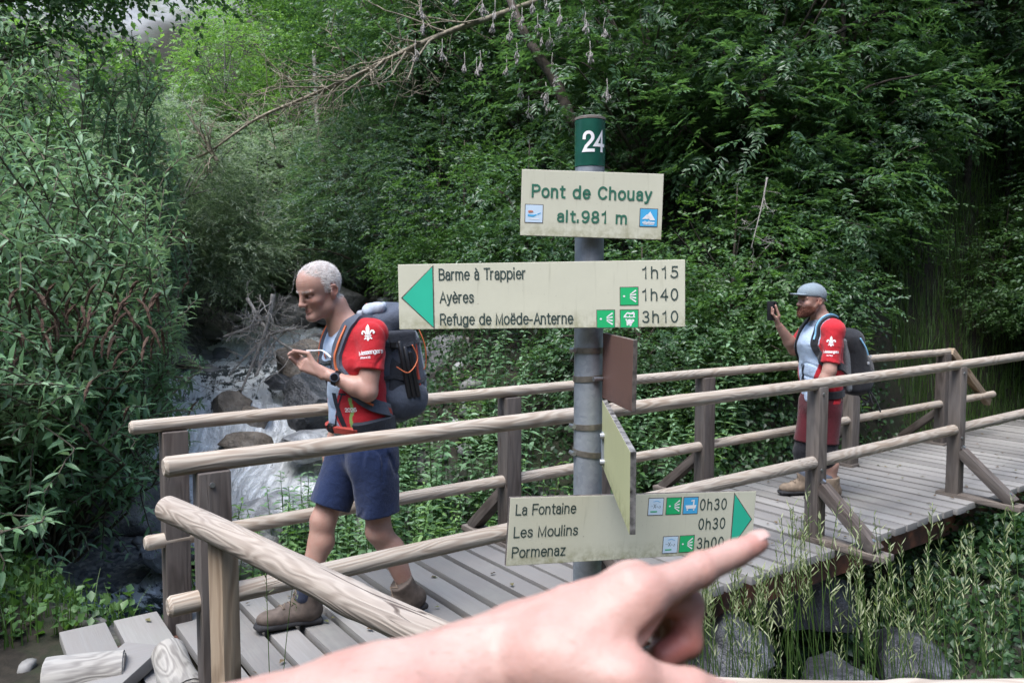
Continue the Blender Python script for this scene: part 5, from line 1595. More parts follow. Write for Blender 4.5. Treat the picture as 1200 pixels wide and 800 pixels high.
    add_part('shorts', solid(So, .0055, extra=[(LR, plane_clip(hmR, uR)), (LL, plane_clip(hmL, uL))], k=.03, disp=lambda X, Y, Z: w3(X, Y, Z) + w4(X, Y, Z) + cr2(X, Y, Z)), M['navy'], o, 1)
    # socks and boots
    for an, kn_ in ((ankR, kneR), (ankL, kneL)):
        up = (kn_ - an) / np.linalg.norm(kn_ - an)
        K = SDF(); K.cap(an + up * .055, an - up * .02, .043, .042, .01)
        add_part('sock', solid(K, .005), M['sock'], o, 1)
    g1 = fig.ground(352, 757); g1[1] = -.085; t1 = fig.ground(287, 741); t1[1] = -.10
    hd = t1 - g1; hd[2] = 0; hd = hd / np.linalg.norm(hd)
    heel = np.array([ankR[0] - .085, -.085, 0.004]); toe = heel + np.array([hd[0], hd[1], 0]) * .315 + [0, 0, .012]
    boot(fig, kneR - ankR, heel, toe, o, (M['bootbrown'],))
    heel2 = np.array([ankL[0] - .085, .085, .035]); toe2 = heel2 + np.array([.985, .05, -.10]) * .30
    boot(fig, kneL - ankL, heel2, toe2, o, (M['bootbrown'],))
    # watch
    ax = (elL - wrL) / np.linalg.norm(elL - wrL); wc = wrL + ax * .030
    view = fig.Lc(CP) - wc; view -= ax * (view @ ax); view /= np.linalg.norm(view)
    mb = MB(); ring = []
    sd = np.cross(ax, view)
    pts = [wc + (view * math.cos(t) + sd * math.sin(t)) * .0325 for t in np.linspace(0, 2 * math.pi, 25)]
    for t0 in (-.008, 0, .008): mb.tube([p_ + ax * t0 for p_ in pts], .0045, 6, cap=False)
    wt = mb.build('wristwatch', M['blackplastic'], o, smooth=True); wt['label'] = 'round black wristwatch'
    fc = wc + view * .034
    link('watch_case', MB().tube([fc, fc + view * .007, fc + view * .010], [.0225, .0225, .020], 24).build('tmp', M['packslate'], None, autosmooth=40).data, wt)
    bpy.data.objects.remove(bpy.data.objects['tmp'])
    link('watch_dial', MB().tube([fc + view * .0095, fc + view * .0108], [.0165, .0165], 24).build('tmp', M['glass'], None).data, wt)
    bpy.data.objects.remove(bpy.data.objects['tmp'])
    return fig, o, dict(pel=pel, wai=wai, che=che, nk0=nk0, shL=shL, shR=shR, shirt=shirt)
figA, manA, jA = walker()

def smooth_path(pts, n=8):
    pts = [np.array(p, float) for p in pts]; out = []
    for i in range(len(pts) - 1):
        p0, p1, p2, p3 = pts[max(i - 1, 0)], pts[i], pts[i + 1], pts[min(i + 2, len(pts) - 1)]
        for k in range(n):
            t = k / n
            out.append(.5 * ((2 * p1) + (-p0 + p2) * t + (2 * p0 - 5 * p1 + 4 * p2 - p3) * t * t + (-p0 + 3 * p1 - 3 * p2 + p3) * t ** 3))
    out.append(pts[-1]); return out
def band_on(target, pts, width, thick, name, mat, parent, off=.006, n=10):
    """flat strap pressed onto a surface along a path given in local coordinates"""
    V = mcoords(target.data); bvh = BVHTree.FromPolygons([tuple(v) for v in V], [tuple(p.vertices) for p in target.data.polygons])
    path = smooth_path(pts, n); C = []; N = []
    for p_ in path:
        h, nn, i, d = bvh.find_nearest(Vector(p_))
        C.append(h); N.append(nn)
    # smooth both
    for _ in range(3):
        C = [C[0]] + [(C[i - 1] + C[i] * 2 + C[i + 1]) / 4 for i in range(1, len(C) - 1)] + [C[-1]]
        N = [N[0]] + [((N[i - 1] + N[i] * 2 + N[i + 1]) / 4).normalized() for i in range(1, len(N) - 1)] + [N[-1]]
    prof = [(-.5, 0), (-.46, 1), (.46, 1), (.5, 0)]
    vs = []; m = len(prof)
    for i in range(len(C)):
        t = (C[min(i + 1, len(C) - 1)] - C[max(i - 1, 0)]).normalized(); s = t.cross(N[i]).normalized()
        for a, b in prof:
            q = C[i] + s * a * width
            h, nn, _, d = bvh.find_nearest(q)
            if h is not None and d < .05: q = h
            vs.append(q + N[i] * (off * (1 if b else .0) + thick * b - (0 if b else .004)))
    F = []
    for i in range(len(C) - 1):
        for k in range(m):
            F.append((i * m + k, i * m + (k + 1) % m, (i + 1) * m + (k + 1) % m, (i + 1) * m + k))
    me = mesh_np(name, np.array([v[:] for v in vs]), np.array(F)); me.set_sharp_from_angle(angle=R(50))
    return link(name, me, parent, mat)

def pack_blue():
    fig, J = figA, figA.J; j = jA
    root = empty('backpack', (0, 0, 0)); root.matrix_world = fig.mat
    tag(root, 'large slate blue trekking backpack worn by the grey haired walker', 'backpack')
    up = (j['che'] - j['pel']); lean = math.degrees(math.atan2(up[0], up[2]))
    Rm = frame((0, lean * .5 - 3, 0))
    a = lambda x, y, z: base + Rm @ np.array([x, y, z])
    base = J(455, 430, 0); base[1] = 0
    S = SDF()
    S.box(a(.01, 0, -.02), (.115, .15, .235), .07, .04, rot=Rm)
    S.ell(a(-.05, 0, -.10), (.13, .155, .18), .05, rot=Rm)
    S.ell(a(-.03, 0, .08), (.12, .15, .16), .05, rot=Rm)
    w = wrinkle(31, .008, (4, 4, 4)); w2 = wrinkle(32, .004, (10, 10, 9))
    body = add_part('main_bag', solid(S, .008, disp=lambda X, Y, Z: w(X, Y, Z) + w2(X, Y, Z)), M['packslate'], root, 1)
    Lid = SDF(); 
    Lid.box(a(.045, 0, .215), (.145, .145, .075), .06, rot=frame((0, lean * .5 + 18, 0))); Lid.ell(a(.02, 0, .235), (.12, .13, .07), .04)
    add_part('lid', solid(Lid, .008, disp=lambda X, Y, Z: w(X, Y, Z) + 1.3 * w2(X, Y, Z)), M['packslate'], root, 1)
    G = SDF(); G.chain([a(.155, .05, .27), a(.13, .08, .285), a(.07, .09, .30), a(.03, .02, .305)], [.020, .024, .022, .016], .02)
    add_part('rolled_cloth', solid(G, .006, disp=lambda X, Y, Z: 1.5 * w2(X * 2, Y * 2, Z * 2)), plain('light grey cloth', (.36, .40, .47), .85, 0, .2, 30, .4), root, 1)
    # dark stretch pocket on the left side with folded poles
    D = SDF(); D.box(a(-.01, .142, .02), (.075, .022, .17), .02, rot=Rm)
    add_part('side_panel', solid(D, .006, disp=lambda X, Y, Z: .6 * w2(X, Y, Z)), M['packdark'], root, 1)
    Pk = SDF(); Pk.ell(a(-.03, .13, -.145), (.125, .055, .10), .03, rot=Rm)
    add_part('side_pocket', solid(Pk, .006, disp=lambda X, Y, Z: w2(X, Y, Z)), M['packslate'], root, 1)
    for dx in (.0, -.026, -.052):
        p0, p1 = a(-.03 + dx * .9, .182, -.13), a(.012 + dx, .172, .135 - abs(dx))
        MB().tube([p0, p0 * .5 + p1 * .5, p1, p1 + (p1 - p0) * .02], [.0115, .0115, .0115, .006], 12).build('folded_pole', M['blackplastic'], root, autosmooth=50)
    MB().tube(smooth_path([a(.035, .185, .02), a(-.02, .20, -.01), a(-.075, .185, .05), a(-.05, .18, .12)]), .0028, 6).build('cord', M['orange'], root, smooth=True)
    MB().tube(smooth_path([a(-.135, .06, .20), a(-.165, .08, .10), a(-.17, .07, .0), a(-.14, .08, -.02)]), .0032, 6).build('cord', M['orange'], root, smooth=True)
    band_on(body, [a(-.085, .16, .17), a(-.10, .17, .05), a(-.10, .17, -.10)], .012, .003, 'piping', M['rustred'], root)
    band_on(body, [a(.12, .15, .14), a(.02, .19, .12), a(-.08, .16, .13), a(-.16, .05, .14)], .018, .004, 'compression_strap', M['packdark'], root)
    band_on(body, [a(.12, .16, -.04), a(.04, .19, -.03), a(-.08, .19, -.06), a(-.17, .06, -.05)], .018, .004, 'compression_strap', M['packdark'], root)
    band_on(body, [a(-.15, .07, .2), a(-.19, .07, .05), a(-.19, .07, -.15)], .006, .003, 'seam', plain('reflective seam', (.5, .55, .6), .4, 0, .1, 40, 0), root)
    MB().box(a(.05, .185, .125), (.03, .012, .026), None, .003).build('buckle', M['blackplastic'], root)
    MB().tube(smooth_path([a(.12, .03, .315), a(.10, .06, .31), a(.10, .095, .27), a(.115, .11, .22)]), .004, 6).build('cord', M['orange'], root, smooth=True)
    # shoulder straps and hip belt lie on the shirt
    shirt = j['shirt']
    for s in (1, -1):
        pts = [j['shL'] * [1, s, 1] * [1, .62, 1] + [-.09, 0, .03], j['shL'] * [1, s * .62, 1] + [0, 0, .09], j['shL'] * [1, s * .60, 1] + [.09, 0, .03], j['che'] + [.14, s * .115, -.01], j['che'] + [.11, s * .155, -.09], j['wai'] + [.02, s * .18, .03], j['wai'] + [-.09, s * .15, -.02]]
        sp = band_on(shirt, pts, .062, .012, 'shoulder_strap', M['packslate'], root, off=.004)
        band_on(shirt, [p_ + [.0, s * .003, .0] for p_ in pts[2:6]], .010, .016, 'strap_piping', M['orange'], root, off=.006)
        if s > 0:
            c = fig.Lc(fig.W(J(408, 405, .12)))
    band_on(shirt, [j['che'] + [.16, .12, -.005], j['che'] + [.2, 0, -.01], j['che'] + [.16, -.12, -.005]], .014, .004, 'chest_strap', M['packdark'], root)
    belt_z = J(440, 499, .15)[2]
    pb = lambda f, l, dz=0: np.array([j['pel'][0] + f, l, belt_z + dz])
    for s in (1, -1):
        band_on(shirt, [pb(-.12, s * .10, .01), pb(-.06, s * .17, .005), pb(.03, s * .19, 0), pb(.10, s * .14, -.012)], .085, .016, 'hip_belt', M['packdark'], root, off=.005)
        band_on(shirt, [pb(.085, s * .15, -.01), pb(.14, s * .09, -.012), pb(.165, s * .02, -.014)], .030, .010, 'belt_webbing', M['rustred'], root, off=.010)
        band_on(shirt, [j['wai'] + [-.06, s * .18, .02], j['wai'] + [-.10, s * .17, -.05]], .022, .006, 'load_strap', M['rustred'], root, off=.008)
    bx = SDF(); bc = J(412, 506, .06); 
    hit = pb(.17, .02, -.014); bx.box(hit, (.016, .034, .022), .007); add_part('buckle', solid(bx, .004), M['blackplastic'], root, 1)
    pd = pb(.10, .155, -.03)
    band_on(shirt, [pd, pd + [-.05, .03, -.02]], .020, .004, 'strap_tail', M['rustred'], root, off=.02)
    # drinking tube with its bite valve held out in front of the chest
    q0 = j['che'] + [.145, .10, .02]; q1 = J(378, 411, .03); q2 = J(358, 411, .03)
    tb = MB().tube(smooth_path([q0, q1, (q1 + q2) / 2, q2]), .0042, 8).build('drinking_tube', M['white'], root, smooth=True)
    MB().tube([q2 + [.0, 0, 0], q2 + (q2 - q1) * .25], [.009, .007], 10).build('bite_valve', M['blackplastic'], tb, autosmooth=40)
pack_blue()
# ------------------------------------------------------------------ bearded walker with cap, photographing from the middle of the bridge
def photographer():
    fig = Fig((2.335, 6.13, 0), math.atan2(-.22, -.975)); J = fig.J
    hipR, kneR, ankR = J(952, 470, -.09), J(941, 528, -.09), J(944, 569, -.09)
    hipL, kneL, ankL = J(972, 470, .09), J(968, 530, .09), J(973, 574, .09)
    pel, wai, che = J(963, 466, 0), J(962, 436, 0), J(961, 404, 0)
    shL, elL, wrL = J(977, 388, .185), J(972, 434, .225), J(958, 466, .20)
    shR, elR, wrR = J(946, 388, -.185), J(931, 409, -.23), J(913, 382, -.19)
    nk0, nk1 = J(963, 376, 0), J(958, 362, 0)
    hc = J(950, 352, 0)
    S = SDF()
    S.cap(pel, wai, .118, .120, .04, (1, .70, 1)); S.cap(wai, che, .122, .125, .05, (1, .68, 1)); S.cap(che, (che + nk0) / 2, .12, .09, .05, (1, .68, 1))
    S.cap(shL * .9 + nk0 * .1, nk0, .06, .065, .04); S.cap(shR * .9 + nk0 * .1, nk0, .06, .065, .04)
    S.cap(nk0 - [0, 0, .03], nk1, .066, .060, .03)
    T, k = head(S, hc, 4, -3, .245, jaw=1.05)
    for sh, el, wr in ((shL, elL, wrL), (shR, elR, wrR)):
        S.cap(sh, el, .060, .049, .03); m = el * .68 + wr * .32
        S.cap(el, m, .048, .048, .02); S.cap(m, wr, .048, .029, .02)
    kn = J(908, 372, -.185); tp = J(904, 360, -.18)
    hand_simple(S, wrR, kn, tp, [.25, 1, .1], .8, .009, (J(913, 370, -.16), J(909, 358, -.165)))
    hand_simple(S, wrL, J(955, 473, .19), J(953, 482, .18), [1, .15, 0], .6, .009, (J(951, 470, .17), J(950, 476, .17)))
    for h, kn_, an in ((hipR, kneR, ankR), (hipL, kneL, ankL)):
        S.cap(h, kn_, .09, .062, .04); c1 = kn_ + (an - kn_) * .32 + [-.022, 0, 0]
        S.cap(kn_, c1, .058, .060, .03); S.cap(c1, an, .060, .037, .03); S.ell(kn_ + [.018, 0, 0], (.044, .045, .05), .02)
    V, Q = solid(S, .0075, ([(hc[0] - .15, hc[0] + .15, .004), (kn[0] - .1, kn[0] + .1, .004)], [(-.10, .10, .004), (-.26, -.12, .004)], [(hc[2] - .16, hc[2] + .14, .004)]))
    V = relax(V, Q, 1, .4)
    me = mesh_np('person', V, Q); h = headlocal(V, T) / k
    col = np.ones((len(V), 3)); g = lambda c, r: np.exp(-(((h - np.array(c)) / np.array(r)) ** 2).sum(1))
    for c, r, t in [((.093, 0, -.071), (.014, .02, .009), (.95, .7, .68))] + [((.088, s * .034, -.006), (.012, .017, .004), (.45, .38, .35)) for s in (1, -1)] + [((.085, s * .03, .02), (.02, .025, .006), (.75, .55, .42)) for s in (1, -1)] + [((-.015, s * .08, -.01), (.02, .012, .03), (1.05, .75, .7)) for s in (1, -1)]:
        w = np.clip(g(c, r), 0, 1)[:, None]; col = col * (1 - w) + col * np.array(t) * w
    vcol(me, col)
    o = link('person', me, None, M['skin']); o.matrix_world = fig.mat
    tag(o, 'bearded walker in a grey cap and red shirt holding up a phone on the bridge', 'person')
    Rm, og = T; a = lambda *v: np.array(v) * k
    def hl(X, Y, Z):
        x, y, z = X - og[0], Y - og[1], Z - og[2]
        return [(x * Rm[0, i] + y * Rm[1, i] + z * Rm[2, i]) / k for i in range(3)]
    Bd = SDF(); Bd.ell(a(.040, 0, -.072), a(.060, .060, .058), .02 * k, T=T); Bd.ell(a(.082, 0, -.110), a(.024, .027, .024), .02 * k, T=T)
    for s in (1, -1): Bd.cap(a(.0, s * .058, -.02), a(.02, s * .054, -.075), .010 * k, .018 * k, .02 * k, T=T)
    nb = Noise3(41, 12, 3, 8)
    def bclip(X, Y, Z):
        hx, hy, hz = hl(X, Y, Z)
        return np.maximum(hz - (-.052 - .55 * np.maximum(0, hx - .055)), .006 - hx) * k
    bV, bQ = solid(Bd, .0045, clip=bclip, disp=lambda X, Y, Z: .002 * nb(X * 12, Y * 12, Z * 12)); bV = relax(bV, bQ, 1)
    def bden(x, y, z):
        w = np.clip((-.036 - .2 * np.maximum(0, x - .06) - z) / .012, 0, 1) * np.clip((x + .012) / .012, 0, 1) * np.clip((x - .35 * (-.10 - z)) * 60, 0, 1)
        return w * (1 - np.exp(-((x - .095) / .02) ** 2 - (y / .018) ** 2 - ((z + .072) / .006) ** 2)) * (z > -.15) * (np.abs(y) < .085) * (x < .14)
    sv, sf = strands(V, Q, T, k, 5000, .016, .0008, lambda x, y, z: (.35, .1 * y, -1.0), bden, 9, .5)
    sv2, sf2 = strands(bV, bQ, T, k, 5000, .014, .0008, lambda x, y, z: (.35, .1 * y, -1.0), lambda x, y, z: 1.0 + 0 * x, 10, .5)
    nB, nS = len(bV), len(sv)
    link('beard', mesh_np('beard', np.concatenate([bV, sv, sv2]), [bQ, sf + nB, sf2 + nB + nS], smooth=True), o, M['redbeard'])
    Hr = SDF(); Hr.ell(a(-.016, 0, .030), a(.1045, .0815, .092), T=T)
    def hclip(X, Y, Z):
        hx, hy, hz = hl(X, Y, Z)
        return np.maximum(np.maximum(hx - .0 , -.040 - hz), np.where(hx > -.045, .0 - hz, -1)) * k
    add_part('hair', solid(Hr, .0045, clip=hclip), hair_mat('short fair hair', (.34, .22, .16), (.50, .36, .28)), o, 1)
    # cap
    M['capcloth'] = cloth_mat('cap cloth', rgb=(.20, .245, .275), fold=.15)
    Cp = SDF(); Cp.ell(a(-.012, 0, .044), a(.112, .091, .092), .01, T=T); Cp.ell(a(.045, 0, .055), a(.060, .070, .06), .02 * k, T=T)
    def cclip(X, Y, Z):
        hx, hy, hz = hl(X, Y, Z); return (.030 - .16 * np.minimum(0, -hx) * 0 + .22 * np.minimum(hx, .0) - hz) * k
    cap = add_part('cap', solid(Cp, .005, clip=cclip), M['capcloth'], o, 1); cap['label'] = 'grey baseball cap'
    Bm = SDF(); Bm.ell(a(.125, 0, .044), a(.078, .070, .014), .004, rot=frame((0, 8, 0)), T=T)
    def brclip(X, Y, Z):
        hx, hy, hz = hl(X, Y, Z); return np.maximum(hz - (.052 - .06 * (hx - .09) - 2.2 * hy ** 2), (.044 - .06 * (hx - .09) - 2.2 * hy ** 2) - hz) * k
    Bm2 = SDF(); Bm2.ell(a(.108, 0, .046), a(.072, .066, .03), .004, T=T)
    add_part('brim', solid(Bm2, .0045, clip=brclip), M['capcloth'], cap, 1)
    MB().tube([T[1] + T[0] @ a(-.012, 0, .135), T[1] + T[0] @ a(-.012, 0, .140)], [.009, .006], 10).build('button', M['capcloth'], cap, smooth=True)
    bpts = smooth_path([T[1] + T[0] @ a(-.105, .05, .008), T[1] + T[0] @ a(-.125, 0, .004), T[1] + T[0] @ a(-.105, -.05, .008)])
    MB().tube(bpts, .008, 6).build('strap', M['capcloth'], cap, smooth=True)
    # shirt
    inf = .013; Sh = SDF()
    Sh.cap(pel + [0, 0, .0], wai, .120 + inf, .121 + inf, .04, (1, .70, 1)); Sh.cap(wai, che, .123 + inf, .126 + inf, .05, (1, .68, 1)); Sh.cap(che, (che + nk0) / 2, .122 + inf, .09 + inf, .05, (1, .68, 1))
    Sh.cap(shL * .9 + nk0 * .1, nk0, .064 + inf, .066, .04); Sh.cap(shR * .9 + nk0 * .1, nk0, .064 + inf, .066, .04)
    Sh.cap(nk0 - [0, 0, .03], nk0 * .5 + nk1 * .5, .072, .069, .02)
    cuL = shL * .18 + elL * .82; cuR = shR * .22 + elR * .78
    SlL = SDF().cap(shL, cuL + (cuL - shL) * .2, .070, .072, .03); SlR = SDF().cap(shR, cuR + (cuR - shR) * .2, .070, .072, .03)
    dL = (cuL - shL) / np.linalg.norm(cuL - shL); dR = (cuR - shR) / np.linalg.norm(cuR - shR); nd = (nk1 - nk0) / np.linalg.norm(nk1 - nk0); nc = nk0 * .6 + nk1 * .4
    def sclip(X, Y, Z):
        neck = np.where(Y * Y < .12 ** 2, (X - nc[0]) * nd[0] + (Z - nc[2]) * nd[2], -1)
        return np.maximum(neck, pel[2] - .03 - Z)
    cr1 = creases(81, .008, (5, 5, 8)); w1 = wrinkle(25, .009, (2.4, 2.4, 4)); w2 = wrinkle(26, .005, (6, 6, 9))
    V, Q = solid(Sh, .007, clip=sclip, disp=lambda X, Y, Z: w1(X, Y, Z) + w2(X, Y, Z) + cr1(X, Y, Z), extra=[(SlL, plane_clip(cuL, dL)), (SlR, plane_clip(cuR, dR))]); V = relax(V, Q, 1)
    me = mesh_np('shirt', V, Q)
    pale = np.array((.42, .52, .66)); red = np.array((.47, .018, .028)); grey = np.array((.22, .27, .35))
    cf = np.interp(V[:, 2], [pel[2], wai[2], che[2], nk0[2]], [pel[0], wai[0], che[0], nk0[0]])
    th = np.degrees(np.arctan2(V[:, 1] * .75, V[:, 0] - cf + .03))
    lim = np.interp(V[:, 2], [pel[2], wai[2] - .03, wai[2] + .05, che[2], nk0[2]], [34, 24, 34, 50, 62])
    c = np.where((np.abs(th) > lim)[:, None], red, pale)
    dn = (V - nc) @ nd; c = np.where(((dn > -.035) & (np.abs(V[:, 1]) < .11))[:, None], grey, c)
    edge = np.abs(np.abs(th) - (lim + 16)) < 2.6
    c = np.where((edge & (V[:, 2] < wai[2] + .10))[:, None], np.array((.22, .34, .1)), c)
    slv = ((V[:, 1] > .145) | (V[:, 1] < -.145)) & (V[:, 2] > wai[2] + .02)
    c = np.where(slv[:, None], red, c)
    vcol(me, c)
    shirt = link('shirt', me, o, M['shirt']); shirt['label'] = 'red shirt with a pale front panel'
    st = lambda me_, x, y, m, nm='lettering', roll=0, lb=None: stamp(me_, fig, shirt, x, y, m, shirt, nm, roll=roll, label=lb, lift=.003)
    def ctext(s, cap_, w, stroke):
        t = text_mesh(s, cap_, w, stroke=stroke); co = mcoords(t); co[:, 0] -= w / 2; co[:, 1] -= cap_ / 2; set_coords(t, co); return t
    st(fleur(.085), 974, 400, M['white'], 'emblem', 0, 'white fleur-de-lis on the sleeve')
    st(ctext('Messengers', .022, .105, .15), 974, 412, M['white'], lb="lettering 'Messengers'")
    st(ctext('ALPES', .010, .045, .18), 972, 416.5, M['white'], lb="lettering 'ALPES'")
    st(flat([ellipse(0, 0, .010, .014, 8)]), 961, 413, M['paleblue'], 'emblem', lb='small pale blue mark')
    st(ctext('X', .14, .055, .14), 941, 437, M['shirtblack'], 'emblem', lb='large black letter X')
    # shorts over dark under-leggings
    So = SDF(); So.cap(pel + [0, 0, .04], pel + [0, 0, -.06], .126, .13, .03, (1, .72, 1))
    hmR = hipR * .18 + kneR * .82; hmL = hipL * .18 + kneL * .82
    LR = SDF().cap(hipR, hmR + (hmR - hipR) * .1, .102, .084, .035); LL = SDF().cap(hipL, hmL + (hmL - hipL) * .1, .102, .086, .035)
    uR = (hmR - hipR) / np.linalg.norm(hmR - hipR); uL = (hmL - hipL) / np.linalg.norm(hmL - hipL)
    add_part('shorts', solid(So, .007, extra=[(LR, plane_clip(hmR, uR)), (LL, plane_clip(hmL, uL))], k=.03, disp=wrinkle(35, .006, (4, 4, 3))), M['maroon'], o, 1)
    for kn_, h, an in ((kneR, hipR, ankR), (kneL, hipL, ankL)):
        K = SDF(); K.cap(kn_ * .7 + h * .3, kn_ * .80 + an * .20, .080, .074, .02); K.ell(kn_ + [.020, 0, 0], (.060, .060, .066), .02)
        add_part('legging', solid(K, .007), M['blackcloth'], o, 1)
        up = (kn_ - an) / np.linalg.norm(kn_ - an)
        K = SDF(); K.cap(an + up * .11, an - up * .02, .049, .044, .01); add_part('sock', solid(K, .006), M['sockgrey'], o, 1)
    for an, y in ((ankR, -.09), (ankL, .09)):
        heel = np.array([an[0] - .085, y, .004]); toe = heel + np.array([.99, -.08 if y < 0 else .06, 0]) / 1.0 * .305 + [0, 0, .006]
        boot(fig, (0, 0, 1), heel, toe, o, (M['boottan'],))
    # phone in the raised hand
    pc = J(904.5, 364, -.185)
    ph = MB(); fwd = Vector((.0, 0, 0))
    Rp = Matrix.Rotation(R(-4), 3, 'Y')
    ph.box((0, 0, 0), (.009, .073, .152), None, .004)
    po = ph.build('phone', M['blackplastic'], None, autosmooth=40)
    po.matrix_world = fig.mat @ Matrix.Translation(Vector(pc)) @ Matrix.Rotation(R(72), 4, 'Z') @ Matrix.Rotation(R(-3), 4, 'Y')
    tag(po, 'black smartphone held upright in the raised hand of the capped walker', 'phone')
    bpy.context.view_layer.update()
    sc_ = MB().box((-.0049, 0, 0), (.0008, .067, .146), None, 0).build('screen', M['glass'], po)
    lens = MB().tube([(.0045, .018, .055), (.0065, .018, .055)], .008, 14).build('lens', M['glass'], po, autosmooth=40)
    # small black rucksack
    root = empty('backpack', (0, 0, 0)); root.matrix_world = fig.mat
    tag(root, 'small black rucksack with a pale blue tube worn by the capped walker', 'backpack')
    Rm2 = frame((0, 6, 0)); base = J(998, 424, 0); base[1] = 0
    a2 = lambda x, y, z: base + Rm2 @ np.array([x, y, z])
    w = wrinkle(51, .008, (4, 4, 4)); w2_ = wrinkle(52, .005, (9, 9, 8))
    Bk = SDF(); Bk.box(a2(.03, 0, .0), (.10, .14, .25), .07, .04, rot=Rm2); Bk.ell(a2(-.03, 0, -.08), (.125, .14, .19), .04, rot=Rm2); Bk.ell(a2(.06, 0, .2), (.10, .12, .08), .05, rot=Rm2)
    body = add_part('main_bag', solid(Bk, .009, disp=lambda X, Y, Z: w(X, Y, Z) + w2_(X, Y, Z)), M['packblack'], root, 1)
    Fp = SDF(); Fp.ell(a2(-.075, 0, -.08), (.095, .11, .15), .03, rot=Rm2); add_part('front_pocket', solid(Fp, .009, disp=lambda X, Y, Z: w2_(X, Y, Z)), M['packblack'], root, 1)
    Bp = SDF(); Bp.box(a2(.11, 0, .0), (.03, .125, .21), .025, rot=Rm2); add_part('back_pad', solid(Bp, .008), plain('grey mesh pad', (.15, .16, .17), .9, 0, .3, 80, .3), root, 1)
    for s in (1, -1):
        sc1 = np.array([1, s, 1])
        band_on(shirt, [shL * sc1 * [1, .62, 1] + [-.10, 0, .02], shL * sc1 * [1, .62, 1] + [-.02, 0, .10], shL * sc1 * [1, .62, 1] + [.08, 0, .05], che + [.14, s * .125, .02], che + [.12, s * .16, -.06], wai + [.02, s * .19, .06], wai + [-.10, s * .16, .02]], .058, .012, 'shoulder_strap', M['packblack'], root, off=.004)
        band_on(shirt, [np.array([pel[0] - .13, s * .10, pel[2] + .06]), np.array([pel[0] - .03, s * .19, pel[2] + .05]), np.array([pel[0] + .07, s * .18, pel[2] + .04])], .06, .010, 'hip_belt', M['packblack'], root, off=.004)
    band_on(shirt, [shL * [1, .60, 1] + [-.06, 0, .08], shL * [1, .62, 1] + [.03, 0, .1], che + [.135, .12, .05]], .012, .016, 'drinking_tube', M['paleblue'], root, off=.010)
    MB().tube(smooth_path([a2(.02, .15, .20), a2(-.02, .155, .12), a2(-.04, .15, .06)]), .006, 6).build('tube_loop', M['paleblue'], root, smooth=True)
    for pts in ([a2(.02, .10, -.25), a2(-.02, .11, -.31), a2(-.08, .10, -.28), a2(-.10, .08, -.23)], [a2(-.05, .12, -.22), a2(-.10, .125, -.30), a2(-.14, .12, -.40)], [a2(-.04, .12, -.22), a2(-.07, .13, -.33)]):
        MB().tube(smooth_path(pts), .006, 6).build('loose_strap', M['packblack'], root, smooth=True)
    for q in ((-.10, .095, .04), (-.04, .145, .0)):
        cc = a2(*q); MB().box(cc, (.012, .014, .02), None, .003).build('buckle', plain('grey buckle', (.4, .42, .45), .4, 0, .1, 40, 0), root)
photographer()
# ------------------------------------------------------------------ foliage
def leaf_mat(name, cols, rough=.42, trans=.35, spec=.45, tcol=None, back=None):
    m = NT(name); m.set(Roughness=rough); m.b.inputs['Specular IOR Level'].default_value = spec
    g = m.n('ShaderNodeNewGeometry')
    n = len(cols)
    c = m.ramp(g.outputs['Random Per Island'], [(i / (n - 1), cc) for i, cc in enumerate(cols)])
    if back is not None:
        c = m.mix(g.outputs['Backfacing'], c, back)
    m.base(c)
    t = m.n('ShaderNodeBsdfTranslucent')
    m.l(m.mix(1.0, c, tcol or (1.5, 1.7, .7), 'MULTIPLY'), t.inputs['Color'])
    mx = m.n('ShaderNodeMixShader'); mx.inputs[0].default_value = trans
    m.l(m.b.outputs[0], mx.inputs[1]); m.l(t.outputs[0], mx.inputs[2]); m.l(mx.outputs[0], m.out.inputs[0])
    return m.m
M['leafdark'] = leaf_mat('dark green leaves', [(.040, .086, .044), (.060, .120, .058), (.082, .155, .072), (.11, .19, .095)], .33, spec=.5)
M['leafmid'] = leaf_mat('mid green leaves', [(.042, .092, .034), (.064, .135, .044), (.085, .165, .054), (.115, .205, .075)], .40)
M['leafbright'] = leaf_mat('bright green leaves', [(.095, .18, .065), (.13, .235, .08), (.17, .29, .10), (.21, .33, .13)], .45, .4)
M['leafbud'] = leaf_mat('grey green lance leaves', [(.11, .215, .10), (.15, .27, .14), (.20, .33, .185), (.27, .39, .25)], .48, .35, .4, (1.2, 1.5, .8), (.2, .27, .2))
M['leafgrey'] = leaf_mat('silver green leaves', [(.13, .185, .12), (.18, .24, .165), (.235, .29, .21), (.29, .34, .26)], .5, .42, .35, (1.2, 1.4, .9))
M['leafblue'] = leaf_mat('blue green leaves', [(.048, .095, .064), (.072, .13, .09), (.095, .16, .112), (.13, .195, .15)], .42, .38)
M['needle'] = leaf_mat('spruce needles', [(.012, .03, .016), (.02, .045, .022), (.03, .06, .028)], .5, .15)
M['ivy'] = leaf_mat('ivy leaves', [(.022, .055, .022), (.034, .078, .028), (.05, .105, .036)], .4, .3)
M['bark'] = plain('grey brown bark', (.075, .06, .048), .9, 0, .5, 22, .8)
M['barkdark'] = plain('dark bark', (.035, .029, .024), .9, 0, .5, 22, .8)
M['barkpale'] = plain('pale bark', (.20, .19, .17), .85, 0, .5, 22, .6)
M['deadwood'] = plain('bleached dead wood', (.30, .275, .25), .85, 0, .4, 40, .5)
M['mossbark'] = plain('mossy dead bark', (.25, .215, .16), .9, 0, .55, 18, .8)
M['seed'] = plain('brown seed spike', (.085, .052, .036), .9, 0, .35, 160, .8)
M['pods'] = plain('pale hanging flowers', (.31, .285, .265), .8, 0, .25, 60, .2)
M['grass'] = leaf_mat('grass blades', [(.045, .095, .022), (.07, .14, .03), (.11, .18, .05)], .5, .35)
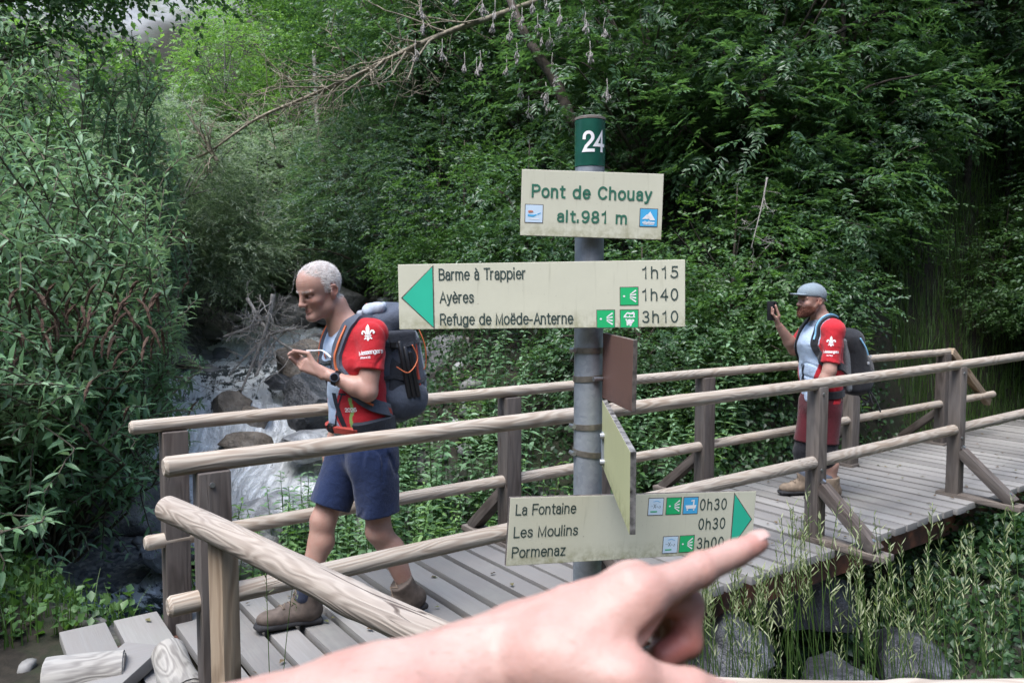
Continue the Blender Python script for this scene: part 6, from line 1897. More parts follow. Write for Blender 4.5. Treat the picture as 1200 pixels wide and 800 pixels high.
M['grassseed'] = leaf_mat('grass seed heads', [(.20, .24, .11), (.29, .33, .18), (.38, .40, .25)], .6, .3)

def unit(v): return v / np.maximum(np.linalg.norm(v, axis=-1, keepdims=True), 1e-9)
def leaves(pos, axis_, nrm, L, Wd, fold=.18, droop=.15, six=False):
    """many leaves as small folded faces; returns verts, faces"""
    a = unit(axis_); s = unit(np.cross(nrm, a)); n = np.cross(a, s)
    L = L[:, None]; Wd = Wd[:, None]
    if not six:
        v = np.stack([pos, pos + a * L * .45 + s * Wd * .5 + n * Wd * fold, pos + a * L - n * L * droop, pos + a * L * .45 - s * Wd * .5 + n * Wd * fold], 1)
        k = np.arange(len(pos))[:, None] * 4
        f = np.concatenate([k + np.array([0, 2, 1]), k + np.array([0, 3, 2])])
        return v.reshape(-1, 3), f
    v = np.stack([pos, pos + a * L * .28 + s * Wd * .42 + n * Wd * fold, pos + a * L * .62 + s * Wd * .40 + n * (Wd * fold - L * droop * .35), pos + a * L - n * L * droop,
                  pos + a * L * .62 - s * Wd * .40 + n * (Wd * fold - L * droop * .35), pos + a * L * .28 - s * Wd * .42 + n * Wd * fold, pos + a * L * .5 - n * L * droop * .2], 1)
    k = np.arange(len(pos))[:, None] * 7
    f = np.concatenate([k + np.array(t) for t in ([0, 6, 1], [1, 6, 2], [2, 6, 3], [3, 6, 4], [4, 6, 5], [5, 6, 0])])
    return v.reshape(-1, 3), f
def sprays(r, p, ax, nrm, n, length, L, ratio=.5, angle=55, jit=.35, pinnate=False, tipgrow=0.0):
    """leafy shoots: each of the given twigs bears n leaves alternating on both sides"""
    m = len(p); ax = unit(ax); sd = unit(np.cross(nrm, ax)); nn = np.cross(ax, sd)
    if pinnate:
        ts = np.repeat(np.linspace(.15, 1, n // 2), 2)[:n]; si = np.tile([1, -1], n // 2 + 1)[:n]
    else:
        ts = np.linspace(.12, 1, n); si = np.where(np.arange(n) % 2 == 0, 1, -1)
    ts = ts[None, :] + r.normal(0, .03, (m, n)); si = np.broadcast_to(si, (m, n))
    ln = (length * r.uniform(.6, 1.25, m))[:, None]
    pos = p[:, None, :] + ax[:, None, :] * (ts * ln)[..., None] - np.array([0, 0, 1.0]) * (.18 * ln * ts ** 2)[..., None]
    an = R(angle) * (1 - .45 * ts) + r.normal(0, .2, (m, n))
    d = ax[:, None, :] * np.cos(an)[..., None] + sd[:, None, :] * (np.sin(an) * si)[..., None] + r.normal(0, jit * .5, (m, n, 3))
    nv = nn[:, None, :] + r.normal(0, jit, (m, n, 3))
    Ls = L * r.uniform(.65, 1.25, (m, n)) * (1 - .25 * ts)
    return pos.reshape(-1, 3), d.reshape(-1, 3), nv.reshape(-1, 3), Ls.ravel(), Ls.ravel() * ratio
def crown_points(r, ells, m, shell=.55):
    """points spread through a set of overlapping lobes, with outward directions and clumping"""
    vol = np.array([e[1][0] * e[1][1] * e[1][2] for e in ells]) ** .75; vol /= vol.sum()
    nz = Noise3(r.randint(9999), 10, .25, .6)
    P_, O_ = [], []; n = 0
    while n < m:
        k = r.choice(len(ells), m * 2, p=vol)
        c = np.array([ells[i][0] for i in k]); rad = np.array([ells[i][1] for i in k])
        d = unit(r.normal(size=(m * 2, 3))); rr = r.uniform(shell ** 3, 1, m * 2) ** (1 / 3)
        p = c + d * rad * rr[:, None]
        keep = nz(p[:, 0], p[:, 1], p[:, 2], 1.3) > -.55 + .35 * r.normal(size=m * 2)
        P_.append(p[keep]); O_.append(unit(d * rad)[keep]); n += keep.sum()
    return np.concatenate(P_)[:m], np.concatenate(O_)[:m]
def crown_mesh(seed, ells, m, n, length, L, ratio=.5, shell=.5, updir=.5, pinnate=False, jit=.35, angle=55, out=1.0, zmin=None, tipdown=.1):
    r = np.random.RandomState(seed)
    p, o = crown_points(r, ells, m, shell)
    if zmin is not None: p[:, 2] = np.maximum(p[:, 2], zmin + r.uniform(0, .3, len(p)))
    ax = unit(o * out * np.array([1, 1, .45]) + r.normal(0, .55, (m, 3)) * np.array([1, 1, .6]) + np.array([0, 0, -tipdown]))
    nrm = unit(np.array([0, 0, 1.0]) + updir * o + r.normal(0, .25, (m, 3)))
    return leaves(*sprays(r, p - ax * length * .5, ax, nrm, n, length, L, ratio, angle, jit, pinnate)), p
def limb_mesh(seed, base_r, H, targets, lean=(0, 0), wob=.12):
    """tapered trunk with limbs reaching towards points of the crown"""
    r = np.random.RandomState(seed); mb = MB()
    n = 9; tr = []
    for i in range(n):
        t = i / (n - 1)
        tr.append(np.array([lean[0] * t + wob * H * .12 * math.sin(3.1 * t + seed), lean[1] * t + wob * H * .12 * math.sin(2.3 * t + 2 * seed), H * t * .9]))
    mb.tube(tr, [base_r * (1 - .86 * (i / (n - 1)) ** .8) for i in range(n)], 9)
    for q in targets:
        q = np.array(q); t = np.clip((q[2] * .62) / H, .08, .9); i = t * (n - 1); i0 = int(i)
        a = tr[i0] * (1 - (i - i0)) + tr[min(i0 + 1, n - 1)] * (i - i0)
        mid = (a + q) / 2 + np.array([0, 0, .12 * np.linalg.norm(q - a)]) + r.normal(0, .06, 3) * np.linalg.norm(q - a)
        r0 = base_r * (1 - .8 * t) * r.uniform(.35, .55)
        mb.tube(smooth_path([a, mid, q], 4), list(np.linspace(r0, .006, 9)), 6)
    bmesh.ops.recalc_face_normals(mb.bm, faces=mb.bm.faces)
    me = bpy.data.meshes.new('trunk'); mb.bm.to_mesh(me); mb.bm.free()
    me.polygons.foreach_set('use_smooth', np.ones(len(me.polygons), bool)); return me
class Kind:
    def __init__(s, seed, H, ells, m, n, length, L, leaf, bark='bark', base_r=.1, limbs=26, lean=(0, 0), **kw):
        (v, f), p = crown_mesh(seed, ells, m, n, length, L, **kw)
        s.crown = mesh_np('crown', v, f, smooth=False)
        r = np.random.RandomState(seed)
        s.trunk = limb_mesh(seed, base_r, H, p[r.choice(len(p), limbs)], lean)
        s.crown.materials.append(M[leaf]); s.trunk.materials.append(M[bark])
RAD = {}
def plant(kind, name, cat, label, group, x, y, rz=0.0, s=1.0, dz=0.0, sz=None):
    rad = RAD.get(id(kind), 0) * s; u = x * BD[0] + y * BD[1]; n = x * BN[0] + y * BN[1]
    if rad and -1 < u < 11.5 and n < 4.5 + rad and n > 0:      # keep the crowns clear of the bridge
        k = 4.5 + rad - n; x += BN[0] * k; y += BN[1] * k
    z = float(terrain(np.array([x]), np.array([y]))[0]) - .08 + dz
    root = empty(name, (x, y, z), rz); root.scale = (s, s, sz or s)
    tag(root, label, cat, group)
    link('trunk', kind.trunk, root); link('crown', kind.crown, root)
    return root
E = lambda x, y, z, a, b, c: ((x, y, z), (a, b, c))
K = {}
K['broad'] = Kind(1, 8, [E(0, 0, 5.2, 2.3, 2.3, 2.6), E(1.2, .4, 3.4, 1.7, 1.5, 1.3), E(-1.3, -.2, 3.0, 1.6, 1.5, 1.3), E(.2, -1.3, 2.6, 1.6, 1.5, 1.2), E(-.3, 1.2, 4.2, 1.7, 1.6, 1.6), E(0, -.4, 1.4, 1.5, 1.4, 1.0)], 3400, 12, .5, .085, 'leafdark', base_r=.12, limbs=40)
K['broad2'] = Kind(2, 8.5, [E(0, 0, 5.6, 2.2, 2.2, 2.5), E(-1.2, -.6, 3.6, 1.7, 1.6, 1.4), E(1.3, -.3, 3.1, 1.6, 1.5, 1.2), E(.1, -1.2, 4.3, 1.5, 1.4, 1.4), E(.2, -.9, 2.0, 1.7, 1.5, 1.1)], 3400, 12, .45, .075, 'leafmid', base_r=.13, limbs=40)
K['pinn'] = Kind(3, 6, [E(0, 0, 3.9, 1.9, 1.9, 1.9), E(.9, -.7, 2.4, 1.5, 1.4, 1.1), E(-1.0, -.5, 2.2, 1.4, 1.4, 1.0), E(.1, -.9, 1.2, 1.4, 1.3, .8)], 1900, 14, .36, .115, 'leafdark', ratio=.36, pinnate=True, angle=75, jit=.2, base_r=.08, limbs=30)
K['shrub'] = Kind(4, 2.6, [E(0, 0, 1.3, 1.2, 1.2, 1.1), E(.7, -.3, .8, .9, .8, .7), E(-.7, -.2, .8, .9, .8, .7), E(0, -.6, .5, 1.0, .8, .5)], 1300, 10, .34, .075, 'leafmid', base_r=.04, limbs=20, zmin=.05)
K['shrubd'] = Kind(5, 2.4, [E(0, 0, 1.2, 1.25, 1.2, 1.0), E(.6, -.4, .7, .9, .8, .6), E(-.7, 0, .7, .9, .9, .6)], 1300, 10, .32, .07, 'leafdark', base_r=.04, limbs=20, zmin=.05)
K['willow'] = Kind(6, 3.2, [E(0, 0, 1.9, 1.3, 1.3, 1.4), E(.8, 0, 1.1, 1.0, 1.0, .9), E(-.8, -.2, 1.2, 1.1, 1.0, .9)], 3000, 16, .42, .088, 'leafgrey', ratio=.27, base_r=.05, limbs=24, zmin=.05, angle=42, bark='barkpale')
K['bluesh'] = Kind(7, 3.0, [E(0, 0, 1.7, 1.4, 1.3, 1.3), E(.8, -.2, 1.0, 1.0, 1.0, .8), E(-.9, -.1, 1.0, 1.0, 1.0, .8)], 1800, 12, .36, .075, 'leafblue', ratio=.42, base_r=.05, limbs=24, zmin=.05)
K['far'] = Kind(8, 9, [E(0, 0, 5.8, 2.4, 2.4, 2.7), E(1.4, 0, 3.8, 1.9, 1.7, 1.5), E(-1.4, -.3, 3.5, 1.8, 1.7, 1.5), E(0, -1.2, 2.2, 1.8, 1.6, 1.3)], 1900, 11, .7, .15, 'leafbright', base_r=.13, limbs=30, bark='barkpale')
K['farmid'] = Kind(9, 9, [E(0, 0, 5.6, 2.4, 2.4, 2.9), E(1.3, -.5, 3.4, 1.9, 1.7, 1.6), E(-1.3, -.3, 3.2, 1.8, 1.7, 1.5), E(0, -.9, 1.6, 1.9, 1.7, 1.2)], 1900, 11, .65, .14, 'leafmid', base_r=.13, limbs=30)
def spruce():
    r = np.random.RandomState(12); H = 11; V = []; F = []; off = 0
    ps, axs = [], []
    mb = MB(); mb.tube([(0, 0, 0), (0, 0, H * .5), (.05, 0, H)], [.16, .10, .01], 9)
    for lv in np.arange(1.0, H - .2, .26):
        Lb = (H - lv) * .27 + .25; nb = 7
        for b in range(nb):
            a = r.uniform(0, 6.28); L = Lb * r.uniform(.75, 1.1); d = np.array([math.cos(a), math.sin(a), 0])
            tip = d * L + np.array([0, 0, lv - .28 * L]); base_ = np.array([0, 0, lv])
            mb.tube(smooth_path([base_, (base_ + tip) / 2 + [0, 0, .06 * L], tip], 2), list(np.linspace(.022, .004, 5)), 5, cap=False)
            k = max(3, int(L / .085))
            t = np.linspace(.12, 1, k)
            for sgn in (1, -1):
                q = base_ + (tip - base_) * t[:, None] + np.array([0, 0, .06 * L]) * np.sin(t * math.pi)[:, None]
                sd = np.array([-d[1], d[0], 0]) * sgn
                ps.append(q); axs.append(np.tile(d * .7 + sd * .8 + np.array([0, 0, -.45]), (k, 1)) + r.normal(0, .15, (k, 3)))
    p = np.concatenate(ps); ax = np.concatenate(axs)
    pos, d, nv, L, W_ = sprays(r, p, ax, np.tile([0, 0, 1.0], (len(p), 1)), 12, .26, .055, .16, 48, .3)
    v, f = leaves(pos, d, nv, L, W_)
    kd = Kind.__new__(Kind); kd.crown = mesh_np('crown', v, f, smooth=False); kd.crown.materials.append(M['needle'])
    bmesh.ops.recalc_face_normals(mb.bm, faces=mb.bm.faces)
    kd.trunk = bpy.data.meshes.new('trunk'); mb.bm.to_mesh(kd.trunk); mb.bm.free(); kd.trunk.materials.append(M['bark'])
    return kd
K['spruce'] = spruce()
for _k, _r in (('shrub', 1.25), ('shrubd', 1.35), ('pinn', 1.9), ('bluesh', 1.5), ('broad', 2.2), ('broad2', 2.2)): RAD[id(K[_k])] = _r

# forest wall right of and behind the bridge: (kind, x, y, turn, scale, dz, label)
WALL = [
    ('broad', .2, 12.2, .3, 1.0, 0, 'dark leafy tree rising behind the name board'),
    ('broad2', 2.1, 11.4, 1.4, .95, 0, 'leafy tree filling the space right of the post cap'),
    ('broad2', 4.6, 10.8, 2.2, .95, .1, 'leafy tree standing above the capped walker'),
    ('broad', 6.6, 11.4, .9, .95, 0, 'dark tree at the right edge behind the far rail end'),
    ('broad2', 10.0, 12.6, 4.0, 1.05, 0, 'tree at the far right edge of the view'),
    ('broad2', 8.6, 11.6, 1.1, .9, 0, 'leafy tree reaching low beside the far end of the bridge'),
    ('broad', 8.0, 9.6, 3.1, .8, -.3, 'dark tree just beyond the end of the far rail'),
    ('pinn', 7.0, 9.6, 1.7, .9, -.2, 'feathery leaved tree above the end post of the far rail'),
    ('broad', 3.4, 13.6, 5.1, 1.25, .4, 'tall dark tree in the second row right of the post'),
    ('broad2', 6.2, 13.4, 2.9, 1.25, .4, 'tall tree in the second row above the bridge end'),
    ('broad', 9.6, 13.8, 3.3, 1.3, .3, 'tall dark tree in the second row at the right edge'),
    ('broad2', .6, 15.2, 3.7, 1.3, .5, 'tall tree in the second row behind the signpost'),
    ('pinn', 3.4, 9.6, .5, .9, -.3, 'feathery leaved tree just left of the capped walker'),
    ('pinn', 5.2, 9.0, 2.4, .8, -.3, 'feathery leaved tree just right of the capped walker'),
    ('pinn', 1.6, 10.1, 4.2, .85, -.2, 'feathery leaved tree behind the right end of the long board'),
    ('broad', -1.4, 13.2, 1.9, .95, -.2, 'dark tree between the long board and the spruce'),
]
for k, x, y, rz, s, dz, lb in WALL: plant(K[k], 'leafy_tree', 'tree', lb, 'trees of the forest wall behind the bridge', x, y, rz, s, dz)
SHR = [
    ('shrubd', 1.3, 8.2, .4, .85, -.1, 'dark shrub under the right pointing board behind the bridge'),
    ('shrub', 2.5, 8.5, 1.4, .9, -.1, 'shrub behind the bridge between the middle posts'),
    ('shrubd', 3.5, 8.3, 2.4, .85, 0, 'dark shrub behind the legs of the capped walker'),
    ('shrub', 4.6, 8.9, 3.1, .9, 0, 'shrub behind the black rucksack'),
    ('shrubd', 5.2, 9.7, 4.0, .9, 0, 'dark shrub behind the end post of the far rail'),
    ('shrubd', .2, 9.2, 5.0, .9, 0, 'dark shrub behind the clamps of the signpost'),
    ('shrub', -.6, 10.2, 5.6, .9, 0, 'shrub behind the left end of the long board'),
    ('bluesh', -2.1, 12.6, .5, 1.0, .1, 'dark blue green shrub behind the head of the grey haired walker'),
    ('bluesh', -1.0, 11.4, 2.5, .9, 0, 'blue green shrub above the backpack of the grey haired walker'),
    ('willow', -4.9, 11.4, .2, 1.0, 0, 'silver willow shrub left of the falls'),
    ('willow', -5.0, 9.9, 1.8, .62, -.1, 'small silver willow shrub leaning over the stream beside the butterfly bush'),
    ('willow', -4.3, 13.8, 3.0, 1.05, 0, 'silver willow shrub behind the dead branches'),
    ('willow', -2.7, 15.0, 4.4, 1.0, 0, 'silver willow shrub at the head of the stream'),
    ('shrub', -6.6, 12.6, 2.0, 1.2, .2, 'green shrub above the silver willow on the left bank'),
]
for k, x, y, rz, s, dz, lb in SHR: plant(K[k], 'shrub', 'shrub', lb, 'shrubs along the stream banks', x, y, rz, s, dz)
FAR = [
    ('far', -4.6, 19.5, .3, .85, 0, 'bright young tree standing in the middle of the valley'),
    ('far', -2.6, 22.5, 1.5, 1.0, 0, 'bright tree under the upper end of the fallen mossy branch'),
    ('far', -6.8, 24, 2.2, .8, 0, 'bright tree left of the valley middle below the scree'),
    ('farmid', -1.6, 18.2, 3.2, .85, -.3, 'mid green tree right of the valley middle'),
    ('farmid', -5.2, 29, .7, 1.0, 0, 'far tree right of the scree at the top of the view'),
    ('far', -2.8, 31, 1.9, 1.2, 0, 'far bright tree at the top of the valley'),
    ('farmid', -20, 32, 2.9, 1.0, 0, 'far tree left of the scree'),
    ('farmid', -16.5, 24, 1.2, .8, 0, 'tree on the left slope behind the overhanging branch'),
    ('far', -8.4, 34, 3.9, .9, 0, 'far bright tree above the scree edge'),
    ('farmid', -3.6, 16.4, 5.2, .5, -.2, 'small mid green tree at the valley floor above the walker'),
    ('farmid', 1.0, 20, .2, 1.2, 0, 'tall tree behind the spruce'),
    ('far', -6.0, 16.8, 2.6, .45, -.1, 'small bright tree on the valley floor left of the pale thin trunk'),
    ('farmid', -22, 44, .6, 1.3, -.1, 'tree at the upper left edge of the scree'),
]
for k, x, y, rz, s, dz, lb in FAR: plant(K[k], 'valley_tree', 'tree', lb, 'trees up the valley', x, y, rz, s, dz)
for k, x, y, rz, s, dz, lb in [('shrub', 6.7, 10.9, .3, .8, -.1, 'shrub just past the far end of the bridge at the right edge'), ('shrub', 7.6, 11.5, 1.3, 1.0, 0, 'bigger shrub past the bridge end, touching the right edge'), ('shrubd', 6.3, 12.4, 2.3, 1.1, 0, 'dark shrub behind the diagonal brace of the far rail'),
        ('shrub', 5.9, 11.7, 3.3, .9, 0, 'shrub on the slope above the far rail end'), ('shrubd', 8.5, 10.9, 4.3, 1.1, 0, 'dark shrub beyond the deck at the right edge'), ('shrubd', 7.4, 13.2, 5.3, 1.4, .1, 'tall dark shrub under the trees at the right edge'), ('shrub', 8.9, 12.6, .8, 1.4, .1, 'tall shrub at the far right edge under the trees')]:
    plant(K[k], 'shrub', 'shrub', lb, 'shrubs past the far end of the bridge', x, y, rz, s, dz)
plant(K['spruce'], 'spruce_tree', 'tree', 'dark spruce with drooping boughs at the top middle of the view', None, -1.9, 15.6, 0, 1.0, 0)

# tree on the left bank whose dark boughs hang into the top left corner
def overhang():
    root = empty('leafy_tree', (-8.4, 7.3, .05)); root.scale = (1.27, 1.27, 1.27); tag(root, 'near tree outside the left edge with dark boughs hanging into the top left corner', 'tree')
    r = np.random.RandomState(21)
    ells = [E(2.4, .3, 3.55, 1.4, 1.0, .6), E(3.6, .5, 3.85, 1.1, .9, .5), E(1.2, .2, 3.2, 1.3, 1.0, .6), E(.2, .2, 2.9, 1.0, .9, .6), E(4.4, .7, 4.35, .9, .9, .4), E(2.6, .8, 4.3, 1.3, .8, .5)]
    (v, f), p = crown_mesh(22, ells, 1700, 12, .42, .075, ratio=.6, tipdown=.45, jit=.45)
    link('crown', mesh_np('crown', v, f, smooth=False), root, M['leafdark'])
    me = limb_mesh(23, .16, 6, list(p[r.choice(len(p), 40)]) + [(4.2, .6, 4.3), (3.4, .5, 3.9), (2.4, .3, 3.7)]); link('trunk', me, root, M['bark'])
overhang()

# butterfly bushes: arching wands with opposite lance leaves and drooping brown seed spikes
def butterfly_bush(x, y, seed, nst, reach, H, label, xmax, zb=None):
    r = np.random.RandomState(seed)
    z0 = float(terrain(np.array([x]), np.array([y]))[0]) if zb is None else zb
    root = empty('butterfly_bush', (x, y, z0)); tag(root, label, 'shrub', 'butterfly bushes on the left bank')
    mb = MB(); pos, ax, nr, L = [], [], [], []; tips = []
    def wand(a, d0, length, rad, leafy0):
        n = 14; off_ = abs(r.normal(0, .40)); p = a.copy(); d = d0 / np.linalg.norm(d0); pts = [p.copy()]; st = length / n
        for i in range(n):
            d = d + np.array([0, 0, -.055]) * (i / n) * 2.2 + r.normal(0, .035, 3); d /= np.linalg.norm(d)
            p = p + d * st
            lim_ = min(xmax, -.44 * (p[1] + y) + .30) - x - off_ + .12 * math.sin(p[2] * 5 + off_ * 20)      # the stream edge: shoots bend back from the open water
            if p[0] > lim_: d[0] = -.25 * abs(d[0]); p[0] = min(p[0], lim_ + r.uniform(0, .12))
            pts.append(p.copy())
        mb.tube(pts, list(np.linspace(rad, .0035, n + 1)), 5, cap=False)
        pts = np.array(pts)
        m = max(4, int(length * (1 - leafy0) / .05))
        tt = np.linspace(leafy0, 1, m) * n
        for k, t in enumerate(tt):
            i = min(int(t), n - 1); q = pts[i] + (pts[i + 1] - pts[i]) * (t - i); dd = pts[i + 1] - pts[i]; dd /= np.linalg.norm(dd)
            sd = np.cross(dd, [0, 0, 1.0]); sd /= max(np.linalg.norm(sd), 1e-3); up = np.cross(sd, dd)
            if k % 2: sd, up = up, -sd
            for s in (1, -1):
                v = dd * .55 + sd * s * .85 + r.normal(0, .18, 3) + np.array([0, 0, .1])
                pos.append(q); ax.append(v); nr.append(np.array([0, 0, 1.0]) + dd * .3 + r.normal(0, .25, 3)); L.append(r.uniform(.075, .145) * (1.05 - .4 * (t / n) ** 3))
        return pts
    for i in range(nst):
        a = r.uniform(0, 2 * math.pi); tilt = r.uniform(.15, 1.15)
        d0 = np.array([math.cos(a) * math.sin(tilt) * reach[0] * (1.0 if math.cos(a) < 0 else reach[2]), math.sin(a) * math.sin(tilt) * reach[1], math.cos(tilt)])
        b = np.array([math.cos(a) * r.uniform(0, .5), math.sin(a) * r.uniform(0, .4), 0])
        ln = H * r.uniform(.7, 1.2)
        pts = wand(b, d0, ln, .014, .38)
        for k in range(11):
            j = r.randint(3, 14); dd = pts[j + 1] - pts[j]
            sp = wand(pts[j], dd / np.linalg.norm(dd) + r.normal(0, .55, 3), r.uniform(.35, .8), .006, .1)
            tips.append(sp[-1])
    v, f = leaves(np.array(pos), np.array(ax), np.array(nr), np.array(L), np.array(L) * .30, .14, .22, six=True)
    link('crown', mesh_np('crown', v, f, smooth=True), root, M['leafbud'])
    mb.build('stems', plain('bush stems', (.12, .10, .075), .9, 0, .3, 30, .3), root, smooth=True)
    return root, z0, r
def seed_spikes(root, pts, r):
    for q in pts:
        mb = MB(); L = r.uniform(.11, .21); a = r.uniform(0, 6.28); p = np.array(q, float); d = np.array([math.cos(a) * .75, math.sin(a) * .75, -.15]); P_ = [p.copy()]
        for i in range(9):
            d = d + np.array([0, 0, -.22]); d /= np.linalg.norm(d); p = p + d * L / 9; P_.append(p.copy())
        mb.tube(P_, [.003, .006, .008, .009, .009, .008, .008, .007, .005, .002], 8, jitter=.55, rng=random.Random(int(r.randint(1e6))))
        mb.build('seed_spike', M['seed'], root)
bb1, z1, r1 = butterfly_bush(-3.95, 6.2, 61, 140, (1.0, .9, .62), 3.1, 'large grey green butterfly bush filling the left side, with drooping brown seed spikes', -2.55)
seed_spikes(bb1, [Vector(P(px + r1.uniform(-6, 6), py + r1.uniform(-8, 8), 4.85 + r1.uniform(-.25, .3))) - bb1.location for px, py in
    [(20 + 15 * (i_ % 12) + r1.uniform(-9, 9), 345 + 24 * (i_ // 12) + r1.uniform(-16, 16)) for i_ in range(36)] + [(20, 352), (35, 365), (52, 372), (12, 380), (85, 345), (95, 352), (140, 350), (148, 365), (165, 352), (172, 340), (185, 345), (30, 395), (60, 362), (120, 400), (105, 440), (60, 485), (90, 490), (150, 470), (75, 420), (42, 345), (130, 385), (192, 350)]], r1)
bb2, z2, r2 = butterfly_bush(-4.75, 8.0, 62, 80, (1.0, 1.0, .55), 2.9, 'butterfly bush behind the large one, its pale wands catching the light', -3.35)
seed_spikes(bb2, [Vector(P(px, py, 6.9)) - bb2.location for px, py in ((208, 268), (212, 282), (218, 320), (222, 330), (200, 268), (62, 226), (232, 470))], r2)
bb3, z3, r3 = butterfly_bush(-5.4, 6.2, 63, 60, (1.0, 1.0, 1.0), 2.8, 'butterfly bush at the far left edge of the view', -3.6)

# leafy herbs behind the bridge rails
def herb_mesh(seed, H, n, L):
    r = np.random.RandomState(seed); mb = MB(); pos, ax, nr, Ls = [], [], [], []
    for i in range(n):
        a = r.uniform(0, 6.28); b = np.array([math.cos(a), math.sin(a), 0]) * r.uniform(0, .16); h = H * r.uniform(.6, 1.1)
        tip = b * r.uniform(1.5, 3) + np.array([0, 0, h]); pts = smooth_path([b, (b + tip) / 2 + r.normal(0, .02, 3), tip], 5)
        mb.tube(pts, list(np.linspace(.005, .002, len(pts))), 5, cap=False)
        pts = np.array(pts); m = int(h / .055)
        for k in range(m):
            t = (.2 + .8 * k / (m - 1)) * (len(pts) - 1); i0 = min(int(t), len(pts) - 2); q = pts[i0] + (pts[i0 + 1] - pts[i0]) * (t - i0)
            g = k * 1.57 + r.uniform(-.3, .3)
            for s in (0, math.pi):
                ax.append((math.cos(g + s), math.sin(g + s), .15 + r.normal(0, .2))); pos.append(q); nr.append(np.array([0, 0, 1]) + r.normal(0, .3, 3)); Ls.append(L * r.uniform(.6, 1.2) * (1.1 - .5 * k / m))
    v, f = leaves(np.array(pos), np.array(ax, float), np.array(nr), np.array(Ls), np.array(Ls) * .40, .12, .25, six=True)
    return mesh_np('leaves', v, f), mb
HM = []
for s in range(4):
    lm, mb = herb_mesh(200 + s, (.75, .9, .6, 1.0)[s], (9, 10, 9, 11)[s], (.095, .085, .075, .10)[s])
    lm.materials.append(M[('leafmid', 'leafbright', 'leafmid', 'leafbud')[s]])
    bmesh.ops.recalc_face_normals(mb.bm, faces=mb.bm.faces); sm = bpy.data.meshes.new('stems'); mb.bm.to_mesh(sm); mb.bm.free(); sm.materials.append(M['grass'])
    HM.append((lm, sm))
rh = np.random.RandomState(8); nh_ = 0
spots = [(rh.uniform(-1.75, .15), rh.uniform(5.25, 7.6)) for _ in range(46)] + [(rh.uniform(-2.3, -1.3), rh.uniform(5.2, 6.2)) for _ in range(7)] + [(rh.uniform(1.0, 5.4), 0) for _ in range(26)]
for x, y in spots:
    if y == 0: y = (x * .583 + 4.75 * 1.0 + rh.uniform(0, .8)) / .812 if False else (4.7 + rh.uniform(0, .9) + .583 * x) / .812
    if y > 9: continue
    lm, sm = HM[rh.randint(4)]
    z = float(terrain(np.array([x]), np.array([y]))[0]) - .03
    root = empty('leafy_herb', (x, y, z), rh.uniform(0, 6.28)); s = rh.uniform(.8, 1.3); root.scale = (s, s, s)
    lb = 'leafy green herb in the thicket between far rail and stream' if x < .6 else 'leafy green herb along the far side of the bridge, right of the signpost'
    tag(root, lb, 'herb', 'herbs behind the bridge left of the signpost' if x < .6 else 'herbs behind the bridge right of the signpost')
    link('leaves', lm, root); link('stems', sm, root)

# ivy and low growth on the banks (nobody could count it)
def cover(name, label, seed, n, region, L, mat, cat, lift=.05, ratio=.8, up=1.0, cond=None):
    r = np.random.RandomState(seed)
    x = r.uniform(region[0], region[1], n); y = r.uniform(region[2], region[3], n)
    if cond is not None:
        k = cond(x, y); x, y = x[k], y[k]
    z = terrain(x, y); e = .05
    nx_ = (terrain(x + e, y) - z) / e; ny_ = (terrain(x, y + e) - z) / e
    nrm = unit(np.stack([-nx_, -ny_, np.ones(len(x))], 1))
    p = np.stack([x, y, z], 1) + nrm * (r.uniform(.0, 1, len(x))[:, None] ** 1.5 * lift)
    ax = unit(r.normal(0, 1, (len(x), 3)) + np.array([0, 0, -.3]))
    Ls = L * r.uniform(.6, 1.3, len(x))
    v, f = leaves(p, ax, unit(nrm * up + np.array([0, 0, .5]) + r.normal(0, .45, (len(x), 3))), Ls, Ls * ratio, .12, .1)
    o = link(name, mesh_np(name, v, f, smooth=False), None, M[mat]); tag(o, label, cat, kind='stuff')
def _un(x, y): return x * BD[0] + y * BD[1], x * BN[0] + y * BN[1]
def cond_bank(x, y):
    d, i, s, b, h = stream_near(x, y); u, n = _un(x, y)
    return (d > h + .1 + .3 * (x < 1)) & (s > 0) & ~((n > 2.75) & (n < 4.3) & (u > 7.6))
cover('ivy', 'dark ivy and brambles carpeting the forest bank and the hollow below the bridge', 71, 110000, (-1.5, 9, 2.0, 12), .052, 'ivy', 'ivy', .3, .75, cond=lambda x, y: cond_bank(x, y) & ~((_un(x, y)[0] > 8.6) & (_un(x, y)[1] > 4.0) & (_un(x, y)[1] < 7)))
cover('ivy', 'dense dark ivy in the shade under the far half of the bridge', 75, 52000, (1.5, 7.2, 3.0, 8.0), .06, 'ivy', 'ivy', .30, .75, cond=lambda x, y: (stream_near(x, y)[0] > stream_near(x, y)[4] * .75) & (stream_near(x, y)[2] > 0) & ~((_un(x, y)[1] > 2.6) & (_un(x, y)[1] < 4.5) & (_un(x, y)[0] > 7.4)))
def cond_left(x, y):
    d, i, s, b, h = stream_near(x, y); u, n = _un(x, y)
    return (d > h + .25) & (s < 0) & ~((n > 2.6) & (n < 4.5) & (u > -.3))
cover('ground_cover', 'low leafy weeds covering the left bank beside the stream', 72, 24000, (-6.5, -1.6, 2.2, 7.5), .055, 'leafmid', 'weeds', .20, .75, cond=lambda x, y: cond_left(x, y) & (y > 2.5))
cover('valley_scrub', 'low scrub clothing the valley sides and the slope beyond the trees', 73, 30000, (-26, 14, 11, 40), .22, 'leafbright', 'scrub', .7, .6, cond=lambda x, y: (stream_near(x, y)[0] > 1.8) & ((y > 17) | (x < -3)) & ~((x / y > -.47) & (x / y < -.29) & (y > 23) & (np.random.RandomState(4).rand(len(x)) < .93)))
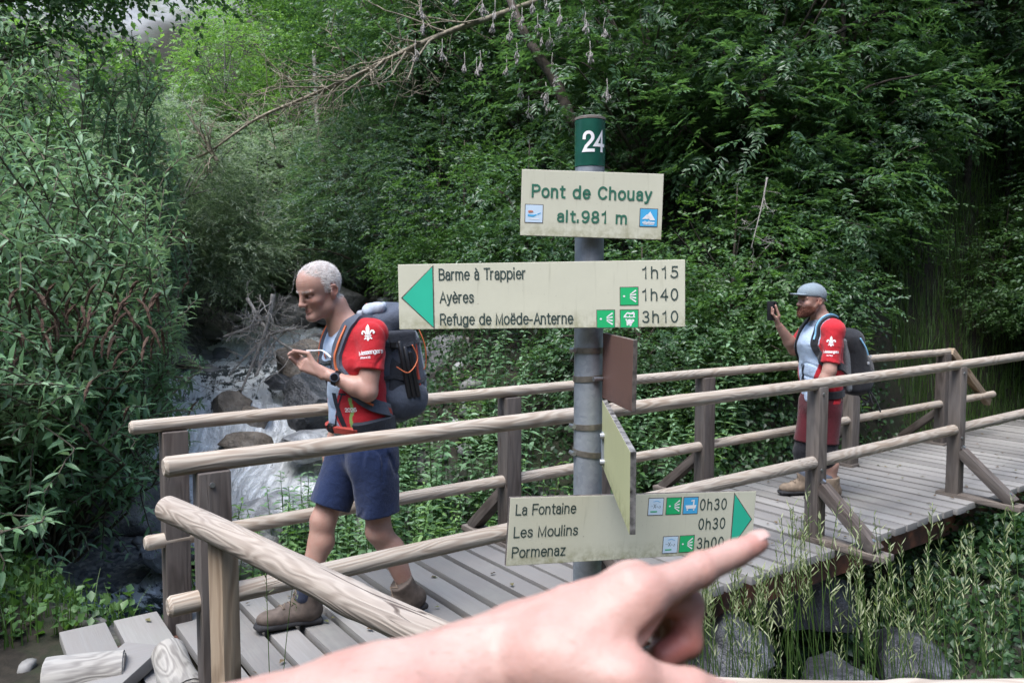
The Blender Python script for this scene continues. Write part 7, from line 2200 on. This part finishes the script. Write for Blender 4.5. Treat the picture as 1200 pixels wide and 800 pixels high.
def blades(name, label, seed, pts, H, mat, w=.005, lean=.35):
    r = np.random.RandomState(seed); pts = np.array(pts); n = len(pts)
    h = H * r.uniform(.5, 1.2, n); a = r.uniform(0, 6.28, n); ln = np.abs(r.normal(0, lean, n))
    d = np.stack([np.cos(a), np.sin(a), 0 * a], 1); s = np.stack([-np.sin(a), np.cos(a), 0 * a], 1) * w
    V = []
    for t in (0, .35, .7, 1):
        c = pts + d * (h * ln * t ** 2)[:, None] + np.array([0, 0, 1.0]) * (h * (t - .3 * ln * t ** 2))[:, None]
        ww = s * (1 - t * .9)
        V += [c - ww, c + ww]
    V = np.stack(V, 1).reshape(-1, 3); k = np.arange(n)[:, None] * 8
    f = np.concatenate([k + np.array([0, 1, 3, 2]) + 2 * j for j in range(3)])
    o = link(name, mesh_np(name, V, f), None, M[mat]); tag(o, label, 'grass', kind='stuff')
rg = np.random.RandomState(31)
def scatter(n, x0, x1, y0, y1, cond):
    x = rg.uniform(x0, x1, n); y = rg.uniform(y0, y1, n); k = cond(x, y); x, y = x[k], y[k]
    return np.stack([x, y, terrain(x, y)], 1)
blades('bank_grass', 'short green grass on the left bank and beside the steps', 81, np.concatenate([scatter(9000, -6, -1.5, 2.6, 5.4, lambda x, y: cond_left(x, y)), scatter(26000, 5.5, 13, 6.2, 13, lambda x, y: (_un(x, y)[0] > 8.5) & ~((_un(x, y)[1] > 2.85) & (_un(x, y)[1] < 4.2)))]), .22, 'grass', .004)
blades('near_grass', 'green grass stems on the near bank below the seed stalks', 82, scatter(1300, .2, 3.2, 1.6, 2.6, lambda x, y: (_un(x, y)[1] < 2.3)), .32, 'grass', .0028, .3)

blades('slope_grass', 'bright grass on the slope past the far end of the bridge', 83, scatter(16000, 4.6, 10, 8.8, 12.5, lambda x, y: (_un(x, y)[0] > 8.6) & (_un(x, y)[1] > 4.25)), .42, 'grass', .006, .4)
# tall grasses gone to seed in front of the bridge
def seed_grass():
    r = np.random.RandomState(91); st = MB(); pos, ax, nr, L, W_ = [], [], [], [], []
    spec = []
    for i in range(140):
        px = r.choice([r.uniform(800, 880), r.uniform(880, 960), r.uniform(960, 1060), r.uniform(1060, 1200)], p=[.22, .22, .34, .22])
        top = r.choice([r.uniform(590, 680), r.uniform(650, 760)], p=[.45, .55])
        spec.append((px, max(top, 668) if px < 905 else top, r.uniform(1.75, 2.35), 0))
    for px in (935, 950, 1010, 1190, 1090, 960, 1045, 1165): spec.append((px, r.uniform(560, 630), r.uniform(1.9, 2.3), 0))
    spec += [(310, 650, 2.15, 0), (338, 660, 2.2, 0)]
    for px, py, Y, _ in spec:
        tip = P(px, py, Y); gz = -.25 if px > 700 else -.15
        b = np.array([tip[0] + abs(r.normal(0, .06)), tip[1] + r.normal(0, .05), gz])
        lean = r.normal(0, .05, 3); lean[2] = 0
        pts = smooth_path([b, b * .45 + tip * .55 - lean * .6, tip + lean * .3], 7)
        st.tube(pts, list(np.linspace(.0020, .0008, len(pts))), 4, cap=False)
        pts = np.array(pts); n = r.randint(10, 20); H = r.uniform(.10, .20)
        d = unit((tip - b)[None])[0]
        for k in range(n):
            q = pts[-1] - d * H * (k / n); g = r.uniform(0, 6.28)
            v = d * r.uniform(.5, 1.1) + np.array([math.cos(g), math.sin(g), 0]) * r.uniform(.25, .8)
            pos.append(q); ax.append(v); nr.append(r.normal(0, 1, 3)); L.append(r.uniform(.012, .030) * (1 + .5 * k / n)); W_.append(.0038)
    o = st.build('seed_grass', M['grass'], None, smooth=True)
    v, f = leaves(np.array(pos), np.array(ax), np.array(nr), np.array(L), np.array(W_), .3, .0)
    tag(o, 'tall grasses gone to seed in front of the bridge', 'grass', kind='stuff')
    link('seed_heads', mesh_np('seed_heads', v, f), o, M['grassseed'])['kind'] = 'stuff'
seed_grass()

rl = np.random.RandomState(44)
_u = rl.uniform(.6, 9.5, 150); _n = 2.9 + 1.3 * rl.beta(.6, .6, 150)
_p = np.stack([BD[0] * _u + BN[0] * _n, BD[1] * _u + BN[1] * _n, rl.uniform(.006, .014, 150)], 1)
_v, _f = leaves(_p, np.stack([rl.normal(0, 1, 150), rl.normal(0, 1, 150), rl.uniform(0, .2, 150)], 1), np.stack([rl.normal(0, .25, 150), rl.normal(0, .25, 150), np.ones(150)], 1), rl.uniform(.015, .05, 150), rl.uniform(.01, .03, 150), .2, .05)
M['litter'] = leaf_mat('dry leaves', [(.07, .045, .025), (.13, .09, .045), (.10, .12, .045)], .7, .1)
tag(link('leaf_litter', mesh_np('leaf_litter', _v, _f, smooth=False), None, M['litter']), 'dry leaf litter scattered on the bridge planks', 'leaf litter', kind='stuff')

# ------------------------------------------------------------------ dead wood
def dead_branch(name, label, main, r0, r1, seed, ntw, tw, mat, cat='branch', grp=None, depth=2):
    r = np.random.RandomState(seed); mb = MB()
    path = np.array(smooth_path(main, 8)); mb.tube(path, list(np.linspace(r0, r1, len(path))), 8, jitter=.08, rng=random.Random(seed))
    def twig(a, d, L, rad, lev):
        n = 7; p = a.copy(); pts = [p.copy()]; d = d / np.linalg.norm(d)
        for i in range(n):
            d = d + r.normal(0, .16, 3); d /= np.linalg.norm(d); p = p + d * L / n; pts.append(p.copy())
        mb.tube(pts, list(np.linspace(rad, max(.0022, rad * .25), n + 1)), 5, cap=False)
        if lev > 0:
            for _ in range(r.randint(2, 5)):
                j = r.randint(2, n); twig(pts[j], d + r.normal(0, .7, 3), L * r.uniform(.3, .6), rad * .55, lev - 1)
    for _ in range(ntw):
        i = r.randint(len(path) // 6, len(path) - 1); dd = path[min(i + 1, len(path) - 1)] - path[i - 1]; dd /= np.linalg.norm(dd)
        t = i / len(path)
        twig(path[i], dd * .9 + r.normal(0, .6, 3), tw * r.uniform(.4, 1.1), (r0 + (r1 - r0) * t) * r.uniform(.3, .55), depth)
    o = mb.build(name, M[mat], None, smooth=True); tag(o, label, cat, grp); return o
dead_branch('dead_branch', 'long bare mossy branch leaning across the top of the valley', [P(690, -20, 9.9), P(600, 12, 10.0), P(525, 38, 10.1), P(470, 62, 10.2), P(410, 92, 10.3), P(350, 118, 10.4), P(300, 140, 10.5), P(245, 178, 10.6), P(222, 188, 10.7)], .042, .010, 5, 52, 1.1, 'mossbark')
dead_branch('dead_branch', 'bare crooked twig standing up left of the mossy branch', [P(255, 190, 10.6), P(240, 165, 10.6), P(218, 132, 10.5)], .03, .008, 6, 6, .5, 'mossbark')
for k, (a, b, c, rd, lb) in enumerate([
    ((320, 345, 9.6), (312, 385, 9.5), (282, 460, 9.3), .032, 'thickest bleached dead branch standing upright in the tangle by the falls'),
    ((345, 385, 9.4), (312, 395, 9.5), (268, 440, 9.4), .022, 'bleached dead branch slanting left towards the falls'),
    ((290, 350, 9.8), (318, 392, 9.5), (352, 415, 9.3), .024, 'dead branch running down right towards the raised hand'),
    ((262, 395, 9.7), (300, 380, 9.6), (330, 360, 9.6), .018, 'thin dead branch lying across the back of the tangle'),
    ((300, 440, 9.2), (318, 405, 9.4), (345, 380, 9.5), .016, 'short thin dead branch low in the tangle')]):
    dead_branch('dead_branch', lb, [P(*a), P(*b), P(*c)], rd, rd * .4, 300 + k, 11, .55, 'deadwood', grp='dead branches by the falls')
dead_branch('dead_branch', 'pale forked dead twig hanging in front of the trees left of the capped walker', [P(899, 208, 7.9), P(893, 240, 7.9), P(880, 292, 7.9)], .010, .004, 401, 5, .35, 'deadwood')
for k, (a, b, lb) in enumerate([((548, 395), (545, 470), 'pale dead stem left of the right hand rail post behind the backpack'), ((566, 405), (556, 480), 'second pale dead stem right beside it behind the backpack'), ((510, 490), (590, 410), 'pale slanting dead stem crossing behind the backpack')]):
    dead_branch('dead_branch', lb, [P(*a, 8.9), P((a[0] + b[0]) / 2 + 3, (a[1] + b[1]) / 2, 8.9), P(*b, 8.9)], .02, .012, 500 + k, 3, .5, 'deadwood', grp='dead stems behind the backpack')
# thin pale trunk and the dark leaning trunk behind the post cap
def bare_trunk(name, label, pts, r0, r1, mat):
    p = smooth_path(pts, 6); o = MB().tube(p, list(np.linspace(r0, r1, len(p))), 9, jitter=.06, rng=random.Random(3)).build(name, M[mat], None, smooth=True); tag(o, label, 'tree trunk')
bare_trunk('tree_trunk', 'thin pale tree trunk standing below the mossy branch', [P(386, 268, 14.5), P(381, 200, 14.6), P(372, 140, 14.8), P(368, 60, 15)], .06, .035, 'barkpale')
bare_trunk('tree_trunk', 'dark leaning tree trunk behind the numbered post cap', [P(672, 150, 9.4), P(650, 95, 9.5), P(615, 40, 9.6), P(590, -20, 9.8)], .075, .04, 'bark')
bare_trunk('branch', 'dark bare bough reaching across the upper right of the forest wall', [P(1150, 5, 10.4), P(1105, 8, 10.2), P(1060, 22, 9.9), P(1020, 20, 9.6), P(975, 42, 9.4), P(940, 52, 9.2), P(905, 78, 9.1), P(870, 98, 9.0)], .04, .008, 'barkdark')
bare_trunk('tree_trunk', 'slim dark trunk standing at the right edge of the forest wall', [P(1122, 430, 11.2), P(1128, 300, 11.2), P(1138, 150, 11.2), P(1150, 40, 11.2), P(1162, -30, 11.2)], .055, .035, 'barkdark')
bare_trunk('tree_trunk', 'second slim trunk nearest the right edge', [P(1182, 430, 11.6), P(1178, 330, 11.6), P(1181, 180, 11.6), P(1174, 60, 11.6), P(1178, -30, 11.6)], .05, .03, 'barkdark')
# hanging bunches of pale flowers at the top middle
rp = np.random.RandomState(17)
def bunch(px, py, Y):
    mb = MB(); c = Vector(P(px, py, Y + rp.uniform(-.4, .4))); sz = rp.uniform(.25, .62)
    for i in range(rp.randint(7, 18)):
        q = c + Vector((rp.normal(0, .034), rp.normal(0, .034), rp.uniform(-.10, .09))) * sz
        k_ = c + Vector((0, 0, (q - c).z + .03)); mb.tube([k_, q, q - Vector((0, 0, .02)), q - Vector((rp.normal(0, .012), 0, .04))], [.002, .003, .010, .003], 5)
    mb.tube([c + Vector((0, 0, .16)), c + Vector((rp.normal(0, .01), 0, .05)), c - Vector((0, 0, .09))], [.003, .003, .0025], 5)
    mb.build('m', M['pods'], None, smooth=True)
    return bpy.data.objects['m']
for px, py in ((568, 12), (600, 8), (607, 25), (640, 3), (652, 24), (628, 10), (648, 48), (706, 42), (720, 55), (740, 58), (690, 25), (560, 78), (594, 87), (610, 112), (622, 128), (637, 128), (645, 83), (635, 55), (600, 45), (680, 20), (492, 70), (545, 75), (690, 65), (520, 60), (575, 30), (585, 20), (660, 30), (642, 118)) + tuple((rp.uniform(480, 745), rp.uniform(-5, 60) + (60 if i_ % 3 == 0 else 0)) for i_ in range(10)):
    o = bunch(px + rp.uniform(-5, 5), py + rp.uniform(-6, 6), 8.9); o.name = 'flower_bunch'; o.data.name = 'flower_bunch'
    tag(o, 'pale dangling flower bunch among the leaves above the post', 'flowers', 'pale flower bunches hanging above the post')
